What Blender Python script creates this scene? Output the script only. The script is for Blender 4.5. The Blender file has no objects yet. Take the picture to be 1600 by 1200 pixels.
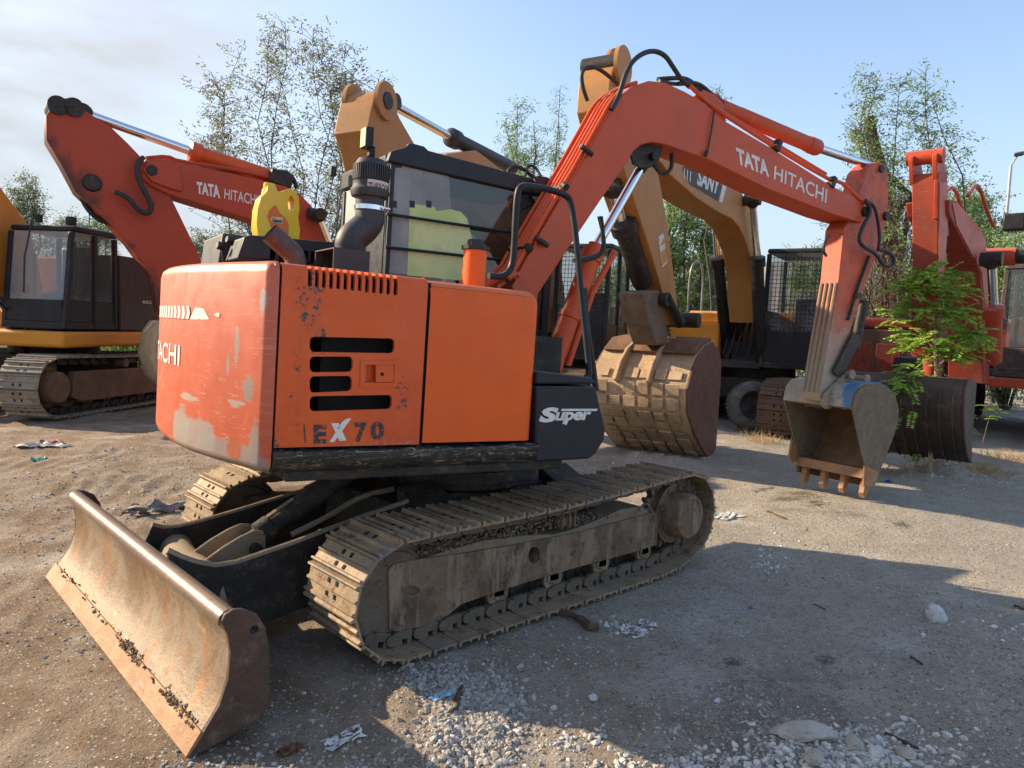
import bpy, bmesh, math, random
from mathutils import Vector, Matrix, noise
from math import sin, cos, pi, radians as R
S = bpy.context.scene
COL = S.collection
random.seed(7)
# ---------------------------------------------------------------- camera
CAM = Vector((-2.9650261, -3.68876768, 1.5351213))
FW = Vector((0.67570603, 0.73322614, -0.07616294)).normalized()
RT = Vector((0.73681069, -0.67499202, 0.03867539)).normalized()
UP = RT.cross(FW)
FPX = 1156.2926
cd = bpy.data.cameras.new('camera'); cam = bpy.data.objects.new('camera', cd); COL.objects.link(cam)
cam.matrix_world = Matrix(((RT.x, UP.x, -FW.x, CAM.x), (RT.y, UP.y, -FW.y, CAM.y), (RT.z, UP.z, -FW.z, CAM.z), (0, 0, 0, 1)))
cd.sensor_width = 36; cd.lens = FPX/1600*36; cd.clip_end = 2000; cd.clip_start = .05
S.camera = cam
# ---------------------------------------------------------------- light
SUN_AZ = math.atan2(-.50, .866)          # from +Y towards +X
SUN_EL = R(27)
w = bpy.data.worlds.new('World'); S.world = w; w.use_nodes = True
nt = w.node_tree; nt.nodes.clear()
wo = nt.nodes.new('ShaderNodeOutputWorld'); bg = nt.nodes.new('ShaderNodeBackground')
sky = nt.nodes.new('ShaderNodeTexSky'); sky.sky_type = 'NISHITA'; sky.sun_disc = False
sky.sun_elevation = SUN_EL; sky.sun_rotation = SUN_AZ; sky.air_density = 1.0; sky.dust_density = 1.2; sky.ozone_density = 1.4
bg.inputs['Strength'].default_value = .15
# thin high cloud, brighter towards the left where the sun stands, laid out by real sky direction
tc = nt.nodes.new('ShaderNodeTexCoord'); mp = nt.nodes.new('ShaderNodeMapping'); mp.inputs['Scale'].default_value = (1, 1, 3.2)
nz = nt.nodes.new('ShaderNodeTexNoise'); nz.inputs['Scale'].default_value = 2.1; nz.inputs['Detail'].default_value = 6; nz.inputs['Roughness'].default_value = .55
rp = nt.nodes.new('ShaderNodeMapRange'); rp.inputs[1].default_value = .42; rp.inputs[2].default_value = .75; rp.inputs[3].default_value = 0; rp.inputs[4].default_value = 1
dt = nt.nodes.new('ShaderNodeVectorMath'); dt.operation = 'DOT_PRODUCT'
dt.inputs[1].default_value = (sin(SUN_AZ), cos(SUN_AZ), 0)
dr = nt.nodes.new('ShaderNodeMapRange'); dr.inputs[1].default_value = .15; dr.inputs[2].default_value = .85; dr.inputs[3].default_value = .0; dr.inputs[4].default_value = .97
ml = nt.nodes.new('ShaderNodeMath'); ml.operation = 'MULTIPLY'
ad = nt.nodes.new('ShaderNodeMath'); ad.operation = 'MULTIPLY_ADD'; ad.inputs[1].default_value = .72
mx = nt.nodes.new('ShaderNodeMixRGB'); mx.inputs[2].default_value = (2.25, 2.28, 2.32, 1)
L = nt.links.new
L(tc.outputs['Generated'], mp.inputs[0]); L(mp.outputs[0], nz.inputs['Vector']); L(nz.outputs[0], rp.inputs[0])
L(tc.outputs['Generated'], dt.inputs[0]); L(dt.outputs['Value'], dr.inputs[0])
L(rp.outputs[0], ml.inputs[0]); L(dr.outputs[0], ml.inputs[1])
L(dr.outputs[0], ad.inputs[0]); L(ml.outputs[0], ad.inputs[2])
L(ad.outputs[0], mx.inputs[0]); L(sky.outputs[0], mx.inputs[1]); sx = nt.nodes.new('ShaderNodeSeparateXYZ'); L(tc.outputs['Generated'], sx.inputs[0])
hz = nt.nodes.new('ShaderNodeMapRange'); hz.interpolation_type = 'SMOOTHSTEP'; hz.inputs[1].default_value = -.05; hz.inputs[2].default_value = .42; hz.inputs[3].default_value = .92; hz.inputs[4].default_value = 0; L(sx.outputs[2], hz.inputs[0])
m2 = nt.nodes.new('ShaderNodeMixRGB'); m2.inputs[2].default_value = (1.70, 1.92, 2.18, 1); L(hz.outputs[0], m2.inputs[0]); L(mx.outputs[0], m2.inputs[1])
hi = nt.nodes.new('ShaderNodeMapRange'); hi.interpolation_type = 'SMOOTHSTEP'; hi.inputs[1].default_value = .02; hi.inputs[2].default_value = .60; hi.inputs[4].default_value = .62; L(sx.outputs[2], hi.inputs[0])
iv = nt.nodes.new('ShaderNodeMath'); iv.operation = 'SUBTRACT'; iv.use_clamp = True; iv.inputs[0].default_value = 1.0; L(dr.outputs[0], iv.inputs[1])
mm = nt.nodes.new('ShaderNodeMath'); mm.operation = 'MULTIPLY'; L(hi.outputs[0], mm.inputs[0]); L(iv.outputs[0], mm.inputs[1])
m3 = nt.nodes.new('ShaderNodeMixRGB'); m3.inputs[2].default_value = (.98, 1.36, 2.15, 1); L(mm.outputs[0], m3.inputs[0]); L(m2.outputs[0], m3.inputs[1])
L(m3.outputs[0], bg.inputs['Color']); L(bg.outputs[0], wo.inputs[0])
sd = bpy.data.lights.new('sun', 'SUN'); so = bpy.data.objects.new('sun', sd); COL.objects.link(so)
sd.energy = 4.1; sd.angle = R(.5); sd.color = (1, .83, .60)
sv = Vector((sin(SUN_AZ)*cos(SUN_EL), cos(SUN_AZ)*cos(SUN_EL), sin(SUN_EL)))
so.rotation_euler = (-sv).to_track_quat('-Z', 'Y').to_euler(); so.location = (0, 0, 30)
S.view_settings.view_transform = 'Standard'; S.view_settings.look = 'None'; S.view_settings.gamma = 1
S.view_settings.exposure = 1.18
S.render.engine = 'CYCLES'
S.cycles.max_bounces = 6

# ---------------------------------------------------------------- helpers
def V(*a): return Vector(a)
def ray(u, v): return FW + RT*((u-800)/FPX) - UP*((v-600)/FPX)
def gnd(u, v, z=0.):
    d = ray(u, v); return CAM + d*((z-CAM.z)/d.z)
def dep(u, v, k): return CAM + ray(u, v)*k                     # point at depth k metres
def tr(frame, y):
    """pixel of the survey photo -> point on the plane y=const of a frame"""
    inv = frame.inverted(); c = inv @ CAM; r3 = inv.to_3x3()
    def f(u, v, yy=None):
        d = r3 @ ray(u, v); return c + d*(((y if yy is None else yy)-c.y)/d.y)
    return f
I4 = Matrix.Identity(4)
class MB:
    def __init__(s, frame=I4): s.bm = bmesh.new(); s.f = frame; s.mi = 0
    def face(s, vs):
        try:
            f = s.bm.faces.new(vs); f.material_index = s.mi; return f
        except ValueError: return None
    def pts(s, ps): return [s.bm.verts.new(s.f @ Vector(p)) for p in ps]
    def poly(s, ps): return s.face(s.pts(ps))
    def prism(s, ps, vec, vec0=(0, 0, 0)):
        vec = Vector(vec); o = Vector(vec0)
        a = s.pts([Vector(p)+o for p in ps]); b = s.pts([Vector(p)+o+vec for p in ps]); n = len(ps)
        s.face(a[::-1]); s.face(b)
        for i in range(n): s.face([a[i], a[(i+1) % n], b[(i+1) % n], b[i]])
    def box(s, c, d, M=None):
        c = Vector(c); hx, hy, hz = d[0]/2, d[1]/2, d[2]/2
        q = [V(x*hx, y*hy, z*hz) for x, y, z in ((-1,-1,-1),(1,-1,-1),(1,1,-1),(-1,1,-1),(-1,-1,1),(1,-1,1),(1,1,1),(-1,1,1))]
        if M is not None: q = [M @ p for p in q]
        v = s.pts([c+p for p in q])
        for f in ((3,2,1,0),(4,5,6,7),(0,1,5,4),(1,2,6,5),(2,3,7,6),(3,0,4,7)): s.face([v[i] for i in f])
    def bx(s, x0, x1, y0, y1, z0, z1): s.box(((x0+x1)/2, (y0+y1)/2, (z0+z1)/2), (abs(x1-x0), abs(y1-y0), abs(z1-z0)))
    def ring(s, c, t, r, seg, ref=None):
        t = Vector(t).normalized()
        a = Vector(ref) if ref is not None else (V(0, 0, 1) if abs(t.z) < .9 else V(1, 0, 0))
        u = (a - t*a.dot(t)).normalized(); v = t.cross(u)
        return s.pts([Vector(c)+u*(r*cos(2*pi*i/seg))+v*(r*sin(2*pi*i/seg)) for i in range(seg)]), u
    def tube(s, path, r, seg=8, cap=True, smooth=0):
        P = [Vector(p) for p in path]
        if smooth:
            for _ in range(smooth):
                Q = [P[0]]
                for i in range(len(P)-1):
                    Q += [P[i]*.75+P[i+1]*.25, P[i]*.25+P[i+1]*.75]
                Q.append(P[-1]); P = Q
        n = len(P); prev = None; ref = None; rr = r if isinstance(r, (list, tuple)) else None
        for i, p in enumerate(P):
            t = (P[min(i+1, n-1)]-P[max(i-1, 0)])
            if t.length < 1e-9: t = V(0, 0, 1)
            ra = rr[int(i*(len(rr)-1)/(n-1)+.5)] if rr else r
            k, ref = s.ring(p, t, ra, seg, ref)
            if prev:
                for j in range(seg): s.face([prev[j], prev[(j+1) % seg], k[(j+1) % seg], k[j]])
            elif cap: s.face(k[::-1])
            prev = k
        if cap: s.face(prev)
    def cyl(s, a, b, r, r2=None, seg=20): s.tube([a, b], [r, r2 if r2 is not None else r], seg)
    def lathe(s, o, ax, prof, seg=24):
        """prof: list of (t, r) along the axis"""
        o = Vector(o); ax = Vector(ax).normalized(); prev = None
        for i, (t, r) in enumerate(prof):
            k, _ = s.ring(o+ax*t, ax, max(r, 1e-4), seg)
            if prev:
                for j in range(seg): s.face([prev[j], prev[(j+1) % seg], k[(j+1) % seg], k[j]])
            else: s.face(k[::-1])
            prev = k
        s.face(prev)
    def sheet(s, prof, v0, v1, t, closed=False):
        """profile polyline given thickness t along its normal (in the plane normal to v1-v0) and swept from v0 to v1"""
        ax = (Vector(v1)-Vector(v0)).normalized(); P = [Vector(p) for p in prof]; n = len(P); Q = []
        for i in range(n):
            d = (P[min(i+1, n-1)]-P[max(i-1, 0)]).normalized(); Q.append(P[i]+ax.cross(d)*t)
        s.prismlist(P+Q[::-1], v0, v1)
    def prismlist(s, ps, v0, v1):
        v0 = Vector(v0); v1 = Vector(v1)
        n = len(ps)//2
        a = s.pts([p+v0 for p in ps]); b = s.pts([p+v1 for p in ps]); m = len(ps)
        for i in range(m): s.face([a[i], a[(i+1) % m], b[(i+1) % m], b[i]])
        for i in range(n-1):
            s.face([a[i+1], a[i], a[m-1-i], a[m-2-i]]); s.face([b[i], b[i+1], b[m-2-i], b[m-1-i]])
    def build(s, name, mats, parent=None, bev=0, seg=2, ang=38, cuts=None, frame=None):
        bm = s.bm
        bmesh.ops.remove_doubles(bm, verts=bm.verts, dist=1e-5)
        if len(bm.faces) < 40000: bmesh.ops.recalc_face_normals(bm, faces=bm.faces)
        W = frame if frame is not None else (WM[parent.name] if parent else I4)
        if W != I4: bm.transform(W.inverted())
        for f in bm.faces: f.smooth = True
        th = R(ang)
        for e in bm.edges:
            if len(e.link_faces) != 2 or e.calc_face_angle(0) > th: e.smooth = False
        me = bpy.data.meshes.new(name); bm.to_mesh(me); bm.free()
        if not isinstance(mats, (list, tuple)): mats = [mats]
        for m in mats: me.materials.append(m)
        o = bpy.data.objects.new(name, me); COL.objects.link(o)
        if parent: o.parent = parent; WM[o.name] = WM[parent.name]
        else: o.matrix_world = W; WM[o.name] = W.copy()
        if cuts:
            cm = bpy.data.meshes.new('c'); cuts.bm.transform(W.inverted()); bmesh.ops.recalc_face_normals(cuts.bm, faces=cuts.bm.faces); cuts.bm.to_mesh(cm); cuts.bm.free()
            co = bpy.data.objects.new('c', cm); COL.objects.link(co); co.matrix_world = W
            md = o.modifiers.new('b', 'BOOLEAN'); md.object = co; md.operation = 'DIFFERENCE'; md.solver = 'EXACT'
            bpy.context.view_layer.update()
            if parent: co.matrix_world = o.matrix_world.copy()
            dg = bpy.context.evaluated_depsgraph_get(); nm = bpy.data.meshes.new_from_object(o.evaluated_get(dg))
            o.modifiers.clear(); old = o.data; o.data = nm; nm.name = name; bpy.data.meshes.remove(old)
            bpy.data.objects.remove(co); bpy.data.meshes.remove(cm)
            b2 = bmesh.new(); b2.from_mesh(nm)
            for e in b2.edges:
                e.smooth = not (len(e.link_faces) != 2 or e.calc_face_angle(0) > th)
            b2.to_mesh(nm); b2.free()
        if bev:
            md = o.modifiers.new('bevel', 'BEVEL'); md.width = bev; md.segments = seg; md.limit_method = 'ANGLE'; md.angle_limit = R(40); md.harden_normals = False
        return o
WM = {}
def root(name, M, label, cat, group=None):
    o = bpy.data.objects.new(name, None); COL.objects.link(o); o.matrix_world = M; WM[o.name] = M.copy(); o.empty_display_size = .3
    return tag(o, label, cat, group)
def tag(o, label, cat, group=None, kind=None):
    o['label'] = label; o['category'] = cat
    if group: o['group'] = group
    if kind: o['kind'] = kind
    return o
_txt = {}
def text(mb, s, fmap, off=0., shear=0., sp=1.):
    """lettering as flat mesh; fmap takes (u in 0..1, v in cap heights) and gives a point"""
    c = bpy.data.curves.new('t', 'FONT'); c.body = s; c.size = 1; c.offset = off; c.shear = shear; c.space_character = sp; c.resolution_u = 3; c.fill_mode = 'FRONT'
    o = bpy.data.objects.new('t', c); COL.objects.link(o); bpy.context.view_layer.update()
    me = bpy.data.meshes.new_from_object(o.evaluated_get(bpy.context.evaluated_depsgraph_get()))
    x0 = min(v.co.x for v in me.vertices); x1 = max(v.co.x for v in me.vertices)
    vs = [mb.bm.verts.new(mb.f @ Vector(fmap((v.co.x-x0)/(x1-x0), v.co.y/.72))) for v in me.vertices]
    for p in me.polygons:
        if len(set(p.vertices)) > 2: mb.face([vs[i] for i in p.vertices])
    bpy.data.objects.remove(o); bpy.data.curves.remove(c); bpy.data.meshes.remove(me)
def quadmap(p00, p10, p01, p11, k=0):
    """bilinear map onto four corner points"""
    p00, p10, p01, p11 = map(Vector, (p00, p10, p01, p11))
    return lambda u, v: (p00*(1-u)+p10*u)*(1-v)+(p01*(1-u)+p11*u)*v
# ---------------------------------------------------------------- materials
class NM:
    def __init__(s, name):
        s.m = bpy.data.materials.new(name); s.m.use_nodes = True; s.t = s.m.node_tree; s.b = s.t.nodes['Principled BSDF']
        s.tc = s.t.nodes.new('ShaderNodeTexCoord'); s.co = s.tc.outputs['Object']
    def n(s, k, **kw):
        x = s.t.nodes.new(k)
        for a, b in kw.items(): setattr(x, a, b)
        return x
    def l(s, a, b): s.t.links.new(a, b)
    def noise(s, sc, det=4, rough=.55, vec=None, scale=None, dist=0):
        x = s.n('ShaderNodeTexNoise'); x.inputs['Scale'].default_value = sc; x.inputs['Detail'].default_value = det; x.inputs['Roughness'].default_value = rough; x.inputs['Distortion'].default_value = dist
        v = vec or s.co
        if scale:
            mp = s.n('ShaderNodeMapping'); mp.inputs['Scale'].default_value = scale; s.l(v, mp.inputs[0]); v = mp.outputs[0]
        s.l(v, x.inputs['Vector']); return x.outputs[0]
    def vor(s, sc, feat='F1', out='Distance', scale=None):
        x = s.n('ShaderNodeTexVoronoi'); x.feature = feat; x.inputs['Scale'].default_value = sc; v = s.co
        if scale:
            mp = s.n('ShaderNodeMapping'); mp.inputs['Scale'].default_value = scale; s.l(v, mp.inputs[0]); v = mp.outputs[0]
        s.l(v, x.inputs['Vector']); return x.outputs[out]
    def rng(s, v, a, b, c=0., d=1.):
        x = s.n('ShaderNodeMapRange'); x.interpolation_type = 'SMOOTHSTEP' if c == 0 and d == 1 else 'LINEAR'
        for i, k in zip(range(1, 5), (a, b, c, d)): x.inputs[i].default_value = k
        s.l(v, x.inputs[0]); return x.outputs[0]
    def math(s, op, a, b=None):
        x = s.n('ShaderNodeMath', operation=op)
        for i, k in enumerate((a, b)):
            if k is None: continue
            if isinstance(k, (int, float)): x.inputs[i].default_value = k
            else: s.l(k, x.inputs[i])
        return x.outputs[0]
    def mix(s, f, a, b, mode='MIX'):
        x = s.n('ShaderNodeMixRGB', blend_type=mode)
        for i, k in enumerate((f, a, b)):
            if isinstance(k, (int, float)): x.inputs[i].default_value = k
            elif isinstance(k, (tuple, list)): x.inputs[i].default_value = (*k, 1)
            else: s.l(k, x.inputs[i])
        return x.outputs[0]
    def scr(s, sc, scale, w_=.006, seed=0.):
        """thin wandering scratches: contour lines of a stretched noise, broken up by a second one"""
        n_ = s.noise(sc, 3, .5, scale=scale, dist=.4); a = s.math('ABSOLUTE', s.math('SUBTRACT', n_, .5+seed))
        return s.math('MULTIPLY', s.rng(a, w_, w_*.3), s.rng(s.noise(sc*2.3, 4, .6), .50, .62))
    def xyz(s, vec=None):
        x = s.n('ShaderNodeSeparateXYZ'); s.l(vec or s.co, x.inputs[0]); return x.outputs
    def up(s):
        g = s.n('ShaderNodeNewGeometry'); return s.xyz(g.outputs['Normal'])[2]
    def bump(s, h, st=.3, d=.01):
        x = s.n('ShaderNodeBump'); x.inputs['Strength'].default_value = st; x.inputs['Distance'].default_value = d
        s.l(h, x.inputs['Height']); s.l(x.outputs[0], s.b.inputs['Normal']); return x
    def out(s, col=None, rough=None, metal=None):
        for k, v in (('Base Color', col), ('Roughness', rough), ('Metallic', metal)):
            if v is None: continue
            if isinstance(v, (int, float)): s.b.inputs[k].default_value = v
            elif isinstance(v, (tuple, list)): s.b.inputs[k].default_value = (*v, 1)
            else: s.l(v, s.b.inputs[k])
        return s.m
def paint(name, col, col2=None, rough=.42, chip=(.16, .13, .12), chipamt=.3, dust=.25, dustcol=(.42, .34, .25), var=.5, streak=.2, sc=1., dirt=.3):
    m = NM(name); col2 = col2 or tuple(c*.72 for c in col)
    c = m.mix(m.rng(m.noise(1.6*sc, 5, .6), .35, .7), col, col2)
    fn = m.noise(14*sc, 6, .65)
    c = m.mix(m.math('MULTIPLY', m.rng(fn, .4, .75), .35*var), c, tuple(min(1, x*1.25+.03) for x in col))
    stv = m.noise(7*sc, 5, .6, scale=(1, 1, .13)); c = m.mix(m.math('MULTIPLY', m.rng(stv, .5, .8), streak), c, tuple(x*.35 for x in dustcol))
    sl = m.noise(5*sc, 3, .5, scale=(1, 1, 14)); c = m.mix(m.math('MULTIPLY', m.rng(sl, .66, .72), .25*streak), c, (.6, .5, .42))
    hz = m.noise(3.1*sc, 7, .7); c = m.mix(m.math('MULTIPLY', m.rng(hz, .5, .8), dirt), c, tuple(x*.5 for x in dustcol))
    ch = m.math('MULTIPLY', m.rng(m.noise(38*sc, 8, .7), .70-.16*chipamt, .73-.16*chipamt), m.rng(m.noise(2.3*sc, 3), .42, .6))
    c = m.mix(ch, c, chip)
    c = m.mix(m.math('MULTIPLY', m.rng(m.up(), .55, .95), dust), c, dustcol)
    m.bump(m.math('SUBTRACT', m.noise(3*sc, 2), m.math('MULTIPLY', ch, .25)), .12, .02)
    m.b.inputs['Specular IOR Level'].default_value = .30
    return m.out(c, m.rng(fn, .3, .8, rough-.04, rough+.25))
def rusty(name, a, b, c3, rough=.75, sc=1., met=0., bump=.5, hi=None):
    m = NM(name)
    c = m.mix(m.rng(m.noise(2.2*sc, 8, .7), .38, .65), a, b)
    c = m.mix(m.rng(m.noise(9*sc, 8, .72), .5, .72), c, c3)
    f = m.noise(45*sc, 6, .7)
    c = m.mix(m.math('MULTIPLY', m.rng(f, .45, .75), .45), c, tuple(x*.45 for x in a))
    if hi: c = m.mix(m.math('MULTIPLY', m.rng(m.noise(5*sc, 4, .6, scale=(1, 1, 6)), .58, .7), .7), c, hi)
    m.bump(m.math('ADD', f, m.noise(8*sc, 4)), bump, .008)
    m.b.inputs['Specular IOR Level'].default_value = .3
    return m.out(c, m.rng(f, .3, .8, rough-.12, min(1, rough+.15)), met)
def plain(name, col, rough=.6, met=0., var=.25, sc=8, bump=.1):
    m = NM(name); f = m.noise(sc, 6, .6)
    c = m.mix(m.rng(f, .35, .7), tuple(x*(1-var) for x in col), tuple(min(1, x*(1+var)) for x in col))
    if bump: m.bump(m.noise(sc*5, 4), bump, .005)
    return m.out(c, m.rng(f, .3, .7, max(0, rough-.1), min(1, rough+.1)), met)
ORANGE = (.60, .105, .022); ORANGE2 = (.50, .085, .028)
M = {}
M['door'] = paint('orange_paint_worn', (.70, .108, .020), (.60, .090, .022), rough=.40, chip=(.10, .085, .085), chipamt=.75, dust=.35, streak=.12, dirt=.12)
m = NM('orange_door_flaked'); Xd = m.xyz(); n1 = m.noise(1.8, 5, .6)
c = m.mix(m.rng(n1, .35, .7), (.72, .105, .017), (.60, .085, .020))
def spot(cx_, cz_, rx_, rz_, th_, sc_=40, det=8):
    a = m.math('DIVIDE', m.math('SUBTRACT', Xd[0], cx_), rx_); b = m.math('DIVIDE', m.math('SUBTRACT', Xd[2], cz_), rz_)
    d = m.rng(m.math('ADD', m.math('MULTIPLY', a, a), m.math('MULTIPLY', b, b)), 1.3, .1); n_ = m.noise(sc_, det, .75)
    return m.rng(m.math('ADD', n_, m.math('MULTIPLY', d, .22)), th_, th_+.03)
c = m.mix(m.math('MULTIPLY', m.rng(m.noise(9, 6, .65), .45, .7), .3), c, (.78, .16, .05))
c = m.mix(m.math('MULTIPLY', m.rng(m.noise(7, 6, .7, scale=(1, 1, .15)), .52, .7), .22), c, (.30, .10, .05))
for q in ((-1.50, 1.63, .08, .18, .735), (-1.46, 1.45, .05, .10, .745), (-1.08, 1.22, .05, .14, .755), (-1.62, 1.02, .03, .10, .745), (-1.55, 1.25, .04, .25, .785)): c = m.mix(spot(*q), c, (.07, .06, .06))
c = m.mix(spot(-1.2, 1.00, .5, .03, .77), c, (.30, .26, .22)); c = m.mix(spot(-1.3, 1.3, 1.0, .5, .885, 22), c, (.55, .45, .38))
m.bump(m.noise(2.5, 3), .2, .03); m.b.inputs['Specular IOR Level'].default_value = .35; M['door'] = m.out(c, m.rng(n1, .3, .8, .36, .55))
M['tank'] = paint('orange_paint_fresh', (.84, .120, .009), (.74, .105, .012), rough=.36, chipamt=-.1, dust=.25, streak=.10, dirt=.10, var=.35)
M['boom'] = paint('orange_boom_paint', (.58, .090, .034), (.47, .072, .030), rough=.42, chipamt=.45, dust=.35, streak=.26, dirt=.24)
M['arm'] = paint('orange_arm_paint', (.50, .075, .026), (.38, .06, .03), rough=.5, chip=(.05, .04, .04), chipamt=1.0, dust=.3, streak=.6, dirt=.45)
M['cyl'] = paint('orange_cylinder_paint', (.62, .085, .018), (.55, .075, .02), rough=.35, chipamt=.2, dust=.25, streak=.1, dirt=.15)
M['bigorange'] = paint('faded_orange_paint', (.46, .062, .024), (.37, .052, .024), rough=.45, chipamt=.2, dust=.3, streak=.2, dirt=.22, sc=.6)
M['pinkorange'] = paint('pale_pink_orange', (.50, .15, .10), (.45, .12, .08), rough=.5, chipamt=.2, dust=.3, streak=.2, dirt=.2, sc=.7)  # paler, pinker orange, laid on one side of an arm and boom
M['yellow'] = paint('ochre_yellow_paint', (.44, .205, .055), (.36, .165, .05), rough=.45, chipamt=.35, dust=.3, streak=.25, dirt=.25, sc=.6)
M['jyellow'] = paint('amber_yellow_paint', (.62, .25, .02), (.55, .21, .02), rough=.4, chipamt=.3, dust=.25, streak=.2, dirt=.2, sc=.6)
M['black'] = paint('black_paint', (.016, .016, .018), (.011, .011, .012), rough=.4, chip=(.15, .13, .11), chipamt=.1, dust=.3, streak=.12, dirt=.2, dustcol=(.3, .26, .21))
M['char'] = paint('charcoal_panel', (.022, .024, .029), (.016, .017, .021), rough=.42, chip=(.3, .27, .22), chipamt=.1, dust=.4, streak=.1, dirt=.1, dustcol=(.33, .27, .2))
M['steel'] = plain('dark_steel', (.035, .032, .03), .55, .2, .35)
M['grease'] = rusty('greasy_black_steel', (.02, .018, .017), (.045, .035, .028), (.10, .07, .045), .5, 2)
M['rubber'] = plain('hose_rubber', (.018, .018, .02), .55, 0, .3, 12)
M['dark'] = plain('engine_bay_dark', (.006, .006, .006), .9, 0, .2)
M['dkplastic'] = plain('grey_plastic', (.038, .038, .040), .55, 0, .3, 10)
m = NM('scuffed_black_rail'); n1 = m.noise(5, 6, .6, scale=(1, 1, 3)); c = m.mix(m.rng(n1, .35, .7), (.018, .018, .021), (.045, .040, .034))
for sc_, scl, sd_ in ((2.4, (.5, .5, 9), 0), (4, (.5, .5, 8), .05), (6, (.6, .6, 7), -.05), (9, (.6, .6, 5), .02), (12, (.7, .7, 4), -.03)): c = m.mix(m.math('MULTIPLY', m.scr(sc_, scl, .012, sd_), .85), c, (.40, .34, .24))
c = m.mix(m.math('MULTIPLY', m.rng(m.noise(30, 8, .75), .60, .66), .7), c, (.34, .28, .2)); m.b.inputs['Specular IOR Level'].default_value = .35; m.bump(n1, .2, .01); M['rail'] = m.out(c, .42)
m = NM('chrome_rod'); M['chrome'] = m.out((.72, .73, .76), m.rng(m.noise(20), .3, .8, .08, .25), 1.)
M['oldred'] = paint('old_dark_red_paint', (.34, .045, .022), (.24, .036, .02), rough=.55, chipamt=.7, dust=.3, streak=.5, dirt=.5, sc=.7)
m = NM('loose_soil'); M['soil'] = m.out(m.mix(m.noise(70, 3), (.12, .085, .055), (.30, .22, .14)), .95)
M['rust'] = rusty('rusty_steel', (.16, .085, .05), (.24, .13, .07), (.09, .05, .035), .8)
M['blade'] = None
m = NM('blade_face_steel'); g1 = m.noise(2.4, 8, .7); st1 = m.noise(10, 7, .7, scale=(1, 1, .22)); f1 = m.noise(55, 6, .7)
c = m.mix(m.rng(g1, .40, .60), (.175, .112, .062), (.27, .205, .14)); c = m.mix(m.math('MULTIPLY', m.rng(st1, .50, .66), .85), c, (.32, .14, .04))
c = m.mix(m.math('MULTIPLY', m.rng(m.noise(5, 9, .75, dist=.8), .56, .68), .7), c, (.14, .095, .06)); c = m.mix(m.math('MULTIPLY', m.rng(f1, .5, .72), .35), c, (.14, .09, .06))
c = m.mix(m.math('MULTIPLY', m.rng(m.noise(11, 9, .78), .50, .60), .55), c, (.16, .085, .04)); c = m.mix(m.math('MULTIPLY', m.scr(3, (.6, .25, 3), .01), .6), c, (.42, .35, .27))
m.bump(m.math('ADD', f1, m.noise(7, 5)), .45, .008); M['blade'] = m.out(c, m.rng(g1, .3, .7, .42, .68), .15)
M['bladeside'] = rusty('blade_end_steel', (.085, .05, .038), (.13, .075, .05), (.17, .12, .085), .6, 1.4, .1)
M['bladetop'] = rusty('blade_rim_steel', (.22, .16, .125), (.28, .2, .15), (.16, .12, .09), .38, 1.5, .5, .15)
M['edge'] = rusty('cutting_edge_steel', (.38, .22, .12), (.29, .15, .07), (.22, .14, .09), .6, 2.2, .1, .35, hi=(.46, .32, .20))
M['dustarm'] = rusty('dusty_black_steel', (.026, .023, .021), (.050, .042, .034), (.12, .095, .07), .7, 1.5)
M['sandy'] = rusty('sand_dusted_steel', (.34, .26, .17), (.28, .21, .14), (.2, .15, .1), .8, 2)
m = NM('track_shoe_steel')
c = m.mix(m.rng(m.noise(5, 8, .7), .38, .65), (.25, .18, .11), (.35, .25, .15)); c = m.mix(m.rng(m.noise(16, 7, .7), .52, .66), c, (.17, .07, .03))
c = m.mix(m.rng(m.noise(3, 4), .5, .7), c, (.19, .165, .14)); c = m.mix(m.rng(m.noise(60, 3), .6, .75), c, (.1, .075, .05))
m.bump(m.noise(40, 6), .6, .008); M['shoe'] = m.out(c, .7, .15)
M['shoedark'] = rusty('track_shoe_rusty', (.13, .085, .06), (.19, .125, .085), (.08, .05, .04), .75, 1)
m = NM('undercarriage_frame'); n1 = m.noise(3.2, 9, .75); s1 = m.noise(16, 7, .7, scale=(1, 1, .14)); f1 = m.noise(60, 6, .7)
c = m.mix(m.rng(n1, .38, .62), (.115, .072, .045), (.23, .155, .098)); c = m.mix(m.math('MULTIPLY', m.rng(s1, .48, .62), .75), c, (.30, .225, .155))
c = m.mix(m.math('MULTIPLY', m.rng(m.noise(8, 9, .78), .53, .62), .8), c, (.050, .038, .032)); c = m.mix(m.math('MULTIPLY', m.rng(m.noise(4.2, 6, .7), .56, .68), .6), c, (.22, .085, .035))
m.bump(m.math('ADD', f1, n1), .6, .008); m.b.inputs['Specular IOR Level'].default_value = .3; M['frame'] = m.out(c, .72)
M['chain'] = rusty('track_chain', (.16, .125, .09), (.12, .09, .065), (.08, .055, .04), .75, 3)
M['mud'] = rusty('dried_mud', (.30, .235, .165), (.24, .185, .13), (.17, .13, .09), .95, 4, 0, 1.)
M['white'] = plain('white_vinyl', (.70, .67, .62), .6, 0, .12, 20, 0)
M['white2'] = plain('faded_white_vinyl', (.58, .54, .50), .6, 0, .15, 20, 0)
m = NM('peeling_black_vinyl'); M['blackv'] = m.out(m.mix(m.rng(m.noise(60, 5, .7), .56, .6), (.03, .03, .034), (.50, .09, .03)), .5)
m = NM('peeling_white_vinyl'); M['whitev'] = m.out(m.mix(m.rng(m.noise(50, 5, .7), .6, .64), (.72, .68, .62), (.55, .10, .04)), .55)
M['redv'] = plain('faded_red_vinyl', (.55, .12, .12), .6, 0, .15, 30, 0)
M['yplastic'] = plain('yellow_plastic', (.80, .50, .012), .28, 0, .06, 5, .03)
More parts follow.
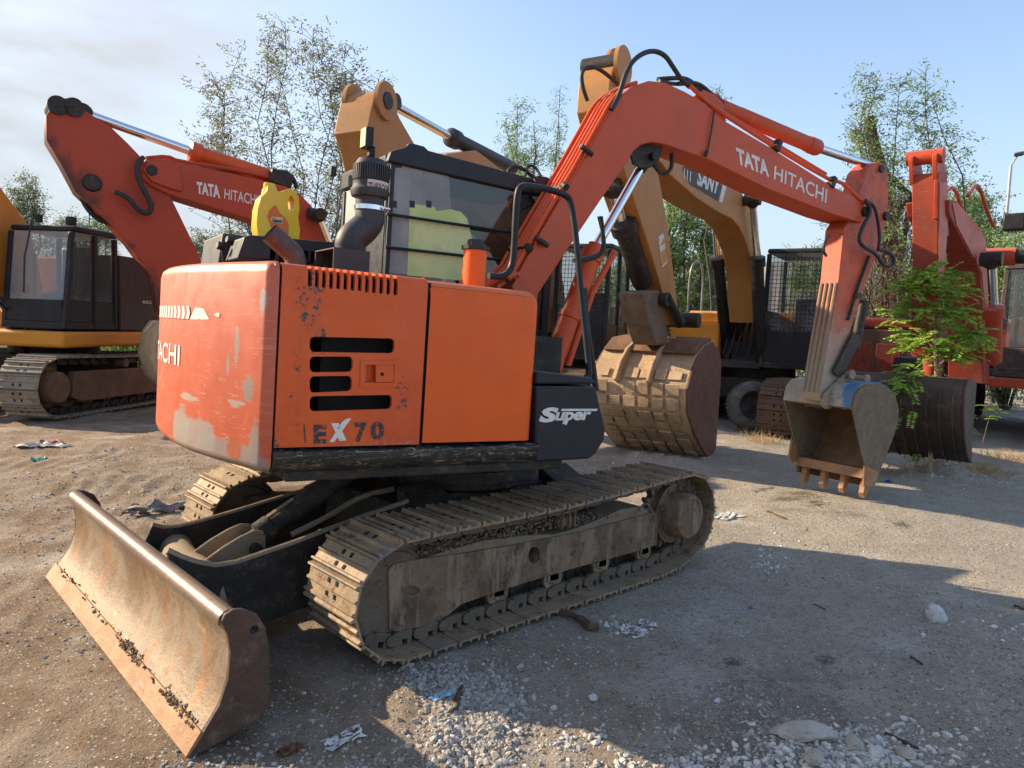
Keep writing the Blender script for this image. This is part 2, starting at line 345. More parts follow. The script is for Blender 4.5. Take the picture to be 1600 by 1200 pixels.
M['olabel'] = plain('orange_label', (.72, .14, .01), .4, 0, .2, 60, 0)
M['cream'] = plain('cream_label', (.62, .5, .25), .5, 0, .1, 30, 0)
M['tyre'] = plain('dusty_tyre', (.13, .12, .11), .9, 0, .35, 6, .4)
M['exh'] = rusty('heat_stained_pipe', (.13, .095, .08), (.09, .07, .065), (.2, .13, .09), .5, 3, .4)
# counterweight: worn, scraped patches of its own
m = NM('counterweight_paint')
X = m.xyz()
c = m.mix(m.rng(m.noise(2.0, 5), .35, .7), (.56, .115, .055), (.54, .098, .036))
c = m.mix(m.math('MULTIPLY', m.rng(m.noise(9, 5, .6, scale=(1, 1, .08)), .45, .75), .4), c, (.58, .17, .10))
c = m.mix(m.math('MULTIPLY', m.rng(m.noise(9, 6, .65, scale=(.25, .25, 9)), .60, .68), .45), c, (.66, .30, .20))
def blob(cy, cz, ry, rz, amp=.35, sc=7):
    a = m.math('DIVIDE', m.math('SUBTRACT', X[1], cy), ry); b = m.math('DIVIDE', m.math('SUBTRACT', X[2], cz), rz)
    d = m.math('ADD', m.math('MULTIPLY', a, a), m.math('MULTIPLY', b, b))
    d = m.math('ADD', d, m.math('MULTIPLY', m.math('SUBTRACT', m.math('ADD', m.math('MULTIPLY', m.noise(sc, 8, .75), .5), m.math('MULTIPLY', m.noise(sc*.9, 8, .75, scale=(.35, .35, 5)), .5)), .5), 9*amp)); return m.rng(d, 1.35, .75)
M['_cwblob'] = None
for (cy, cz, ry, rz, am, col) in ((-.50, .93, .30, .09, .4, (.36, .32, .28)), (-.30, 1.00, .20, .07, .6, (.42, .38, .33)), (-.10, .99, .10, .12, .5, (.44, .40, .34)), (-.76, .98, .035, .14, .6, (.36, .33, .29)), (-.78, 1.60, .022, .05, .7, (.38, .37, .34)),
                                  (-.61, 1.41, .016, .075, .8, (.40, .34, .28)), (-.55, 1.33, .012, .05, .8, (.40, .34, .28)), (-.20, 1.16, .09, .014, 1.3, (.52, .44, .36)), (-.63, 1.17, .05, .014, 1.4, (.5, .42, .34)), (-.70, 1.24, .04, .05, 1.0, (.3, .28, .25)), (-.30, .87, .9, .045, .35, (.30, .24, .17)), (-.62, .98, .05, .05, .7, (.58, .12, .04))):
    c = m.mix(m.math('MULTIPLY', blob(cy, cz, ry, rz, am, 9), .85), c, tuple(k*.85 for k in col))
for sc_, scl, sd_, cl in ((3, (.6, .6, 7), 0, (.62, .42, .32)), (5, (.5, .5, 9), .06, (.60, .40, .30)), (4, (.7, .7, 6), -.07, (.30, .10, .06)), (8, (5, 5, .5), .03, (.62, .30, .2))):
    c = m.mix(m.math('MULTIPLY', m.scr(sc_, scl, .008, sd_), .75), c, cl)
c = m.mix(m.math('MULTIPLY', m.rng(m.noise(26, 8, .75), .56, .66), .35), c, (.30, .14, .09))
m.bump(m.noise(2.5, 2), .25, .03); M['cw'] = m.out(c, m.rng(m.noise(12, 5), .3, .8, .36, .6))
# ================================================================ main excavator
EX = root('excavator', I4, 'orange compact excavator with dozer blade and grey precleaner, lettered EX70, in the foreground', 'excavator')
# ---- crawler tracks
def track_path(xi, zi, ri, xs, zs, rs, sag=.02, n=400):
    P = []
    P += [(xi+(xs-.16-xi)*t/40, 0.) for t in range(41)]
    a0 = -pi/2+.35
    P += [(xs+rs*cos(a0+(pi/2-a0)*t/24), zs+rs*sin(a0+(pi/2-a0)*t/24)) for t in range(25)]
    P += [(xs+(xi-xs)*t/30, zs+rs+(zi+ri-zs-rs)*t/30-sag*sin(pi*t/30)**2*1.) for t in range(1, 30)]
    P += [(xi+ri*cos(pi/2+pi*t/24), zi+ri*sin(pi/2+pi*t/24)) for t in range(25)]
    return P
def resample(P, k):
    L_ = [0.]; Q = P+[P[0]]
    for i in range(len(P)): L_.append(L_[-1]+math.dist(Q[i], Q[i+1]))
    T = L_[-1]; out = []; j = 0
    for i in range(k):
        s_ = T*i/k
        while L_[j+1] < s_: j += 1
        f = (s_-L_[j])/max(1e-9, L_[j+1]-L_[j]); out.append((Q[j][0]+(Q[j+1][0]-Q[j][0])*f, Q[j][1]+(Q[j+1][1]-Q[j][1])*f))
    return out
def make_track(parent, F, y0, y1, xi, zi, ri, xs, zs, rs, ns, side, mats, big=False, sag=.02):
    """y0<y1 edges of the shoes; side=-1: outer face is y0, +1: outer face is y1. Returns belt object."""
    sh, ch, fr, mud, hub = mats
    P = track_path(xi, zi, ri, xs, zs, rs, sag); C2 = resample(P, ns)
    k = ri/.30; ym = (y0+y1)/2
    mb = MB(F)
    for i in range(ns):
        a = Vector(C2[i]); b = Vector(C2[(i+1) % ns]); t = (b-a).normalized(); nn = V(t.y, -t.x)   # outward normal
        L_ = (b-a).length; jx = random.uniform(-.002, .002)
        def q(s_, h): p = a+t*(s_*L_)-nn*(.030*k)+nn*(h*k); return (p.x, p.y)
        prof = [q(.03, 0), q(.03, .008), q(.06, .028), q(.12, .030), q(.17, .010), q(.44, .010), q(.48, .022), q(.54, .022), q(.59, .010), q(.80, .010), q(.84, .026), q(.90, .026), q(.935, .004), q(.935, -.006), q(.86, -.001), q(.3, -.001)]
        mb.mi = 0; mb.prism([V(x, y0+jx, z) for x, z in prof], (0, y1-y0, 0))
        mb.mi = 1
        for yy in (-.035, .035):
            for ss in ((.30, .70) if i % 3 else (.30,)):
                p = a+t*(ss*L_)-nn*(.020*k)+nn*(.003*k)
                Mx = Matrix(((t.x, 0, nn.x), (0, 1, 0), (t.y, 0, nn.y)))
                mb.box((p.x, ym+yy*k, p.y), (.022*k, .018*k, .003*k), Mx.to_3x3())
    belt = mb.build('crawler_track', [sh, M['dark']], parent, ang=30)
    # chain links
    mb = MB(F); Pc = resample(P, ns)
    for yy in (ym-.075*k, ym+.075*k):
        mb = MB(F)
        for i in range(ns):
            a = Vector(Pc[i]); b = Vector(Pc[(i+1) % ns]); t = (b-a).normalized(); nn = V(t.y, -t.x); L_ = (b-a).length
            c0 = a-nn*(.072*k); c1 = b-nn*(.072*k)
            mb.cyl((c0.x, yy-.022*k, c0.y), (c0.x, yy+.022*k, c0.y), .027*k, seg=12)
            pr = [c0+nn*.04*k+t*.01, c0-nn*.022*k+t*.02*k, c0+t*L_*.4-nn*.03*k, c0+t*L_*.75-nn*.022*k, c1+nn*.035*k-t*.03*k]
            pr = [(c0+nn*.045*k+t*.012*k), (c0-nn*.03*k+t*.018*k), (c0+t*L_*.5-nn*.034*k), (c1-nn*.03*k-t*.03*k), (c1+nn*.045*k-t*.035*k), (c0+t*L_*.62+nn*.045*k), (c0+t*L_*.62+nn*.01*k), (c0+t*L_*.42+nn*.01*k), (c0+t*L_*.42+nn*.045*k)]
            mb.prism([V(p.x, yy-.013*k, p.y) for p in pr], (0, .026*k, 0))
        mb.build('track_chain', ch, belt)
    # idler, sprocket
    mb = MB(F); yo = y0 if side < 0 else y1; s_ = side
    mb.lathe((xi, ym-.08*k, zi), (0, 1, 0), [(0, .14*k), (0, .19*k), (.02*k, .2*k), (.02*k, ri-.085*k), (.05*k, ri-.08*k), (.06*k, ri-.055*k), (.10*k, ri-.055*k), (.11*k, ri-.08*k), (.14*k, ri-.085*k), (.14*k, .2*k), (.16*k, .19*k), (.16*k, .14*k)], 36)
    mb.build('idler', ch, belt)
    mb = MB(F); nt_ = 21; pts = []
    for i in range(nt_*2):
        r_ = (rs-.06*k) if i % 2 == 0 else (rs-.10*k); a = pi*i/nt_
        for da in (-.045, .045): pts.append(V(xs+r_*cos(a+da), ym-.025*k, zs+r_*sin(a+da)))
    mb.prism(pts, (0, .05*k, 0))
    mb.lathe((xs, ym, zs), (0, side, 0), [(0, .19*k), (.08*k, .20*k), (.085*k, .155*k), (.20*k, .150*k), (.215*k, .14*k), (.215*k, .12*k), (.21*k, .118*k)], 32)
    for i in range(9):
        a = 2*pi*i/9; mb.cyl((xs+.175*k*cos(a), ym, zs+.175*k*sin(a)), (xs+.175*k*cos(a), ym+side*.098*k, zs+.175*k*sin(a)), .014*k, seg=6)
    mb.build('sprocket', hub, belt)
    # rollers
    x0, x1 = xi+.26*k, xs-.30*k; nr = 5 if not big else 7
    for i in range(nr):
        x = x0+(x1-x0)*i/(nr-1); mb = MB(F)
        mb.lathe((x, ym-.085*k, .150*k), (0, 1, 0), [(0, .035*k), (.01*k, .04*k), (.01*k, .075*k), (.03*k, .075*k), (.04*k, .055*k), (.13*k, .055*k), (.14*k, .075*k), (.16*k, .075*k), (.16*k, .04*k), (.17*k, .035*k)], 20)
        mb.box((x, ym+side*.078*k, .17*k), (.10*k, .014*k, .07*k))
        mb.build('roller', fr, belt)
    return belt, P
tm = (M['shoe'], M['chain'], M['frame'], M['mud'], M['frame'])
TI = (-1.095, .30, .295, 1.109, .355, .302)
TY0, TY1 = -1.03, -.60
beltN, TP = make_track(EX, I4, TY0, TY1, *TI, 42, -1, tm)
# near track frame, traced from its side
t_ = tr(I4, -.905)
fp = [(607, 890), (616, 882), (640, 876), (718, 866), (812, 850), (905, 832), (1024, 800), (1030, 812), (1026, 852), (981, 866), (905, 886), (812, 914), (722, 944), (700, 962), (663, 979), (618, 988), (609, 984)]
fo = [t_(u, v) for u, v in fp]
mb = MB(); mb.prism(fo, (0, .22, 0))
cu = MB()
for (u, v, du, dv) in ((835, 868, 9, 13), (641, 923, 15, 7)):
    a = [t_(u+du*cos(q)*min(1, 1.25*abs(cos(q))**-.0), v+dv*sin(q)) for q in [2*pi*i/16 for i in range(16)]]
    cu.prism([p+V(0, -.05, 0) for p in a], (0, .14, 0))
frN = mb.build('track_frame', M['frame'], beltN, bev=.008, cuts=cu)
for u, v, u2, v2 in ((718, 866, 722, 944), (1024, 800, 1026, 852), (905, 832, 905, 886)):
    mb = MB(); a = t_(u, v); b = t_(u2, v2); mb.tube([a+V(0, -.001, 0), b+V(0, -.001, 0)], .004, 6); mb.build('weld_seam', M['frame'], beltN)
# carrier roller with its bracket
mb = MB(); c = t_(889, 792)
mb.lathe((c.x, -.90, c.z+.01), (0, 1, 0), [(0, .03), (.02, .035), (.02, .05), (.05, .05), (.06, .038), (.24, .038)], 18)
for dx in (-.045, .01, .055): mb.box((c.x+dx, -.885, c.z-.075), (.012, .05, .10))
mb.box((c.x+.005, -.885, c.z-.028), (.12, .05, .012)); mb.box((c.x, -.80, c.z-.09), (.12, .18, .05))
mb.build('carrier_roller', M['frame'], beltN, bev=.003)
# steel loop on the frame top by the motor
mb = MB(); mb.tube([t_(1000, 798), t_(1004, 788), t_(1012, 786), t_(1020, 800), t_(1026, 830), t_(1022, 852)], .007, 6, smooth=2); mb.build('hose_guard', M['frame'], beltN)
# dried mud heaped on the frame
def lumps(mb, pos, n, rmin, rmax, sq=.6):
    for i in range(n):
        p = Vector(pos()); r = random.uniform(rmin, rmax)
        g = bmesh.ops.create_icosphere(mb.bm, subdivisions=1, radius=r)
        Mx = Matrix.Translation(mb.f @ p) @ Matrix.Rotation(random.uniform(0, 6), 4, (random.random(), random.random(), random.random()+.1)) @ Matrix.Diagonal((random.uniform(.6, 1.3), random.uniform(.6, 1.3), sq, 1))
        for v in g['verts']: v.co = Mx @ (v.co*random.uniform(.75, 1.2))
        for v in g['verts']:
            for f in v.link_faces: f.material_index = mb.mi
mb = MB()
def mudp():
    t = random.random(); u = 660+340*t; v = 868-66*t
    q = t_(u, v-2); h = (.055*max(0, sin(pi*min(1, t*1.35)))+.035*max(0, sin(pi*(t-.45)/.55)) if True else 0)
    return V(q.x, random.uniform(-.895, -.70), q.z-.01+random.random()*max(.01, h)+(.0))
mp_ = [t_(u, v) for u, v in ((650, 880), (700, 862), (760, 846), (820, 838), (870, 836), (905, 826), (940, 812), (975, 796), (1005, 792), (1026, 806))]
lo2 = [t_(u, v) for u, v in ((1024, 806), (905, 838), (812, 856), (718, 872), (650, 882))]
mb.prism([V(p.x, -.89, p.z) for p in mp_+lo2], (0, .2, 0))
lumps(mb, mudp, 2200, .003, .013)
tag(mb.build('mud', M['mud'], beltN), '', '', kind='stuff'); o = [x for x in beltN.children if x.name.startswith('mud')][0]; del o['label']; del o['category']
# far track
beltF, _ = make_track(EX, I4, .60, 1.03, *TI, 42, 1, tm)
mb = MB(); mb.prism([V(p.x, .68, p.z) for p in fo], (0, .28, 0)); mb.build('track_frame', M['frame'], beltF, bev=.008)
# ---- centre frame, swing bearing
mb = MB()
mb.bx(-.75, .75, -.36, .36, .34, .56)
for sx in (-.55, .55): mb.prism([(sx-.16, -.75, .3), (sx+.16, -.75, .3), (sx+.13, -.30, .5), (sx-.13, -.30, .5)], (0, 0, .14)); mb.prism([(sx-.13, .3, .5), (sx+.13, .3, .5), (sx+.16, .75, .3), (sx-.16, .75, .3)], (0, 0, .14))
mb.build('centre_frame', M['dustarm'], EX, bev=.01)
mb = MB(); mb.lathe((0, 0, .55), (0, 0, 1), [(0, .42), (.02, .45), (.06, .45), (.065, .49), (.13, .49), (.135, .44), (.26, .44)], 48)
for i in range(30): a = 2*pi*i/30; mb.cyl((.465*cos(a), .465*sin(a), .60), (.465*cos(a), .465*sin(a), .63), .012, seg=6)
mb.build('swing_bearing', M['grease'], EX)
# ---- dozer blade
bt = tr(I4, -1.15)
tip = bt(290, 1186)
plate = [bt(u, v) for u, v in ((347, 972), (352, 961), (365, 953), (380, 952), (402, 960), (415, 980), (421, 1010), (422, 1058), (422, 1096), (410, 1121), (327, 1171), (292, 1186), (318, 1146), (343, 1104), (357, 1062), (361, 1020), (356, 990))]
mb = MB(); mb.prism(plate, (0, .022, 0)); cu = MB(); hc = bt(398, 985); cu.cyl((hc.x, -1.3, hc.z), (hc.x, -1.0, hc.z), .017, seg=14)
BW = 2.30
face = [bt(u, v) for u, v in ((318, 1146), (331, 1125), (343, 1104), (351, 1083), (357, 1062), (360, 1040), (361, 1020), (359, 1003), (355, 986), (349, 974))]
xb, zb = face[0].x, face[0].z
bl = MB(); bl.sheet([V(p.x, 0, p.z) for p in face], (0, -1.128, 0), (0, 1.128, 0), .016)
blade = bl.build('blade', M['blade'], EX, ang=50)
mb.build('end_plate', M['bladeside'], blade, bev=.004, cuts=cu)
mb = MB(); mb.prism([p+V(0, BW-.022, 0) for p in plate], (0, .022, 0)); mb.build('end_plate', M['bladeside'], blade, bev=.004)
# rolled top rim
tp = face[-1]; mb = MB()
rim = [V(tp.x+.028-.030*cos(a), 0, tp.z-.002+.030*sin(a)) for a in [pi*i/9 for i in range(-1, 11)]]
mb.sheet(rim, (0, -1.128, 0), (0, 1.128, 0), -.010); mb.build('top_rim', M['bladetop'], blade, ang=60)
# cutting edge plate with worn, wavy lower edge
mb = MB(); a0 = face[0]; b0 = tip; n = 40; d = (a0-b0); d.y = 0; nx = V(d.z, 0, -d.x).normalized()*-1
if nx.x > 0: nx = -nx
prev = None; a_ = V(a0.x, 0, a0.z)+nx*.012+d*.02
for i in range(n+1):
    y = -1.149+2.298*i/n; wv = .012*noise.noise(V(y*3, 2, 1))+.006*noise.noise(V(y*13, 5, 1))
    b_ = V(b0.x, 0, max(.004, b0.z-.01+wv))
    k = mb.pts([a_+V(0, y, 0), b_+V(0, y, 0), b_+V(.02, y, 0), a_-nx*.022+V(0, y, 0)])
    if prev:
        for j in range(4): mb.face([prev[j], k[j], k[(j+1) % 4], prev[(j+1) % 4]])
    else: mb.face(k)
    prev = k
mb.face(prev); mb.build('cutting_edge', M['edge'], blade, bev=.003)
mb = MB(); f2 = [p for p in face]
lumps(mb, lambda: V(xb+random.uniform(-.028, .02)*1., random.choice((random.uniform(-1.1, -.75), random.uniform(-.45, -.2), random.uniform(-1.1, 1.0))), zb+random.uniform(-.002, .018)), 300, .003, .011)
o = mb.build('dirt', M['soil'], blade); o['kind'] = 'stuff'
# back stiffener of the blade, push arms, torque tube, lift cylinder
mb = MB(); mb.prism([V(-1.93, -1.0, .1), V(-1.78, -1.0, .12), V(-1.76, -1.0, .3), V(-1.85, -1.0, .38)], (0, 2.0, 0)); mb.build('back_box', M['dustarm'], blade, bev=.01)
an = tr(I4, -.43); af = tr(I4, .40)
np_ = [an(u, v) for u, v in ((262, 862), (285, 873), (308, 881), (337, 886), (370, 881), (463, 849), (560, 812), (640, 785))]
mb = MB(); nb = [V(.0+p.x, p.y, p.z) for p in np_]; lo = [V(nb[-1].x, -.43, .24), V(-1.0, -.43, .16), V(-1.80, -.43, .06), V(-1.86, -.43, .14)]
mb.prism(nb+lo, (0, .028, 0)); mb.build('push_arm', [M['dustarm']], EX, bev=.003)
mb = MB(); mb.tube([p+V(0, .014, .002) for p in nb], .0155, 8); mb.build('arm_rim', M['sandy'], EX)
fb = [af(u, v) for u, v in ((238, 822), (255, 826), (279, 824), (310, 817), (366, 801), (444, 777), (520, 755))]
mb = MB(); mb.prism(fb+[V(fb[-1].x, .40, .3), V(-1.0, .40, .16), V(-1.80, .40, .06), V(-1.86, .40, .14)], (0, .028, 0)); mb.build('push_arm', M['dustarm'], EX, bev=.003)
mb = MB(); mb.tube([p+V(0, .014, .002) for p in fb], .0145, 8); mb.build('arm_rim', M['sandy'], EX)
mb = MB(); mb.tube([(-1.62, -.42, .27), (-1.66, -.2, .26), (-1.66, .2, .26), (-1.62, .40, .27)], .085, 20, smooth=2); mb.build('torque_tube', M['sandy'], EX)
# lift cylinder
c0 = V(-1.42, -.02, .36); c1 = V(-.72, -.02, .74)
for yy in (-.10, .06):
    mb = MB(); mb.prism([(-1.70, yy, .28), (-1.60, yy, .36), (-1.42, yy, .44), (-1.34, yy, .42), (-1.34, yy, .34), (-1.5, yy, .26)], (0, .02, 0)); mb.tube([V(-1.70, yy+.01, .285), V(-1.60, yy+.01, .365), V(-1.42, yy+.01, .445), V(-1.35, yy+.01, .43)], .012, 6, smooth=1); mb.build('cylinder_lug', [M['sandy']], EX, bev=.003)
mb = MB(); dd = (c1-c0).normalized(); mb.cyl(V(-1.40, -.14, .36), V(-1.40, .10, .36), .03)
mb.lathe(c0, dd, [(0, .05), (.08, .045), (.09, .068), (.16, .068), (.17, .06), (.7, .06), (.72, .07), (.8, .07)], 22)
cy_ = mb.build('lift_cylinder', M['dustarm'], EX)
mb = MB(); mb.tube([V(-1.3, -.02, .48), V(-1.15, -.02, .56)], .02, 8); mb.tube([V(-1.2, -.10, .40), V(-1.0, -.12, .47), V(-.8, -.12, .56), V(-.6, -.15, .58)], .016, 8, smooth=2); mb.build('hydraulic_hose', M['sandy'], EX)
for i in range(4):
    mb = MB(); mb.tube([V(-1.0+.05*i, .06+.05*i, .5), V(-.8, .12+.04*i, .62-.02*i), V(-.55, .1+.03*i, .6+.02*i)], .013, 8, smooth=2); mb.build('hydraulic_hose', M['rubber'], EX)

# ---- upper structure (body frame: x forward towards the boom, y to its left)
TH = -.17071892; BF = Matrix.Rotation(TH, 4, 'Z') @ Matrix.Rotation(.032, 4, 'Y')
sy = -1.085; bs = tr(BF, sy)
# deck
mb = MB(BF); mb.bx(-1.44, .02, -1.04, 1.04, .80, .93); mb.bx(.021, .5, -.60, 1.04, .80, .93); mb.bx(-.3, .62, -.32, .38, .931, 1.25); mb.build('deck', M['dustarm'], EX, bev=.01)
mb = MB(BF); mb.bx(-1.30, -.22, -1.0, .95, .94, 1.60); mb.build('engine', M['dark'], EX)
# counterweight
x_s = bs(429, 600).x
zt0, zb0 = bs(428, 406).z, bs(428, 743).z
TR_ = 2.51; TCX = -1.79+TR_
def cwplan(off=0.):
    pts = [(x_s, sy+off)]; r_ = max(.004, .04-off*.5)
    for i in range(6):
        a = -pi/2-(pi/2-.44)*i/5; pts.append((-1.53+(.04)*cos(a)+(off if i else 0)*.6, sy+.04+off+(.04)*sin(a)))
    for i in range(1, 32):
        y = -1.03+2.06*i/32; y *= (1.03-off)/1.03; pts.append((TCX-math.sqrt((TR_-off)**2-y*y), y))
    for i in range(5, -1, -1):
        a = -pi/2-(pi/2-.44)*i/5; pts.append((-1.53+(.04)*cos(a)+(off if i else 0)*.6, -(sy+.04+off+(.04)*sin(a))))
    pts.append((x_s, -sy-off))
    return pts
mb = MB(BF); ringsz = [(zb0, .07), (zb0+.01, .03), (zb0+.03, .008), (zb0+.05, .0), (zt0-.05, 0), (zt0-.02, .008), (zt0-.005, .025), (zt0, .05)]
# the underside rises towards the far side of the tail
prev = None
for z, off in ringsz:
    pl_ = cwplan(off); k = []
    for (x, y) in pl_:
        lift = 0.
        if z < zb0+.2: lift = .0
        k.append(V(x, y, z+lift))
    k = mb.pts(k)
    if prev:
        for j in range(len(k)-1): mb.face([prev[j], prev[j+1], k[j+1], k[j]])
        mb.face([prev[-1], prev[0], k[0], k[-1]])
    else: mb.face(k[::-1])
    prev = k
mb.face(prev)
cw = mb.build('counterweight', M['cw'], EX, ang=45)
# seam line of the counterweight edge and lifting eye
mb = MB(BF)
ed = [bs(u, v) for u, v in ((398, 408), (406, 416), (411, 440), (413, 520), (414, 620), (413, 720), (408, 741))]
# decals on the tail
def tailpt(u, v):
    """pixel on the tail's cylinder"""
    inv = BF.inverted(); c = inv @ CAM; d = inv.to_3x3() @ ray(u, v); Rr = TR_+.002; c.x -= TCX
    A = d.x**2+d.y**2; B = 2*(c.x*d.x+c.y*d.y); Cc = c.x**2+c.y**2-Rr*Rr; D = B*B-4*A*Cc
    if D < 0: D = 0
    return c+V(TCX, 0, 0)+d*((-B-math.sqrt(D))/(2*A))
def arcp(y, z, k=.003): return V(TCX-math.sqrt((TR_+k)**2-y*y), y, z)
pA = tailpt(281, 553); yI = pA.y; z0 = tailpt(280, 571).z; z1 = tailpt(280, 538).z; hh = z1-z0
mb.bm.free(); mb = MB(BF)
text(mb, 'HITACHI', lambda u, v: arcp(yI+(1-u)*.84, z0+hh*v), off=.012)
mb.build('lettering', M['white'], cw)
mb = MB(BF); zc0 = tailpt(285, 498).z; zc1 = tailpt(285, 478).z
ys = tailpt(297, 488).y; yw = .05; mb.mi = 1
mb.poly([arcp(ys, zc0), arcp(ys, zc1), arcp(ys+.75*1., zc1), arcp(ys+.75, zc0)][:4]) if False else None
for i in range(11):
    y = ys+.012+.062*i
    mb.mi = 0
    zm = (zc0+zc1)/2; a = .032
    mb.poly([arcp(y, zc0, .004), arcp(y-.016, zm, .004), arcp(y, zc1, .004), arcp(y+a, zc1, .004), arcp(y+a-.016, zm, .004), arcp(y+a, zc0, .004)])
    mb.mi = 1
    mb.poly([arcp(y+a, zc0, .0035), arcp(y+a-.016, zm, .0035), arcp(y+a, zc1, .0035), arcp(y+a+.03, zc1, .0035), arcp(y+a+.014, zm, .0035), arcp(y+a+.03, zc0, .0035)])
mb.mi = 0
def tp2(us): return [tailpt(u, v) for u, v in us]
for us in (((296, 499), (305, 480), (318, 482), (327, 499)), ((282, 480), (291, 479), (294, 488), (290, 497), (283, 496), (280, 488)), ((334, 491), (340, 488), (344, 490), (342, 496), (337, 494))):
    mb.poly(tp2(us))
mb.build('warning_tape', [M['whitev'], M['redv']], cw)
mb = MB(BF)
mb.tube([V(-1.30, -.75, zt0-.01), V(-1.30, -.75, zt0+.012)], [.03, .012], 10)
mb.build('lifting_eye', M['sandy'], cw)
# ---- engine door
xd0 = bs(433, 600).x; xd1 = bs(660, 600).x; zd0 = bs(545, 697).z; ztop = zt0-.004
def sidepanel(x0, x1, zb, zt, rt, dep_=.30, th=.0):
    """side skin that rolls over into the hood top"""
    pr = [V(x0, sy, zb), V(x0, sy, zt-rt)]
    for i in range(1, 7):
        a = pi/2*i/6; pr.append(V(x0, sy+rt-rt*cos(a), zt-rt+rt*sin(a)))
    pr.append(V(x0, sy+dep_, zt)); return pr
mb = MB(BF); pr = sidepanel(xd0, xd1, zd0, ztop, .045); mb.sheet(pr, (0, 0, 0), (xd1-xd0, 0, 0), -.018)
cu = MB(BF)
def rrect(f, u0, u1, v0, v1, r, y):
    P = []
    for (cx_, cy_, a0) in ((u1-r, v0+r, -pi/2), (u1-r, v1-r, 0), (u0+r, v1-r, pi/2), (u0+r, v0+r, pi)):
        for i in range(4):
            a = a0+pi/2*i/3; P.append(f(cx_+r*cos(a), cy_+r*sin(a)))
    return P
def cutr(u0, u1, v0, v1, r, sk=0): 
    P = [p+V(0, -.05, 0) for p in rrect(bs, u0, u1, v0, v1, r, 0)]; cu.prism(P, (0, .12, 0))
def prct(c4, r=.25):
    (a, b, c_, d) = [bs(*q) for q in c4]; P = []
    for q, p0, p1 in ((a, d, b), (b, a, c_), (c_, b, d), (d, c_, a)):
        w1 = (p0-q).normalized()*.018; w2 = (p1-q).normalized()*.018
        P += [q+w1, q+w1*.3+w2*.3, q+w2]
    cu.prism([p+V(0, -.05, 0) for p in P], (0, .12, 0))
prct(((484, 526), (617, 529), (616, 552), (484, 550)))
prct(((484, 557), (551.5, 557), (551, 581), (484, 582)))
prct(((484, 588), (550, 587), (550, 611), (484, 614)))
prct(((484, 619), (613, 617), (612, 639), (484, 643)))
# handle recess
hr = [bs(*q) for q in ((571, 570), (616, 570), (615, 598), (570, 598))]; cu.prism([p+V(0, -.05, 0) for p in hr], (0, .10, 0))
# grille slots through the rolled edge
zs_ = bs(550, 457).z
for i in range(13):
    u = 484+i*(619-484)/12; p0 = bs(u-3.1, 440); p1 = bs(u+3.1, 440)
    xm = (p0.x+p1.x)/2; hw = (p1.x-p0.x)/2
    cu.prism([V(xm+hw*cos(a), sy-.06, zs_+.014+hw*sin(a)) for a in [pi+pi*j/6 for j in range(7)]]+[V(xm+hw, sy-.06, ztop+.1), V(xm-hw, sy-.06, ztop+.1)], (0, .20, 0))
door = mb.build('engine_door', M['door'], EX, cuts=cu, ang=30)
mb = MB(BF)   # handle pan, paddle and lock
hp = [bs(*q) for q in ((563, 564), (622, 563), (620, 604), (562, 605))]; hi_ = hr
for i in range(4):
    j = (i+1) % 4; a, b, c_, d = hp[i], hp[j], hi_[j], hi_[i]
    mb.prism([a, b, c_, d], (0, -.006, 0))
    mb.prism([c_, d, d+V(0, .03, 0), c_+V(0, .03, 0)], (0, 0, .001))
mb.prism([p+V(0, .03, 0) for p in hi_], (0, .003, 0))
mb.prism([bs(*q) for q in ((587, 570.5), (615, 570.5), (614.5, 597), (587, 597))], (0, .012, 0), (0, -.004, 0)); mb.build('door_handle', M['door'], door, bev=.002)
mb = MB(BF); c = bs(596.5, 584.5); mb.cyl(c+V(0, -.0055, 0), c+V(0, .0, 0), .008, seg=14); mb.build('lock', M['dark'], door)
# EX70 on the door
mb = MB(BF)
def qm(c4, dy=-.002):
    p = [bs(*q)+V(0, dy, 0) for q in c4]; return quadmap(p[0], p[1], p[2], p[3])
text(mb, 'E', qm(((490, 692), (510, 691), (490, 664), (510, 664))), off=.045)
text(mb, '7', qm(((554, 689), (573, 688), (554, 660), (573, 660))), off=.04)
text(mb, '0', qm(((579, 686), (600, 685), (579, 659), (600, 659))), off=.04)
mb.poly([bs(*q)+V(0, -.002, 0) for q in ((474, 662), (476, 662), (478, 692), (476, 692))])
mb.build('lettering', M['blackv'], door)
mb = MB(BF)
mb.prism([bs(*q)+V(0, -.0022, 0) for q in ((517, 661), (529, 661), (541, 688), (530, 689))], (0, -.0004, 0))
mb.prism([bs(*q)+V(0, -.0032, 0) for q in ((514, 691), (522, 690), (535, 672), (549, 653), (541, 654), (534, 659))], (0, -.0004, 0))
mb.build('lettering', M['whitev'], door)
# tank cover, fresh orange
xt0 = bs(665, 600).x; xt1 = bs(839, 600).x; zt_ = bs(760, 446).z
mb = MB(BF); n_ = 8; rf = .06
prev = None; ztk0 = bs(748, 690).z
prof = [(0, ztk0), (0, zt_-.085)]+[(.085-.085*cos(pi/2*i/6), zt_-.085+.085*sin(pi/2*i/6)) for i in range(1, 7)]+[(.38, zt_)]
for ix in range(n_+2):
    if ix == 0: x, ins = xt0, 0
    else:
        a = pi/2*(ix-1)/n_; x = xt1-rf+rf*sin(a); ins = rf*(1-cos(a))
    k = mb.pts([V(x, sy+min(.38, dy+ins) if dy < .38 else sy+dy, z-(ins if dy > .02 or z > zt_-.1 else 0)*(1 if dy > .085 else dy/.085)) for dy, z in prof])
    if prev:
        for j in range(len(k)-1): mb.face([prev[j], prev[j+1], k[j+1], k[j]])
    prev = k
mb.build('tank_cover', M['tank'], EX, ang=50)
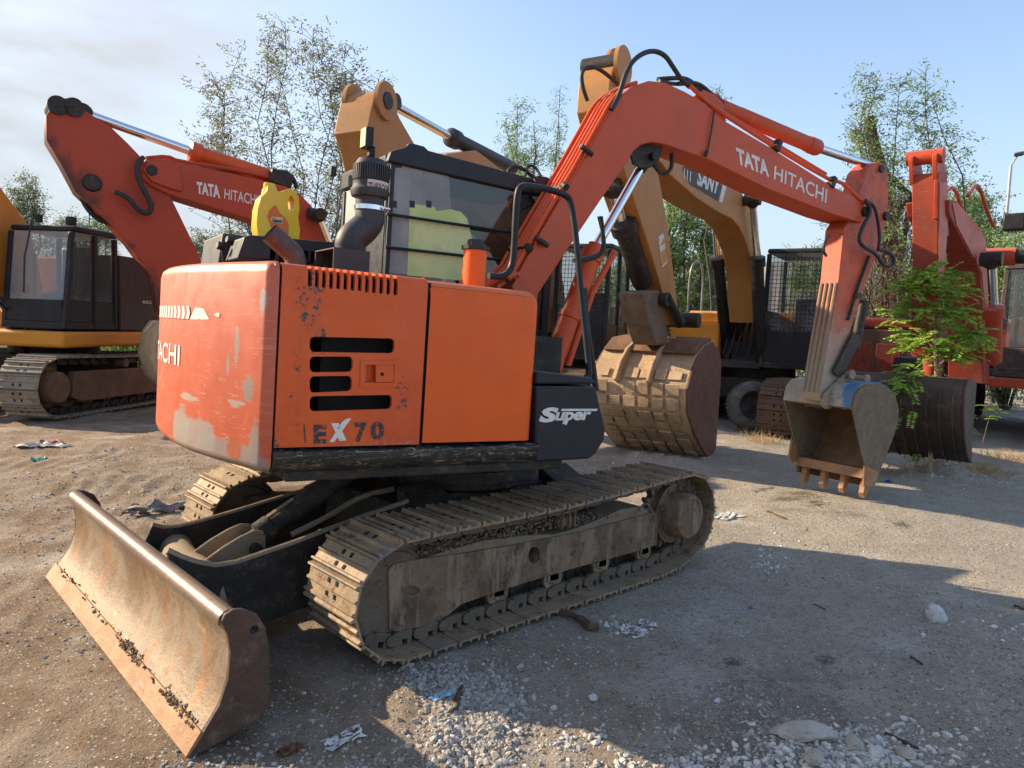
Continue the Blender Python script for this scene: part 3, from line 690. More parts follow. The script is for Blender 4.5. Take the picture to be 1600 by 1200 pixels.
mb = MB(BF); mb.bx(xt1-.06, xt1-.005, sy+.05, sy+.5, ztk0, zt_-.06); mb.bx(xd1-.01, xt1-.08, sy+.02, sy+.5, ztk0, zt_-.03); mb.build('tank', M['dark'], EX)
# hood top plate
mb = MB(BF); mb.bx(x_s, xt1-.02, sy+.28, .15, ztop-.02, ztop-.002); mb.build('hood_top', M['door'], EX)
mb = MB(BF); mb.bx(x_s-.002, x_s+.016, sy+.012, sy+.3, zd0-.03, ztop-.015); mb.build('door_seal', M['dark'], EX); mb = MB(BF); mb.bx(xd1-.004, xt0+.004, sy+.012, sy+.3, zd0-.03, ztop-.02); mb.build('door_seal', M['dark'], EX)
# side rail below the doors: rounded bulge
mb = MB(BF); zr0 = bs(600, 738).z; zr1 = bs(560, 700).z
A_ = bs(429, 743).z; B_ = zr1+.0
xe = bs(838, 700).x
prf = [(.10, A_-.002), (.03, A_+.006), (-.006, A_+.035), (-.022, A_+.08), (-.020, A_+.10), (-.004, B_-.005), (.02, B_)]
mb.prism([V(x_s+.006, sy+dy, z) for dy, z in prf]+[V(x_s+.006, sy+.2, B_), V(x_s+.006, sy+.2, A_)], (xe-x_s, 0, 0))
mb.build('side_rail', M['rail'], EX, bev=.006)
# front step box with Super lettering
fs = [(839, 604), (931, 604), (939, 640), (946, 668), (944, 688), (930, 710), (920, 717), (836, 722)]
mb = MB(BF); mb.prism([bs(*q)+V(0, -.003, 0) for q in fs], (0, .36, 0)); step = mb.build('step_box', M['char'], EX, bev=.012)
mb = MB(BF); a = bs(838, 600); b = bs(930, 600); mb.prism([V(a.x, sy-.004, a.z), V(b.x, sy-.004, b.z), V(b.x, sy-.004, b.z+.02), V(b.x-.04, sy-.004, b.z+.035), V(a.x, sy-.004, a.z+.065)], (0, .36, 0)); mb.build('step_lid', M['char'], step, bev=.01)
mb = MB(BF); q4 = lambda c4: quadmap(*[bs(*q)+V(0, -.0062, 0) for q in c4])
text(mb, 'S', q4(((840, 658), (866, 658), (848, 637), (874, 637))), off=.055)
text(mb, 'uper', q4(((865, 656), (920, 655), (871, 638), (925, 637))), off=.04, sp=.95)
mb.poly([bs(*q)+V(0, -.0062, 0) for q in ((875, 642), (877, 638.5), (933, 638.5), (931, 642))])
mb.poly([bs(*q)+V(0, -.0060, 0) for q in ((880, 656), (888, 656), (883, 665))])
mb.build('lettering', M['white'], step)
# ---- behind the hood: grey vented cover, knobs, exhaust, precleaner
bt5 = tr(BF, -.1)
P_ = lambda u, v, y: bt5(u, v, y)
yb_ = .02
pts = [P_(371, 404, yb_), P_(382, 370, yb_), P_(392, 367, yb_), P_(520, 378, yb_), P_(572, 386, yb_), P_(572, 416, yb_)]
mb = MB(BF); mb.prism([V(p.x, yb_, p.z) for p in pts[:1]]+[V(p.x, yb_, p.z) for p in pts[1:]], (0, .75, 0))
cu = MB(BF)
for u in (427, 441, 478, 490, 502, 457):
    a = P_(u-3.4, 387+(u-427)*.1, yb_); b = P_(u+3.4, 402+(u-427)*.08, yb_); cu.box(((a.x+b.x)/2, yb_, (a.z+b.z)/2-.02), (b.x-a.x, .2, a.z-b.z+.04))
vc = mb.build('air_box', M['char'], EX, bev=.008, cuts=cu)
mb = MB(BF); q0 = P_(338, 408, .4); q1 = P_(345, 365, .4); q2 = P_(385, 370, .4)
mb.prism([V(q0.x, .35, q0.z-.03), V(q1.x, .35, q1.z), V(q2.x, .35, q2.z), V(q2.x, .35, q0.z-.03)], (0, .55, 0)); mb.build('radiator_cap_box', M['dkplastic'], vc, bev=.01)
mb = MB(BF)
for u, v in ((347, 385), (362, 376)):
    c = P_(u, v, .3); mb.lathe(c, (-1, -.2, .15), [(0, .022), (.02, .024), (.03, .018)], 12); mb.cyl(c, c+V(.02, 0, -.14), .008)
mb.build('latch_knob', M['rubber'], vc)
yx = -.55; e_ = [P_(462, 424, yx), P_(462, 406, yx), P_(456, 394, yx), P_(442, 382, yx), P_(421, 363, yx)]
mb = MB(BF); pth = e_; P2 = [Vector(p) for p in pth]
mb.tube(P2, .050, 24, cap=False, smooth=3); mb.tube(P2, .045, 24, cap=False, smooth=3)
mb.build('exhaust_pipe', M['exh'], EX)
# precleaner
yp = -.30; c0 = P_(578, 300, yp); c1 = P_(580, 252, yp); ax = V(0, 0, 1); H0 = c0.z; cx, cyy = c0.x, yp
sc_ = (P_(606, 280, yp)-P_(552, 280, yp)).length/2
mb = MB(BF); hgt = c1.z-H0
mb.lathe((cx, cyy, H0-.03), ax, [(0, sc_*.6), (0, sc_*.98), (.02, sc_*1.05), (.035, sc_*1.05), (.05, sc_*.95), (hgt*.45, sc_*.93), (hgt*.5, sc_*.96), (hgt*.52, sc_*.90), (hgt*1.02+.01, sc_*.86), (hgt*1.1+.02, sc_*.72), (hgt*1.12+.025, sc_*.3)], 40)
for i in range(44):
    a = 2*pi*i/44; c, s_ = cos(a), sin(a); r_ = sc_*.91
    mb.box((cx+r_*c, cyy+r_*s_, H0-.03+hgt*.78), (.012, .006, hgt*.50), Matrix.Rotation(a, 3, 'Z'))
pre = mb.build('precleaner', M['dkplastic'], EX, ang=25)
mb = MB(BF)
zz = H0-.03+hgt*.14
def pc(u, v): a = -2.1+1.5*u; return V(cx+sc_*1.0*cos(a), cyy+sc_*1.0*sin(a), zz+v*.042)
zz0 = zz
mb.mi = 0
for i in range(12): mb.poly([pc(i/12, -.35)-V(0, 0, 0), pc((i+1)/12, -.35), pc((i+1)/12, 1.35), pc(i/12, 1.35)])
mb.mi = 1
def pc2(u, v): a = -2.05+1.4*u; return V(cx+sc_*1.012*cos(a), cyy+sc_*1.012*sin(a), zz0+v*.042)
text(mb, 'TURBOON', pc2, off=.02)
mb.build('band_lettering', [M['white2'], M['blackv']], pre)
nk = [P_(578, 306, yp), P_(578, 330, yp), P_(578, 348, yp), P_(563, 362, yp), P_(548, 374, yp), P_(546, 392, yp), P_(546, 410, yp)]
mb = MB(BF); rn = (P_(599, 320, yp)-P_(557, 320, yp)).length/2
mb.tube(nk, [rn, rn, rn*1.02, rn*1.05, rn*1.05, rn, rn], 24, smooth=2); mb.build('intake_duct', M['dkplastic'], EX, ang=60)
mb = MB(BF); c = P_(578, 326, yp); mb.lathe((c.x, c.y, c.z-.012), (0, 0, 1), [(0, rn), (0, rn+.006), (.024, rn+.006), (.024, rn)], 24); mb.cyl((c.x+.04, c.y-rn-.01, c.z), (c.x+.08, c.y-rn, c.z), .008); mb.build('hose_clamp', M['chrome'], EX)
mb = MB(BF); a = P_(522, 386, -.45); b = P_(577, 420, -.45); x0, x1 = a.x, b.x; za, zb_ = a.z, ztop-.03
mb.bx(x0, x1, -.45, -.443, zb_, za); mb.bx(x0, x1, -.443, -.15, za-.006, za); mb.bx(x1-.006, x1, -.443, -.15, zb_, za-.007); mb.bx(x0, x1-.007, -.157, -.15, zb_, za-.007); mb.cyl((x0+.03, -.35, zb_), (x0+.03, -.35, zb_+.08), .02)
mb.build('duct_box', M['dkplastic'], EX)
# filler neck
c = P_(740, 439, -.82); ctop = P_(740, 388, -.82); r_ = (P_(756, 420, -.82)-P_(724, 420, -.82)).length/2
mb = MB(BF); mb.lathe((c.x, -.82, zt_-.01), (0, 0, 1), [(0, r_*1.25), (.008, r_*1.2), (.01, r_), (ctop.z-zt_-.01, r_), (ctop.z-zt_, r_)], 28); fn_ = mb.build('filler_neck', M['tank'], EX)
mb = MB(BF); mb.lathe((c.x, -.82, ctop.z-.008), (0, 0, 1), [(0, r_*1.18), (.018, r_*1.2), (.022, r_*.75), (.05, r_*.7), (.055, r_*.5)], 12); mb.build('filler_cap', M['rubber'], fn_, ang=25)
mb = MB(BF); c = bs(680, 430, -1.0); mb.cyl((c.x-.05, -.98, zt_-.005), (c.x-.05, -.98, zt_+.014), .008, seg=8); mb.build('hood_bolt', M['tank'], EX)

# ---- boom
yn = -.10; bn = tr(BF, yn); W_ = .28
top = [(800, 447), (847, 361), (900, 272), (946, 190), (958, 168), (972, 149), (990, 134), (1014, 126), (1040, 129), (1070, 143), (1102, 161), (1121, 182), (1205, 231), (1294, 287), (1303, 292), (1330, 305), (1347, 318)]
nose = [(1354, 326), (1355, 337), (1346, 348)]
bot = [(1303, 335), (1200, 295), (1107, 249), (1050, 229), (1034, 224), (1018, 222), (1002, 226), (990, 236), (981, 252), (935, 318), (890, 385), (841, 459), (836, 500), (815, 500)]
pts = [bn(*q) for q in top+nose+bot]
mb = MB(BF); mb.prism(pts, (0, W_, 0)); boom = mb.build('boom', M['boom'], EX, bev=.006)
# cylinder lug plates in the arch, weld seams
mb = MB(BF); lc = bn(1010, 247, .02)
for yy in (-.075, .075): mb.prism([bn(u, v, .04+yy) for u, v in ((985, 240), (1000, 224), (1024, 222), (1036, 228), (1030, 250), (1016, 262), (1000, 262), (990, 254))], (0, .02, 0))
mb.cyl((lc.x, -.08, lc.z), (lc.x, .16, lc.z), .030); mb.build('boom_lug', M['grease'], boom, bev=.003)
# lettering
def boomtext(mb, s, c4, yy=yn-.0022, **k):
    p = [bn(u, v, yy) for u, v in c4]; text(mb, s, quadmap(*p), **k)
mb = MB(BF)
boomtext(mb, 'TATA', ((1152, 254), (1202, 275.5), (1149.5, 230), (1200, 252)), off=.045)
boomtext(mb, 'HITACHI', ((1209, 279), (1291, 317), (1210.5, 258), (1293, 295)), off=.012, sp=1.03)
mb.build('lettering', M['white'], boom)
# boom cylinder
bc = lambda u, v: bn(u, v, .04)
b0, b1, b2 = bc(838, 640), bc(928, 392), bc(1008, 250)
mb = MB(BF); d = (b1-b0).normalized(); Lb = (b1-b0).length
rb = (bc(880, 455)-bc(838, 440)).length/2*.92
rb = .074
mb.lathe(b0, d, [(0, rb), (Lb*.56, rb), (Lb*.565, rb*1.1), (Lb*.60, rb*1.1), (Lb*.605, rb*.98), (Lb*.93, rb*.95), (Lb*.935, rb*1.08), (Lb*1.0, rb*1.08), (Lb*1.005, rb*.8), (Lb*1.04, rb*.75)], 28)
bcy = mb.build('boom_cylinder', M['cyl'], EX)
mb = MB(BF); mb.cyl(b1, b2, .034, seg=24); mb.build('cylinder_rod', M['chrome'], bcy)
mb = MB(BF); dr_ = (b2-b1).normalized(); mb.lathe(b2-dr_*.10, dr_, [(0, .03), (0.01, .045), (.06, .05)], 16); mb.cyl(b2-V(0, .06, 0), b2+V(0, .06, 0), .06); mb.tube([b2+V(.02, -.05, -.02), b2+V(.12, -.06, -.10), b2+V(.22, -.06, -.04), b2+V(.22, -.04, .08)], .015, 8, smooth=2); mb.build('rod_eye', M['grease'], bcy)
mb = MB(BF); sd_ = V(.6, -.5, -.35).normalized()
mb.tube([bc(868, 560)+sd_*.10, bc(905, 450)+sd_*.10, bc(940, 385)+sd_*.10], .022, 10); mb.build('cylinder_pipe', M['cyl'], bcy)
mb = MB(BF); mb.tube([bc(893, 440)+sd_*.10, bc(893, 500)+sd_*.12, bc(905, 545)+sd_*.1, bc(912, 600)+sd_*.1], .022, 10, smooth=2); mb.build('hydraulic_hose', M['rubber'], bcy)
mb = MB(BF); mb.tube([bn(936, 338, -.2), bn(944, 372, -.2), bn(944, 392, -.2), bn(934, 402, -.2), bn(912, 408, -.2), bn(898, 408, -.25)], .013, 8, smooth=2); mb.build('hydraulic_hose', M['black'], bcy)
# pipes on the boom's top face
def ntop(u, v, y, h):       # lifted off the top face
    return bn(u, v, yn)+V(0, y-yn, 0)+h
tpath = [(806, 436), (847, 361), (900, 272), (946, 190), (960, 164), (975, 146)]
for i, y in enumerate((-.075, -.03, .015, .06, .13)):
    mb = MB(BF); P = []
    for (u, v) in tpath: P.append(ntop(u, v, y+.0, V(-.022, 0, .014)))
    P = [P[0]+V(-.10-.03*i, .02*i, -.08)]+P
    if i in (3, 4): P += [ntop(1000, 131, y, V(0, 0, .026)), ntop(1018, 126, y, V(0, 0, .026))]
    mb.tube(P, .0155, 8, smooth=1); mb.build('boom_pipe', M['cyl'], boom)
# pipe clamps
for (u, v) in ((830, 392), (886, 296), (800, 440)):
    mb = MB(BF); c = ntop(u, v, 0, V(-.03, 0, .018)); d = (ntop(u+10, v-17, 0, V(-.03, 0, .018))-c).normalized()
    mb.tube([c+V(0, -.10, 0), c+V(0, .16, 0)], .013, 6); mb.cyl(c+V(.01, -.115, -.01), c+V(0.01, -.08, 0.01), .026, seg=8); mb.build('pipe_clamp', M['grease'], boom)
# stop bolt on the side face
for (u, v) in ((842, 378), (912, 236)):
    mb = MB(BF); c = bn(u, v); mb.tube([c+V(-.05, -.03, .02), c+V(.05, -.03, -.02)], .018, 10); mb.cyl(c+V(0, -.03, 0), c+V(0, .01, 0), .012); mb.build('side_bracket', M['grease'], boom)
# hoses arching over the bend
H = lambda u, v, y: bn(u, v, y)
for P, r_ in ((( (955, 172, -.10), (968, 148, -.10), (976, 118, -.10), (990, 92, -.09), (1015, 78, -.08), (1038, 84, -.08), (1052, 105, -.07), (1064, 124, -.06), (1078, 136, -.06)), .0175),
              (((918, 158, .15), (910, 135, .15), (908, 112, .15), (920, 103, .15), (938, 108, .15), (962, 128, .14)), .014),
              (((1028, 124, .02), (1050, 122, .02), (1072, 122, .02), (1088, 134, .02), (1108, 150, .02), (1124, 155, .02)), .017),
              (((1030, 127, -.03), (1055, 132, -.03), (1080, 130, -.03), (1100, 150, -.03), (1120, 160, -.03)), .015),
              (((1060, 130, -.05), (1090, 128, -.05), (1110, 145, -.05), (1130, 160, -.05)), .014)):
    mb = MB(BF); mb.tube([H(*q) for q in P], r_, 10, smooth=3); mb.build('boom_hose', M['rubber'], boom)
mb = MB(BF); mb.tube([H(1116, 172, -.115), H(1114, 190, -.12), H(1110, 212, -.12), H(1105, 240, -.11)], .007, 6, smooth=2); mb.cyl(H(1105, 236, -.125), H(1102, 244, -.125), .014); mb.build('loose_cable', M['rubber'], boom)
mb = MB(BF); mb.tube([H(1078, 134, -.08), H(1110, 165, -.08), H(1200, 224, -.08), H(1290, 278, -.08), H(1305, 282, -.08), H(1320, 288, -.09), H(1350, 318, -.10)], .0165, 8, smooth=1); mb.build('boom_pipe', M['cyl'], boom)
mb = MB(BF); mb.tube([H(1115, 166, .0), H(1200, 218, .0), H(1290, 272, .0)], .0165, 8, smooth=1); mb.build('boom_pipe', M['cyl'], boom)
for u, v in ((1214, 228), (1300, 285)):
    mb = MB(BF); c = H(u, v, -.09); mb.box(c, (.05, .06, .10), Matrix.Rotation(.4, 3, 'Y')); mb.box(c+V(-.04, .02, -.02), (.05, .03, .03)); mb.build('pipe_clamp', M['grease'], boom, bev=.006)
# arm cylinder
ya = .04; a0, a1, a2 = bn(1108, 160, ya), bn(1277, 231, ya), bn(1372, 263, ya)
mb = MB(BF); d = (a1-a0).normalized(); Lc = (a1-a0).length; ra = .071
mb.cyl(a0-V(0, .08, 0), a0+V(0, .08, 0), .05)
mb.lathe(a0, d, [(0, .03), (.03, .05), (.06, ra*.85), (Lc*.25, ra*.85), (Lc*.252, ra*.88), (Lc*.9, ra*.88), (Lc*.902, ra*1.0), (Lc*.99, ra*1.0), (Lc*1.005, ra*.9), (Lc*1.01, ra*.6)], 28)
ac = mb.build('arm_cylinder', M['boom'], EX)
mb = MB(BF); mb.cyl(a1, a2, .036, seg=24); mb.build('cylinder_rod', M['chrome'], ac)
mb = MB(BF)
for yy in (-.07, .13): mb.prism([bn(u, v, yy+.0) for u, v in ((1085, 150), (1100, 140), (1118, 148), (1130, 160), (1135, 190), (1095, 165))], (0, .02, 0))
mb.build('cylinder_bracket', M['boom'], boom, bev=.004)
# ---- arm (stick)
m = NM('arm_paint_dusty'); X = m.xyz(); n1 = m.noise(6, 7, .7); c = m.mix(m.rng(n1, .38, .66), (.56, .085, .026), (.40, .062, .028))
c = m.mix(m.math('MULTIPLY', m.rng(m.noise(42, 8, .72), .52, .62), m.rng(m.noise(2.6, 4), .40, .55)), c, (.06, .045, .04))
c = m.mix(m.math('MULTIPLY', m.rng(m.noise(9, 6, .65, scale=(1, 1, .15)), .52, .68), .6), c, (.12, .06, .04))
c = m.mix(m.rng(m.math('ADD', X[2], m.math('MULTIPLY', m.noise(5, 7, .7), .9)), 2.3, 1.75), c, (.36, .29, .22))
m.bump(n1, .2, .01); M['armd'] = m.out(c, .55)
yk = -.055; kn = tr(BF, yk); WA = .19
ap = [(1319, 357), (1330, 340), (1340, 318), (1347, 292), (1353, 268), (1362, 257), (1374, 252), (1384, 258), (1387, 272), (1388, 300), (1387, 335), (1375, 385), (1347, 458), (1328, 520), (1310, 578), (1302, 612), (1294, 628), (1284, 627), (1281, 616), (1290, 560), (1300, 500), (1311, 436)]
pa = [kn(*q) for q in ap]
mb = MB(BF); mb.prism(pa, (0, WA, 0)); arm = mb.build('arm', M['armd'], EX, bev=.006)
mb = MB(BF); c = kn(1376, 264); mb.cyl((c.x, yk-.02, c.z), (c.x, yk+WA+.02, c.z), .035); mb.build('pivot_pin', M['grease'], arm)
mb = MB(BF); c = bn(1350, 331); mb.cyl((c.x, yn-.03, c.z), (c.x, yn+W_+.02, c.z), .045); mb.build('pivot_pin', M['grease'], arm)
mb = MB(BF); c = kn(1383, 338); mb.cyl((c.x, yk-.03, c.z), (c.x, yk+WA+.03, c.z), .04)
mb.build('pivot_pin', M['grease'], arm)
# wear strips down the front of the arm
AP_ = [kn(u, v) for u, v in ((1310, 442), (1300, 500), (1290, 560), (1282, 614))]
for i in range(4):
    y = yk+.02+i*.048; mb = MB(BF)
    mb.tube([p+V(-.006, y-yk, 0) for p in AP_], .0125, 6); mb.build('wear_bar', M['sandy'], arm)
# hoses at the elbow
for P, r_ in ((((1352, 312), (1362, 330), (1350, 350), (1340, 375), (1352, 388), (1368, 395), (1380, 415), (1395, 418), (1398, 402), (1385, 392), (1372, 390)), .017),
              (((1352, 314), (1366, 320), (1372, 345), (1375, 375), (1372, 392)), .015),
              (((1291, 400), (1286, 392), (1290, 375), (1296, 368)), .012)):
    mb = MB(BF); mb.tube([bn(u, v, yn-.05) for u, v in P], r_, 8, smooth=3); mb.build('arm_hose', M['rubber'], arm)
mb = MB(BF); mb.tube([kn(1358, 400, yk-.02), kn(1340, 450, yk-.02), kn(1325, 500, yk-.02)], .014, 8); mb.box(kn(1340, 462, yk-.02), (.06, .03, .05)); mb.build('arm_pipe', M['grease'], arm)
# bucket cylinder, link
mb = MB(BF); q0 = kn(1338, 490, -.02+.06); q1 = kn(1308, 585, .04); d = (q1-q0)
c0 = kn(1336, 520, .04); c1 = kn(1318, 590, .04)
mb.cyl(kn(1345, 470, .04)+V(.05, 0, 0), kn(1330, 545, .04)+V(.05, 0, 0), .045); mb.build('bucket_cylinder', M['grease'], arm)
for yy in (-.10, .16):
    mb = MB(BF); mb.prism([kn(u, v, yy) for u, v in ((1332, 522), (1342, 524), (1344, 534), (1318, 586), (1308, 588), (1303, 580))], (0, .02, 0)); mb.build('bucket_link', M['grease'], arm, bev=.004)
for (u, v) in ((1303, 583), (1327, 590)):
    mb = MB(BF); c = kn(u, v, .04); mb.lathe((c.x, -.15, c.z), (0, 1, 0), [(0, .045), (.025, .045), (.025, .03), (.36, .03)], 18); mb.build('link_pin', M['sandy'], arm)
mb = MB(BF); c = kn(1292, 627, .04); mb.lathe((c.x, -.17, c.z), (0, 1, 0), [(0, .055), (.045, .055), (.045, .038), (.37, .038), (.37, .055), (.42, .055)], 18)
mb.build('link_pin', M['sandy'], arm)
# ---- bucket
yB0, yB1 = -.32, .40; kb = tr(BF, yB0)
prof = [kb(u, v) for u, v in ((1332, 640), (1336, 618), (1344, 607), (1358, 602), (1376, 602), (1390, 608), (1399, 619), (1405, 640), (1404, 655), (1398, 678), (1388, 705), (1377, 732), (1366, 762))]
front = [kb(u, v) for u, v in ((1350, 760), (1352, 728))]
M['bkin'] = rusty('bucket_rust', (.20, .12, .065), (.28, .16, .075), (.12, .075, .05), .75, 2.2, 0, .5, hi=(.34, .2, .1))
M['bkside'] = rusty('bucket_mud_crust', (.25, .20, .14), (.19, .145, .10), (.12, .09, .065), .9, 5, 0, 1.2)
mb = MB(BF); mb.sheet([V(p.x, 0, p.z) for p in prof], (0, yB0+.012, 0), (0, yB1-.012, 0), -.014)
bk = mb.build('bucket', M['bkin'], EX, ang=45)
mb = MB(BF); mb.prism(prof+front, (0, .014, 0)); mb.build('side_plate', M['bkside'], bk, bev=.003)
mb = MB(BF); mb.prism([p+V(0, yB1-yB0-.014, 0) for p in prof+front], (0, .014, 0)); mb.build('side_plate', M['bkside'], bk, bev=.003)
mb = MB(BF); f1 = front[1]; l1 = prof[-1]
mb.prism([V(front[0].x-.01, yB0-.004, front[0].z), V(prof[-1].x+.0, yB0-.004, prof[-1].z+.0), V(prof[-2].x-.04, yB0-.004, prof[-2].z-.03), V(f1.x-.012, yB0-.004, f1.z)], (0, .02, 0)); mb.build('side_cutter', M['edge'], bk, bev=.004)
mb = MB(BF); mb.prism([V(p.x, yB1-.01, p.z) for p in (f1+V(-.10, 0, .12), f1+V(.04, 0, .14), f1+V(.03, 0, -.06), f1+V(-.06, 0, -.10), f1+V(-.12, 0, -.05))], (0, .022, 0)); mb.build('side_cutter', M['edge'], bk, bev=.004)
mb = MB(BF); mb.prism([V(front[0].x-.02, yB0+.01, front[0].z+.07), V(prof[-1].x-.01, yB0+.01, prof[-1].z+.07), V(prof[-2].x-.03, yB0+.01, prof[-2].z-.02), V(f1.x+.0, yB0+.01, f1.z-.03)], (0, yB1-yB0-.02, 0)); mb.build('lip', M['edge'], bk, bev=.004)
for i in range(4):
    y = yB0+.04+(yB1-yB0-.10)*i/3; x = (front[0].x+prof[-1].x)/2-.015; z = kb(1358, 779).z
    mb = MB(BF); mb.prism([V(x-.03, y-.035, z+.18), V(x+.03, y-.035, z+.18), V(x+.035, y-.03, z+.08), V(x+.015, y-.02, z-.0), V(x-.005, y-.02, z-.0), V(x-.045, y-.03, z+.05)], (0, .055, 0)); mb.build('tooth', M['edge'], bk, bev=.006)
m = NM('worn_blue_paint'); Xb = m.xyz(); n1 = m.noise(7, 7, .7); c = m.mix(m.rng(n1, .4, .6), (.30, .245, .18), (.38, .33, .26)); c = m.mix(m.rng(m.math('ADD', Xb[1], m.math('MULTIPLY', n1, .5)), -.52, -.62), c, (.05, .15, .27)); M['blue'] = m.out(c, .5)
mb = MB(BF)
tb = [prof[0], prof[1], prof[2], prof[3], prof[4], prof[5]]
mb.sheet([V(p.x-.012, 0, p.z+.012) for p in tb], (0, yB0+.015, 0), (0, yB1-.015, 0), -.012); mb.build('top_plate', M['blue'], bk, ang=50)
for y in (-.10, .16):
    mb = MB(BF); c = kn(1292, 627, y); e = kn(1327, 588, y)
    mb.prism([V(c.x-.07, y, c.z-.03), V(c.x-.04, y, c.z+.06), V(e.x-.04, y, e.z+.04), V(e.x+.05, y, e.z+.02), V(prof[3].x+.02, y, prof[3].z), V(prof[0].x+.02, y, prof[0].z-.02), V(c.x, y, c.z-.07)], (0, .022, 0)); mb.build('bucket_ear', M['sandy'], bk, bev=.005)
# ---- guard rails
def rail(name, P, r_, par=EX):
    mb = MB(BF); mb.tube(P, r_, 12, smooth=3); return mb.build(name, M['black'], par)
g = lambda u, v, y: bn(u, v, y)
rail('grab_rail', [g(764, 431, -.75), g(785, 433, -.75), g(798, 422, -.75), g(803, 400, -.75), g(806, 330, -.75), g(809, 296, -.75), g(818, 289, -.75), g(850, 294, -.70), g(884, 304, -.70), g(892, 314, -.70), g(900, 370, -.75), g(908, 460, -.80), g(920, 570, -.90), g(921, 592, -.93), g(908, 602, -.95), g(880, 598, -1.0), g(848, 592, -1.04)], .0185)
rail('bracket_rail', [g(897, 407, -.76), g(918, 403, -.74), g(936, 398, -.72), g(943, 388, -.72), g(942, 362, -.72), g(939, 338, -.72)], .0125)
# ---- cab
cb = tr(BF, .20); cr = cb(596, 224); rl = tr(BF, 1.06)
X0 = -.52; X1 = .72; Y0 = .20; Y1 = 1.06; Zt = cr.z; Zb = 1.05
M['glassD'] = None
m = NM('dusty_dark_glass'); m.l(m.rng(m.noise(4, 7, .7, scale=(1, 1, .4)), .35, .75, .62, .85), m.b.inputs['Alpha']); m.b.inputs['Specular IOR Level'].default_value = .9; M['glassD'] = m.out(m.mix(m.rng(m.noise(3, 5), .35, .65), (.022, .027, .022), (.05, .052, .044)), .07)
m = NM('grey_glass_reflection'); c = m.mix(m.rng(m.noise(2.2, 6, .6), .35, .65), (.20, .195, .185), (.33, .32, .30)); c = m.mix(m.math('MULTIPLY', m.rng(m.noise(30, 5, .6, scale=(1, 1, .06)), .5, .8), .4), c, (.07, .07, .065)); M['grey_refl'] = m.out(c, .35)  # grey building reflection of the cab glass, painted as a flat colour
m = NM('lime_reflection'); c = m.mix(m.rng(m.noise(2.5, 3), .4, .6), (.66, .68, .30), (.52, .60, .17)); c = m.mix(m.math('MULTIPLY', m.rng(m.noise(9, 6, .7), .5, .7), .35), c, (.40, .42, .22)); M['lime'] = m.out(c, .35)  # yellow-green reflection of the cab glass, painted as a flat colour
m = NM('pale_glass'); m.b.inputs['Transmission Weight'].default_value = .0; M['pale'] = m.out(m.mix(m.rng(m.noise(2, 3), .4, .6), (.42, .46, .42), (.52, .55, .50)), .12)
m = NM('cab_glass'); m.b.inputs['Alpha'].default_value = .35; M['clear'] = m.out((.25, .28, .28), .05)
mb = MB(BF)
mb.prism([V(X0, Y0, Zt-.03), V(X0-.02, Y0, Zt-.10), V(X1+.05, Y0, Zt-.13), V(X1+.05, Y0, Zt-.06), V(X1-.1, Y0, Zt-.02), V(X0+.25, Y0, Zt+.02), V(X0+.22, Y0, Zt+.04), V(X0+.12, Y0, Zt+.045), V(X0+.10, Y0, Zt+.01)], (0, .06, 0))
mb.bx(X0+.02, X1, Y0+.05, Y1-.02, Zt-.08, Zt-.02)
cab = mb.build('cab', M['char'], EX, bev=.012)
mb = MB(BF); mb.bx(X0-.01, X0+.05, Y0+.07, Y1, Zt-.16, Zt-.04); mb.bx(X0, X0+.04, Y1-.05, Y1, Zb, Zt-.17); mb.bx(X0, X0+.04, Y0+.06, Y0+.34, Zb, Zt-.17); mb.bx(X0, X0+.03, Y0+.345, Y1-.055, Zb, 1.75); mb.build('rear_wall', M['char'], cab, bev=.01)
mb = MB(BF); mb.bx(X0+.012, X0+.020, Y0+.34, Y1-.05, 1.75, Zt-.17); mb.build('rear_window', M['pale'], cab)
mb = MB(BF); mb.bx(X0-.02, X0-.012, Y0+.36, Y0+.42, 1.55, Zt-.2); mb.build('window_seal', M['rubber'], cab)
mb = MB(BF); mb.bx(X1-.03, X1+.03, Y0, Y0+.05, Zb, Zt-.14); mb.bx(X0, X0+.03, Y0, Y0+.05, Zb, Zt-.11); mb.bx(X1, X1+.04, Y0+.06, Y1, Zb, 1.5); mb.bx(X0+.035, X1, Y0+.01, Y0+.045, Zb, 1.55); mb.bx(X0+.05, X1-.02, Y1-.04, Y1, Zb, 1.85); mb.bx(X0+.45, X0+.52, Y1-.035, Y1-.005, 1.85, Zt-.1); mb.build('cab_frame', M['char'], cab, bev=.006)
q = lambda pts, y: [cb(u, v, y) for u, v in pts]
yg = Y0+.03
mb = MB(BF); mb.prism([V(X0+.035, yg, 1.55), V(X1-.035, yg, 1.55), V(X1-.035, yg, Zt-.13), V(X0+.035, yg, Zt-.11)], (0, .004, 0)); mb.build('side_window', M['glassD'], cab)
mb = MB(BF); mb.prism(q(((603, 262), (612, 240), (700, 252), (705, 330), (707, 436), (600, 425)), yg-.001), (0, -.002, 0)); mb.build('grey_reflection', M['grey_refl'], cab)  # flat sheet over the pane carrying the painted grey reflection
mb = MB(BF); mb.prism(q(((640, 318), (678, 323), (682, 330), (704, 327), (720, 331), (730, 342), (737, 372), (738, 440), (636, 430)), yg-.0035), (0, -.002, 0)); mb.build('lime_reflection', M['lime'], cab)  # flat sheet over the pane carrying the painted lime reflection
mb = MB(BF); mb.prism(q(((612, 240), (628, 242), (628, 262), (612, 262)), yg-.004), (0, -.0015, 0))
for u in (612, 640, 666): mb.prism(q(((u, 313), (u+8, 314), (u+8, 325), (u, 324)), yg-.004), (0, -.0015, 0))
mb.build('dark_patch', M['rubber'], cab)  # small dark patches laid over the painted window reflection
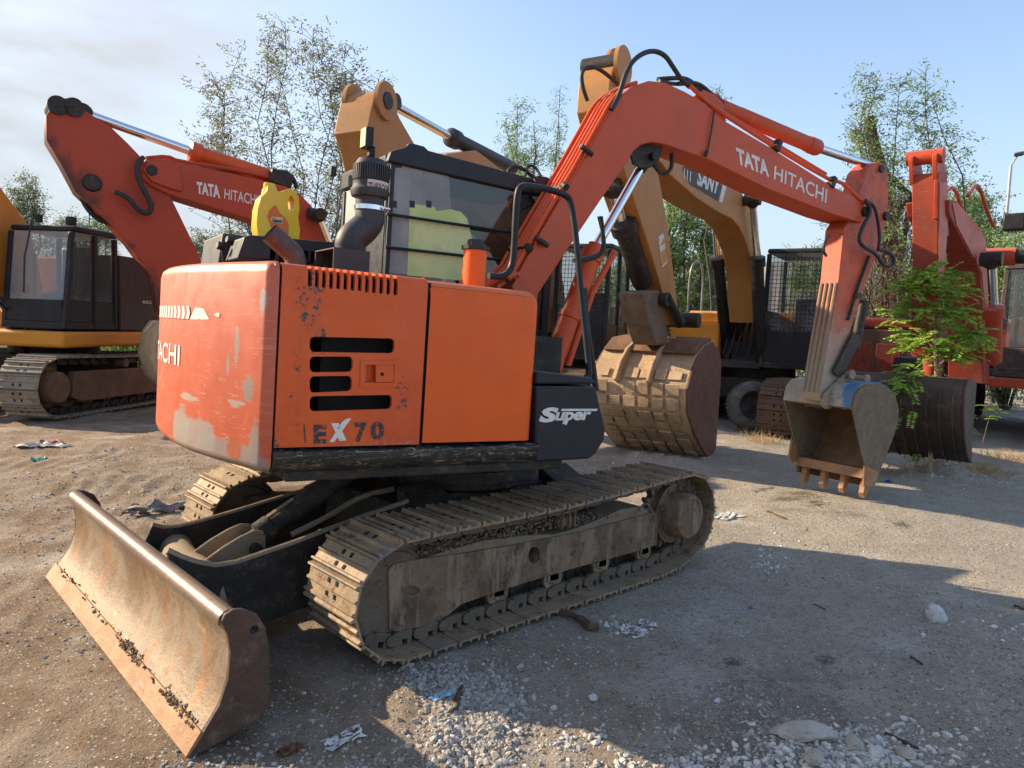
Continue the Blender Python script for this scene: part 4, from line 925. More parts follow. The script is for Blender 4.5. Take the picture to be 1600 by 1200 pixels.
for (u0, v0, u1, v1) in ((604, 334, 830, 368), (602, 386, 800, 408)):
    mb = MB(BF); mb.tube([cb(u0, v0, Y0-.01), cb(u1, v1, Y0-.01)], .010, 8); mb.build('guard_bar', M['black'], cab)
mb = MB(BF); mb.box((.02, .62, 1.55), (.5, .5, .14)); mb.box((-.22, .62, 1.92), (.14, .46, .7), Matrix.Rotation(-.15, 3, 'Y')); mb.box((-.27, .62, 2.33), (.09, .26, .18)); mb.build('seat', M['rubber'], cab, bev=.04, seg=3)
for yy in (.38, .86):
    mb = MB(BF); mb.tube([(.35, yy, 1.4), (.38, yy, 1.75), (.34, yy, 1.9)], .014, 8); mb.build('control_lever', M['rubber'], cab)
mb = MB(BF); c = cb(574, 216, .45); mb.box(c, (.05, .10, .13)); mb.box(c+V(.03, 0, -.08), (.04, .05, .07)); lamp = mb.build('work_lamp', M['black'], cab, bev=.008)
mb = MB(BF); mb.box(c+V(-.027, 0, 0), (.006, .085, .115)); mb.build('lamp_lens', M['cream'], lamp)
mb = MB(BF); c = cb(520, 268, .98); mb.box(c, (.04, .05, .07)); mb.build('side_lamp', M['rubber'], cab, bev=.006)
mb = MB(BF); mb.tube([g(842, 322, .28), g(815, 300, .28), g(795, 284, .28), g(792, 268, .28), g(803, 258, .28), g(822, 266, .28), g(840, 285, .28), g(872, 300, .2)], .014, 8, smooth=3); mb.tube([g(800, 290, .26), g(830, 300, .24), g(850, 310, .2)], .013, 8, smooth=2); mb.tube([g(820, 275, .26), g(824, 258, .26), g(836, 260, .25), g(845, 275, .2)], .01, 8, smooth=2); mb.build('hose_bundle', M['rubber'], cab)
mb = MB(BF); mb.box(g(812, 318, .25), (.16, .05, .10), Matrix.Rotation(-.5, 3, 'Y')); mb.box(g(845, 290, .16), (.1, .06, .12)); mb.build('valve_block', M['grease'], cab, bev=.01)
# boom foot and pivots behind the tank
mb = MB(BF); mb.bx(-.25, .55, -.25, .30, 1.0, 1.5); mb.build('boom_foot', M['dustarm'], EX)
for i in range(3):
    mb = MB(BF); mb.tube([g(800+6*i, 436-3*i, -.15), g(780+6*i, 425, -.1), g(760, 448, -.05)], .016, 8, smooth=2); mb.build('boom_pipe', M['cyl'], EX)
# ================================================================ ground
def gz(x, y):
    p = V(x, y, 0); d = (p-V(4.0, -1.05, 0)).length
    z = .085*math.exp(-(d/1.1)**2)
    n1 = noise.noise(V(x*.35, y*.35, 3))*.05+noise.noise(V(x*1.3, y*1.3, 7))*.018+noise.noise(V(x*5, y*5, 1))*.006
    near = min(1, max(0, (max(abs(x)-1.6, abs(y)-1.3))/1.2)); bl_ = min(1, max(0, math.hypot(x+2.1, y)/1.6-.55))
    z += n1*(.25+.75*min(near, bl_))-.008
    for cx, cy, r, h in MOUNDS:
        q = math.hypot(x-cx, y-cy)/r
        if q < 2.2: z += h*math.exp(-q*q*1.5)*(1+.35*noise.noise(V(x*6, y*6, 2)))
    if x < .5 and y > 1.3: z += .03*noise.noise(V(x*.8+y*1.9, y*.4, 4))+.008*noise.noise(V(x*3, y*7, 4))
    if x < -.6 and abs(y) > 1.0 or x < -2.2: z += .008*sin((x*.8-y*.55)*34+3*noise.noise(V(x*1.5, y*1.5, 0)))*max(0, min(1, .5+2.2*noise.noise(V(x*.9-y*.5, y*.6+x*.3, 8))))
    return z
MOUNDS = []
for u, v, r, h in ((1475, 742, .35, .16), (1440, 748, .25, .08), (1000, 722, .35, .10), (1060, 726, .3, .08), (1560, 745, .5, .06), (700, 1150, .25, .02), (1270, 1180, .3, .03), (1160, 700, .6, .03), (230, 800, .5, .03), (120, 740, .9, .05), (200, 690, .6, .05)):
    g_ = gnd(u, v); MOUNDS.append((g_.x, g_.y, r, h))
def gg(u, v):
    """ground point seen at a survey pixel"""
    p = gnd(u, v)
    for _ in range(6): p = gnd(u, v, gz(p.x, p.y))
    return p
def axis(lo, hi, c0, c1, st):
    a = [c0]; s_ = st
    while a[-1] < c1: a.append(a[-1]+st)
    while a[-1] < hi: s_ *= 1.22; a.append(a[-1]+s_)
    b = []; s_ = st; x = c0
    while x > lo: s_ *= 1.22; x -= s_; b.append(x)
    return b[::-1]+a
gx = axis(-700, 900, -3.6, 6.6, .035); gy = axis(-700, 900, -3.6, 5.0, .035)
verts = [(x, y, gz(x, y) if abs(x) < 60 and abs(y) < 60 else 0) for y in gy for x in gx]; nx_ = len(gx)
faces = [(j*nx_+i, j*nx_+i+1, (j+1)*nx_+i+1, (j+1)*nx_+i) for j in range(len(gy)-1) for i in range(nx_-1)]
me = bpy.data.meshes.new('ground'); me.from_pydata(verts, [], faces); me.update(); me.shade_smooth()
m = NM('gravelly_soil'); X = m.xyz()
big = m.noise(.45, 6, .6); mid = m.noise(3.0, 8, .65)
side = m.math('ADD', m.math('MULTIPLY', X[0], .62), m.math('MULTIPLY', X[1], -.55))       # brown soil by the blade, grey gravel to the right
sf = m.rng(m.math('ADD', side, m.math('MULTIPLY', m.math('SUBTRACT', big, .5), 5.5)), -1.2, 2.2)
c = m.mix(sf, (.280, .182, .108), (.42, .362, .285)); c = m.mix(m.rng(mid, .35, .7), c, m.mix(.5, c, (.60, .52, .42)))
c = m.mix(m.math('MULTIPLY', m.rng(m.noise(1.1, 7, .65), .56, .66), .5), c, (.66, .61, .53))
c = m.mix(m.math('MULTIPLY', m.rng(m.noise(.8, 5, .6, scale=(1, 1, 1), dist=.6), .60, .72), .55), c, (.17, .12, .08))
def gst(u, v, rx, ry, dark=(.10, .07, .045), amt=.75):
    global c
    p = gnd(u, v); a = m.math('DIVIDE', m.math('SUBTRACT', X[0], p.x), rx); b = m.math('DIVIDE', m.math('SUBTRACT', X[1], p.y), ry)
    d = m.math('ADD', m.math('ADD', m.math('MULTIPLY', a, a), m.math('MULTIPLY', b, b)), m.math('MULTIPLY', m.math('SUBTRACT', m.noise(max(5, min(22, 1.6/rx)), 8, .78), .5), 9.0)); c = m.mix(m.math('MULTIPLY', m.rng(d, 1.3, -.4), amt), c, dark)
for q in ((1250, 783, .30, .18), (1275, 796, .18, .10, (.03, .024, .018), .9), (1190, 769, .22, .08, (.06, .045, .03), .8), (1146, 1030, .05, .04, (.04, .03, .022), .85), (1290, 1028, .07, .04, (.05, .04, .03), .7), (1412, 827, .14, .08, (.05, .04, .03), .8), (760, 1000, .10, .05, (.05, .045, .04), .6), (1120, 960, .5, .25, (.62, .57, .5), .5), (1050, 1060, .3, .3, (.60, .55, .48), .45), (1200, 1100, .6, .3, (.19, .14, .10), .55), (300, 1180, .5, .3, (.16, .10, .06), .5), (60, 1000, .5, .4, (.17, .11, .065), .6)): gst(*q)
v1 = m.vor(60); vc_ = m.n('ShaderNodeTexVoronoi'); vc_.inputs['Scale'].default_value = 60; m.l(m.co, vc_.inputs['Vector']); vr = m.xyz(vc_.outputs['Color'])
st_ = m.math('MULTIPLY', m.rng(v1, .42, .30), m.rng(m.math('ADD', vr[0], m.math('MULTIPLY', mid, .5)), .72, .86)); c = m.mix(st_, c, m.mix(vr[1], (.80, .76, .70), (.14, .11, .09)))
v2 = m.vor(150); vd = m.n('ShaderNodeTexVoronoi'); vd.inputs['Scale'].default_value = 150; m.l(m.co, vd.inputs['Vector']); vs = m.xyz(vd.outputs['Color'])
s2 = m.math('MULTIPLY', m.rng(v2, .5, .3), m.rng(vs[0], .6, .8)); c = m.mix(m.math('MULTIPLY', s2, .7), c, m.mix(vs[1], (.6, .57, .52), (.12, .1, .09)))
f0 = m.noise(24, 9, .78); c = m.mix(m.math('MULTIPLY', m.rng(f0, .50, .64), .5), c, (.16, .12, .085)); c = m.mix(m.math('MULTIPLY', m.rng(f0, .44, .34), .45), c, (.66, .58, .46)); fn = m.noise(130, 6, .7); c = m.mix(m.math('MULTIPLY', m.rng(fn, .5, .7), .35), c, (.085, .065, .045))
h = m.math('ADD', m.math('MULTIPLY', fn, .6), m.math('ADD', m.math('MULTIPLY', m.noise(28, 8, .7), 1.2), m.math('ADD', m.math('MULTIPLY', st_, .8), m.math('MULTIPLY', s2, .3))))
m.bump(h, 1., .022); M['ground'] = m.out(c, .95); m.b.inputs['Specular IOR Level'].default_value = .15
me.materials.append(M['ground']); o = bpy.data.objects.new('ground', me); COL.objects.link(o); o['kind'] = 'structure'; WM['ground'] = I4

# loose gravel: too many to count
def stones(name, mat, n, place, rmin, rmax, seed, pw=3):
    random.seed(seed); base = bmesh.new(); bmesh.ops.create_icosphere(base, subdivisions=1, radius=1); bv = [v.co.copy() for v in base.verts]; bf = [[v.index for v in f.verts] for f in base.faces]; base.free()
    vs, fs = [], []; k = 0
    for i in range(n):
        p = place()
        if p is None: continue
        r = rmin+(rmax-rmin)*random.random()**pw
        Mx = (Matrix.Rotation(random.uniform(0, 6.3), 3, (random.random(), random.random(), random.random()+.1)) @ Matrix.Diagonal((random.uniform(.7, 1.3), random.uniform(.6, 1.1), random.uniform(.45, .8))))
        z = gz(p[0], p[1])-r*.10; j = [random.uniform(.72, 1.2) for _ in bv]
        for a, q in zip(bv, j):
            w_ = Mx @ (a*q*r); vs.append((p[0]+w_.x, p[1]+w_.y, z+w_.z))
        fs += [[t+k for t in f] for f in bf]; k += len(bv)
    me = bpy.data.meshes.new(name); me.from_pydata(vs, [], fs); me.update(); me.materials.append(mat)
    o = bpy.data.objects.new(name, me); COL.objects.link(o); o['kind'] = 'stuff'; WM[o.name] = I4; return o
m = NM('gravel_stone'); g_ = m.n('ShaderNodeNewGeometry'); rd = m.rng(g_.outputs['Random Per Island'], 0, 1); c = m.mix(rd, (.16, .13, .10), (.46, .42, .365)); c = m.mix(m.rng(m.noise(80, 4), .4, .7), c, (.3, .28, .25)); M['gravel'] = m.out(c, .9)
m = NM('pale_rubble'); g_ = m.n('ShaderNodeNewGeometry'); rd = m.rng(g_.outputs['Random Per Island'], 0, 1); c = m.mix(rd, (.26, .23, .19), (.66, .62, .55)); c = m.mix(m.rng(m.noise(60, 4), .45, .7), c, (.38, .35, .31)); M['pale_st'] = m.out(c, .9)
def pl_any():
    u = random.uniform(-20, 1620); v = 640+560*random.random()**.8; p = gnd(u, v)
    nn = noise.noise(V(p.x*.9, p.y*.9, 9))+.6*noise.noise(V(p.x*2.6, p.y*2.6, 5))
    if random.random() > .28+nn*1.1: return None
    return p
stones('gravel', M['gravel'], 42000, pl_any, .0022, .014, 3, 2.8)
def near(u, v, du, dv):
    def f():
        p = gnd(u+random.gauss(0, du), v+random.gauss(0, dv)); return p
    return f
def multi(L_):
    def f():
        t = random.random()*sum(q[4] for q in L_)
        for q in L_:
            t -= q[4]
            if t <= 0: return near(*q[:4])()
        return near(*L_[-1][:4])()
    return f
stones('rubble', M['pale_st'], 5200, multi([(1120, 1190, 110, 14, 1.4), (1330, 1180, 90, 24, 3), (1000, 1200, 80, 15, 1), (740, 1160, 40, 20, .4), (1300, 1150, 90, 14, 1), (1210, 870, 20, 12, .25), (1200, 885, 14, 5, .2), (960, 975, 25, 8, .3), (905, 1145, 25, 12, .3), (1480, 745, 35, 8, .8), (1550, 752, 50, 7, .6), (1010, 722, 50, 7, .8), (1580, 985, 60, 12, .2), (180, 715, 70, 12, .7), (260, 760, 40, 20, .5), (80, 760, 60, 18, .5)]), .003, .022, 5, 3)
stones('grey_chippings', M['gravel'], 2600, multi([(735, 1135, 38, 30, 2), (700, 1060, 35, 12, 1), (760, 1085, 30, 20, 1)]), .006, .022, 6, 1.6)
def rock(u, v, r, sq, col, label, seed, rot=0, grp=None, el=1.3):
    random.seed(seed); p = gg(u, v); bm = bmesh.new(); bmesh.ops.create_icosphere(bm, subdivisions=3, radius=1)
    for q in bm.verts:
        d = q.co.normalized(); k = 1+.35*noise.noise(d*1.1+V(seed, 0, 0))+.20*noise.noise(d*3+V(0, seed, 0))+.07*noise.noise(d*8+V(seed, seed, 0))
        for pn in range(7):
            nn = noise.random_unit_vector() if False else V(cos(pn*2.4+seed), sin(pn*2.4+seed), ((pn*7+seed) % 5)/2.5-1).normalized()
            k = min(k, .86/max(.3, d.dot(nn))) if d.dot(nn) > .3 else k
        q.co = d*k*(1+.05*noise.noise(d*7+V(0, 0, seed)))
    bm.transform(Matrix.Diagonal((r*el, r, r*sq, 1))); bm.transform(Matrix.Rotation(rot, 4, 'Z'))
    mb = MB(); mb.bm.free(); mb.bm = bm
    F = Matrix.Translation(p+V(0, 0, r*sq*.45)); bm.transform(F)
    o = mb.build('rock', col, frame=F, ang=25); tag(o, label, 'rock', grp); return o
M['rockw'] = rusty('chalky_rock', (.62, .60, .57), (.50, .47, .43), (.38, .34, .29), .9, 6, 0, .6)
M['rockb'] = rusty('tan_rock', (.42, .36, .28), (.52, .48, .42), (.3, .26, .2), .9, 6, 0, .6)
rock(1461, 968, .055, 1.05, M['rockw'], 'white fist sized stone lying alone on the shaded grey gravel at right', 3, .4, el=1.1)
rock(1442, 994, .014, .8, M['rockw'], 'small white pebble just below the lone white stone', 5)
rock(1252, 1150, .062, .6, M['rockb'], 'long tan rock with white top, largest in the rubble at the bottom edge', 8, -.7, el=1.75)
rock(1334, 1166, .034, .8, M['rockb'], 'tan rock with white top, right of the long tan rock', 11, .9)
rock(1236, 1156+0, .022, .8, M['rockw'], 'pale stone directly under the left end of the long tan rock', 4, .3)
rock(1368, 1180, .030, .8, M['rockw'], 'white stone right of the tan rock in the bottom rubble', 6, .3)
rock(1415, 1182, .030, .7, M['rockb'], 'pale brown rounded stone near the red twig in the bottom rubble', 9, 1.3)
rock(1272, 1188, .036, .7, M['rockb'], 'broad tan rock at the very bottom edge below the long tan rock', 12, .2)
rock(1121, 1096, .016, .5, M['rockw'], 'flat white chip on brown soil above the bottom rubble', 14, .2)
rock(1412, 1124, .016, .6, M['rockw'], 'white angular chip above the bottom rubble at right', 15, .8)
rock(927, 1093, .020, .7, M['rockw'], 'white angular chip on the shaded soil in the bottom centre', 16, .8)
rock(865, 1108, .015, .7, M['rockw'], 'small pale chip left of the white angular chip, bottom centre', 17, .8)
rock(1332, 857, .03, .4, M['steel'], 'flat dark clod half buried in the gravel beyond the lone white stone', 18, .8) if False else None
# litter
def crumple(name, u, v, size, mat, label, cat, seed, asp=1., h=.3, frag=0):
    random.seed(seed); p = gg(u, v); mb = MB(); n = 14; G = []
    for j in range(n):
        row = []
        for i in range(n):
            x, y = (i/(n-1)-.5)*size, (j/(n-1)-.5)*size*asp
            e = noise.noise(V(i*.35+seed, j*.35, 0)); z = size*h*abs(noise.noise(V(i*.28, j*.28, seed)))+.004
            x += size*.14*e; y += size*asp*.3*noise.noise(V(i*.2, j*.3, seed+5))
            row.append(mb.bm.verts.new(V(p.x+x, p.y+y, gz(p.x+x, p.y+y)+z)))
        G.append(row)
    for j in range(n-1):
        for i in range(n-1):
            if noise.noise(V(i*.45+seed*3, j*.45, 2)) > -.18+frag: mb.face([G[j][i], G[j][i+1], G[j+1][i+1], G[j+1][i]])
    o = mb.build(name, mat, frame=Matrix.Translation(p), ang=180); md = o.modifiers.new('s', 'SOLIDIFY'); md.thickness = .002
    return tag(o, label, cat)
M['ragb'] = plain('pale_blue_plastic', (.30, .52, .66), .5, 0, .2, 20); M['ragw'] = plain('dirty_white_paper', (.55, .52, .48), .8, 0, .25, 20); M['ragg'] = plain('grey_cloth', (.24, .22, .21), .9, 0, .3, 12); M['ragbr'] = plain('brown_scrap', (.14, .055, .03), .9, 0, .3, 20); M['ragp'] = plain('pink_cloth', (.5, .2, .22), .8, 0, .2, 20); M['bluep'] = plain('blue_plastic', (.03, .13, .5), .5, 0, .2, 20); M['teal'] = plain('teal_plastic', (.05, .4, .35), .5, 0, .2, 20)
crumple('plastic_strip', 695, 1087, .12, M['ragb'], 'pale blue plastic strip on grey chippings in front of the track', 'litter', 3, .35, .2)
crumple('paper_scrap', 537, 1155, .15, M['ragw'], 'torn white scrap on the shaded soil right of the blade', 'litter', 5, .5, .1, .1)
crumple('brown_rag', 451, 1176, .09, M['ragbr'], 'small dark brown rag on the soil right of the blade tip', 'litter', 8, .5, .35)
crumple('cloth', 255, 800, .55, M['ragg'], 'long crumpled grey cloth on the ground behind the blade', 'cloth', 11, .35, .22)
crumple('cloth', 62, 698, .5, M['ragw'], 'white and pink rags lying in front of the yellow and black excavator', 'cloth', 13, .5, .15)
crumple('cloth', 78, 692, .22, M['ragp'], 'small pink rag on top of the white rags at left', 'cloth', 14, .6, .25)
crumple('plastic_scrap', 61, 720, .14, M['teal'], 'teal plastic scrap just below the rags at left', 'litter', 15, .5, .3)
crumple('plastic_scrap', 1388, 753, .10, M['bluep'], 'bright blue plastic scrap right of the compact excavator bucket', 'litter', 16, .6, .4)
crumple('paper_scrap', 1135, 808, .28, M['ragw'], 'white sheet lying by the motor end of the near track', 'litter', 17, .5, .1)
crumple('paper_scrap', 1000, 985, .22, M['ragw'], 'torn white flakes beside the wooden splinter under the track', 'litter', 21, .5, .12, .2)
crumple('plastic_scrap', 1173, 951, .03, M['bluep'], 'tiny blue scrap on the shaded gravel in the centre', 'litter', 23, .6, .4)
crumple('plastic_scrap', 1324, 946, .025, M['teal'], 'tiny green scrap on the shaded gravel in the centre right', 'litter', 24, .6, .4)
crumple('paper_scrap', 165, 967, .06, M['ragbr'], 'small reddish leaf lying on soil in front of the blade', 'litter', 25, .5, .2) if False else None
M['wood'] = rusty('weathered_wood', (.10, .06, .04), (.16, .10, .065), (.05, .03, .02), .9, 8)
def stick(u0, v0, u1, v1, r, label, seed=1):
    a, b = gg(u0, v0), gg(u1, v1); random.seed(seed); mb = MB(); P = [a+(b-a)*t/5+V(random.uniform(-r, r), random.uniform(-r, r), 0) for t in range(6)]
    P = [V(p.x, p.y, gz(p.x, p.y)+r*1.1) for p in P]; mb.tube(P, [r, r*.8, r*1.1, r*.6], 6)
    tag(mb.build('wood_splinter', M['wood'], frame=Matrix.Translation(a)), label, 'stick')
stick(880, 962, 932, 988, .022, 'thick dark wooden splinter lying under the near track')
stick(708, 1118, 720, 1075, .010, 'short brown stick standing out of the grey chippings')
stick(1385, 1148, 1434, 1172, .007, 'thin dark red twig in the bottom rubble at right')
stick(1424, 1028, 1441, 1040, .006, 'short red brown twig on shaded gravel right of centre')
stick(1586, 948, 1600, 954, .008, 'red brown twig at the right picture edge')
stick(1200, 800, 1228, 812, .008, 'thin red brown twig near the damp hole under the bucket')
stick(1272, 945, 1290, 953, .004, 'tiny twig left of the green scrap')
# damp puddle hole by the bucket
p = gg(1262, 790); mb = MB(); k = [V(p.x+.28*cos(a)*(1+.4*noise.noise(V(a*2, 1, 1))), p.y+.18*sin(a)*(1+.5*noise.noise(V(a*2, 4, 1))), 0) for a in [2*pi*i/36 for i in range(36)]]
mb.poly([V(q.x, q.y, p.z+.012) for q in k]) if False else None
mb.bm.free()

# ================================================================ background excavators
def FR(origin, fwd):
    f = Vector((fwd[0], fwd[1], 0)).normalized(); l = V(-f.y, f.x, 0)
    return Matrix(((f.x, l.x, 0, origin[0]), (f.y, l.y, 0, origin[1]), (0, 0, 1, origin[2] if len(origin) > 2 else 0), (0, 0, 0, 1)))
big = (M['shoedark'], M['grease'], M['rust'], M['mud'], M['rust'])
def bigtracks(root_, F, ys=(.75, 1.35), xi=-1.65, xs=1.65, mats=big, sides=(-1, 1), ns=42):
    for s in sides:
        a, b = (ys[0], ys[1]) if s > 0 else (-ys[1], -ys[0])
        bl_, _ = make_track(root_, F, a, b, xi, .45, .44, xs, .46, .45, ns, s, mats, True, .03)
        mb = MB(F); mb.prism([V(x, (b-.12) if s > 0 else a+.02, z) for x, z in ((xi-.1, .3), (xi+.1, .62), (xs-.35, .66), (xs-.3, .30), (xs-.5, .22), (xi+.1, .2))], (0, .10, 0)); mb.bx(xi, xs-.3, a+.12, b-.14, .28, .58)
        mb.build('track_frame', mats[2], bl_, bev=.01)
        mb = MB(F); x = (xi+xs)/2+.2; mb.cyl((x, a+.1, .74), (x, b-.02, .74), .07, seg=14); mb.build('carrier_roller', mats[2], bl_)
def cabin(root_, F, x0, x1, y0, y1, z0, z1, frame, mesh=True, rake=.12, zg=.62):
    """cab: front at x1; y1 is its outer side"""
    mb = MB(F); t = .07; zc = z1-.12
    mb.prism([V(x0, y0, z1-.1), V(x1-rake-.02, y0, z1-.1), V(x1-rake-.05, y0, z1-.02), V(x0, y0, z1)], (0, y1-y0, 0)); cb_ = mb.build('cab', frame, root_, bev=.03, seg=3)
    def post(xa, xb, y, name='cab_post'):
        mb = MB(F); mb.prism([V(xa, y, z0+.012), V(xa+t, y, z0+.012), V(xb+t, y, z1-.11), V(xb, y, z1-.11)], (0, t, 0)); mb.build(name, frame, cb_, bev=.012)
    post(x1-t, x1-rake-t, y0+.003); post(x1-t, x1-rake-t, y1-t-.003); post(x0+.003, x0+.003, y1-t-.003); post(x0+.003, x0+.003, y0+.003); post((x0+x1)/2-.1, (x0+x1)/2-.12, y1-t-.003)
    mb = MB(F); mb.bx(x0+.02, x1-.01, y0+.01, y1-.01, z0, z0+.10); mb.bx(x0+t, x1-t, y1-.05, y1-.02, z0+.1, z0+zg); mb.bx(x1-.06, x1-.025, y0+t, y1-t, z0+.1, z0+zg); mb.bx(x0+.01, x0+.05, y0+t, y1-t, z0+.1, z0+.9)
    mb.build('lower_panel', frame, cb_, bev=.01)
    zt_ = z1-.11; zl = z0+zg+.01; f = lambda z: x1-.045-rake*(z-z0)/(z1-z0)
    mb = MB(F); mb.prism([V(f(zl), y0+t, zl), V(f(zt_), y0+t, zt_), V(f(zt_)+.006, y0+t, zt_), V(f(zl)+.006, y0+t, zl)], (0, y1-y0-2*t, 0)); mb.build('windscreen', M['pane'], cb_)
    mb = MB(F); mb.bx(x0+t, (x0+x1)/2-.1, y1-.04, y1-.034, zl, zt_); mb.build('side_window', M['pane'], cb_)
    mb = MB(F); mb.prism([V((x0+x1)/2-.02, y1-.04, zl), V(f(zl)-.03, y1-.04, zl), V(f(zt_)-.03, y1-.04, zt_), V((x0+x1)/2-.05, y1-.04, zt_)], (0, .006, 0)); mb.build('door_window', M['pane'], cb_)
    mb = MB(F); mb.box((x0+.45, (y0+y1)/2, z0+.45), (.5, .5, .15)); mb.box((x0+.25, (y0+y1)/2, z0+.85), (.14, .46, .75)); mb.build('seat', M['rubber'], cb_, bev=.05)
    if mesh:
        mb = MB(F); n = 15
        for i in range(n):
            y = y0+t+(y1-y0-2*t)*i/(n-1); mb.tube([V(f(zl)+.05, y, zl), V(f(zt_)+.05, y, zt_)], .0045, 4)
        for i in range(19):
            z = zl+(zt_-zl)*i/18; mb.tube([V(f(z)+.05, y0+t-.02, z), V(f(z)+.05, y1-t+.02, z)], .0045, 4)
        mb.build('window_guard', M['black'], cb_)
        mb = MB(F)
        for i in range(-8, 24):
            for sg in (1, -1):
                ya = y0+t+i*.05; P = []
                for z_ in (z0+.14, z0+.6):
                    P.append((ya+sg*(z_-z0-.14)*.8+(0 if sg > 0 else .4), z_))
                a, b = P
                def cl(a, b):
                    lo, hi = y0+t, y1-t
                    if a[0] == b[0]: return None
                    t0, t1 = sorted(((lo-a[0])/(b[0]-a[0]), (hi-a[0])/(b[0]-a[0]))); t0 = max(0, t0); t1 = min(1, t1)
                    if t0 >= t1: return None
                    return [(a[0]+(b[0]-a[0])*q, a[1]+(b[1]-a[1])*q) for q in (t0, t1)]
                r_ = cl(a, b)
                if r_: mb.tube([V(x1-.015, q[0], q[1]) for q in r_], .004, 3)
        mb.build('lower_guard', M['steel'], cb_)
    return cb_
m = NM('cab_window_pane'); m.b.inputs['Alpha'].default_value = .34; M['pane'] = m.out((.10, .12, .13), .04)
m = NM('sky_lit_window'); m.b.inputs['Alpha'].default_value = .7; m.b.inputs['Alpha'].default_value = .42; M['skypane'] = m.out(m.mix(m.rng(m.noise(1.5, 3), .4, .6), (.34, .37, .38), (.46, .42, .38)), .08)  # bright sky in the windscreen is put into the pane's own colour
def house(root_, F, x0, x1, y0, y1, z0, z1, mat, z2=None):
    mb = MB(F); mb.prism([V(x0, y0, z0+.1), V(x0+.05, y0, z0), V(x1, y0, z0), V(x1, y0, z1), V(x0+.1, y0, z1), V(x0, y0, z1-.15)], (0, y1-y0, 0)); return mb.build('body', mat, root_, bev=.04, seg=3)
def cylinder(root_, F, a, b, c, r, mats=('black', 'chrome')):
    """barrel a-b, rod b-c"""
    a, b, c = Vector(a), Vector(b), Vector(c); mb = MB(F); d = (b-a).normalized(); L_ = (b-a).length
    mb.lathe(a, d, [(-.08, r*.5), (-.05, r*.9), (0, r), (L_-.15, r), (L_-.149, r*1.28), (L_, r*1.28), (L_+.02, r*.8)], 20)
    o = mb.build('hydraulic_cylinder', M[mats[0]], root_)
    mb = MB(F); mb.cyl(b, c, r*.55, seg=16); mb.build('cylinder_rod', M[mats[1]], o)
    mb = MB(F); mb.lathe(c-d*0-(c-b).normalized()*.12, (c-b), [(0, r*.6), (.04, r*.95), (.14, r)], 14); l = V(0, 1, 0); mb.cyl(c-l*.12, c+l*.12, r*.9); mb.build('rod_end', M['grease'], o)
    return o
def bigbucket(root_, F, prof, y0, y1, mats, pads=True, lip=True):
    """prof: (x,z) from top hinge over the back to the lip"""
    b = MB(F); b.sheet([V(x, 0, z) for x, z in prof], (0, y0+.02, 0), (0, y1-.02, 0), .03); o = b.build('bucket', mats[0], root_, ang=50)
    for y in (y0, y1-.03):
        mb = MB(F); mb.prism([V(x, y, z) for x, z in prof], (0, .03, 0)); mb.build('side_plate', mats[1], o, bev=.006)
    if pads:
        P = [V(x, 0, z) for x, z in prof]; n = len(P); 
        for i in range(n-1):
            pass
        L_ = [0]
        for i in range(n-1): L_.append(L_[-1]+(P[i+1]-P[i]).length)
        mb = MB(F); random.seed(4)
        rows = 9; cols = 7
        for rI in range(rows):
            s_ = L_[-1]*(.30+.66*rI/rows); k = max(i for i in range(n-1) if L_[i] <= s_); t = (P[k+1]-P[k]).normalized(); p = P[k]+t*(s_-L_[k]); nn = V(-t.z, 0, t.x)
            if nn.x < 0: nn = -nn
            for c_ in range(cols):
                if random.random() < .12: continue
                y = y0+.08+(y1-y0-.16)*(c_+.5)/cols; Mx = Matrix(((0, t.x, nn.x), (1, 0, 0), (0, t.z, nn.z)))
                mb.box(p+V(0, y, 0)+nn*.014, ((y1-y0)/cols*.72, .07+.02*random.random(), .036+.02*random.random()), Mx)
        mb.build('wear_pads', mats[0], o, bev=.014, seg=2)
        for y in (y0+(y1-y0)*.30, y0+(y1-y0)*.62):
            mb = MB(F); q = [P[i] for i in range(0, n) if L_[i] < L_[-1]*.34]
            mb.prism([p+V(0, y, 0) for p in q]+[p+V(.09 if j else .04, y, .03) for j, p in list(enumerate(q))[::-1]], (0, .035, 0)); mb.build('hinge_rib', mats[1], o, bev=.01)
    return o
M['bkB'] = rusty('sandy_bucket_steel', (.50, .355, .215), (.42, .28, .16), (.24, .16, .10), .8, 1.8, .05, .6, hi=(.60, .47, .32))
M['bkBs'] = rusty('red_brown_bucket_side', (.17, .085, .055), (.13, .065, .045), (.22, .13, .09), .6, 1.2, .1)
def tri(f, pts): return [f(*q) for q in pts]
def yellowex(label, B0, fwd, text_=True, cabshift=0, full=True, grp='ochre yellow excavators parked in the row behind'):
    pass
# ---- ochre excavator with the big sandy bucket (centre)
BO = (9.86, 3.46, 0); P1 = (4.956, 2.024); FB = FR(BO, (P1[0]-BO[0], P1[1]-BO[1]))
YB = root('excavator', FB, 'ochre yellow excavator facing us with its big sandy bucket down behind the compact excavator', 'excavator')
bY = tr(FB, .22)
lo_ = [(1012, 236), (1035, 256), (1047, 273), (1089, 310), (1125, 333), (1144, 342), (1155, 354), (1162, 369), (1171, 396), (1177, 430), (1180, 505)]
up_ = [(1196, 505), (1194, 467), (1192, 420), (1187, 377), (1174, 326), (1160, 303), (1120, 252), (1080, 212), (1035, 188), (1003, 190), (996, 210)]
mb = MB(FB); mb.prism(tri(bY, lo_+up_), (0, -.44, 0)); bmB = mb.build('boom', M['yellow'], YB, bev=.012)
sB = tr(FB, .17)
st = [(953, 130), (957, 112), (964, 93), (972, 87), (979, 98), (982, 120), (990, 160), (1006, 210), (1030, 277), (1044, 357), (1057, 462), (1063, 505), (1048, 508), (1034, 452), (1020, 403), (985, 294), (962, 225), (950, 170)]
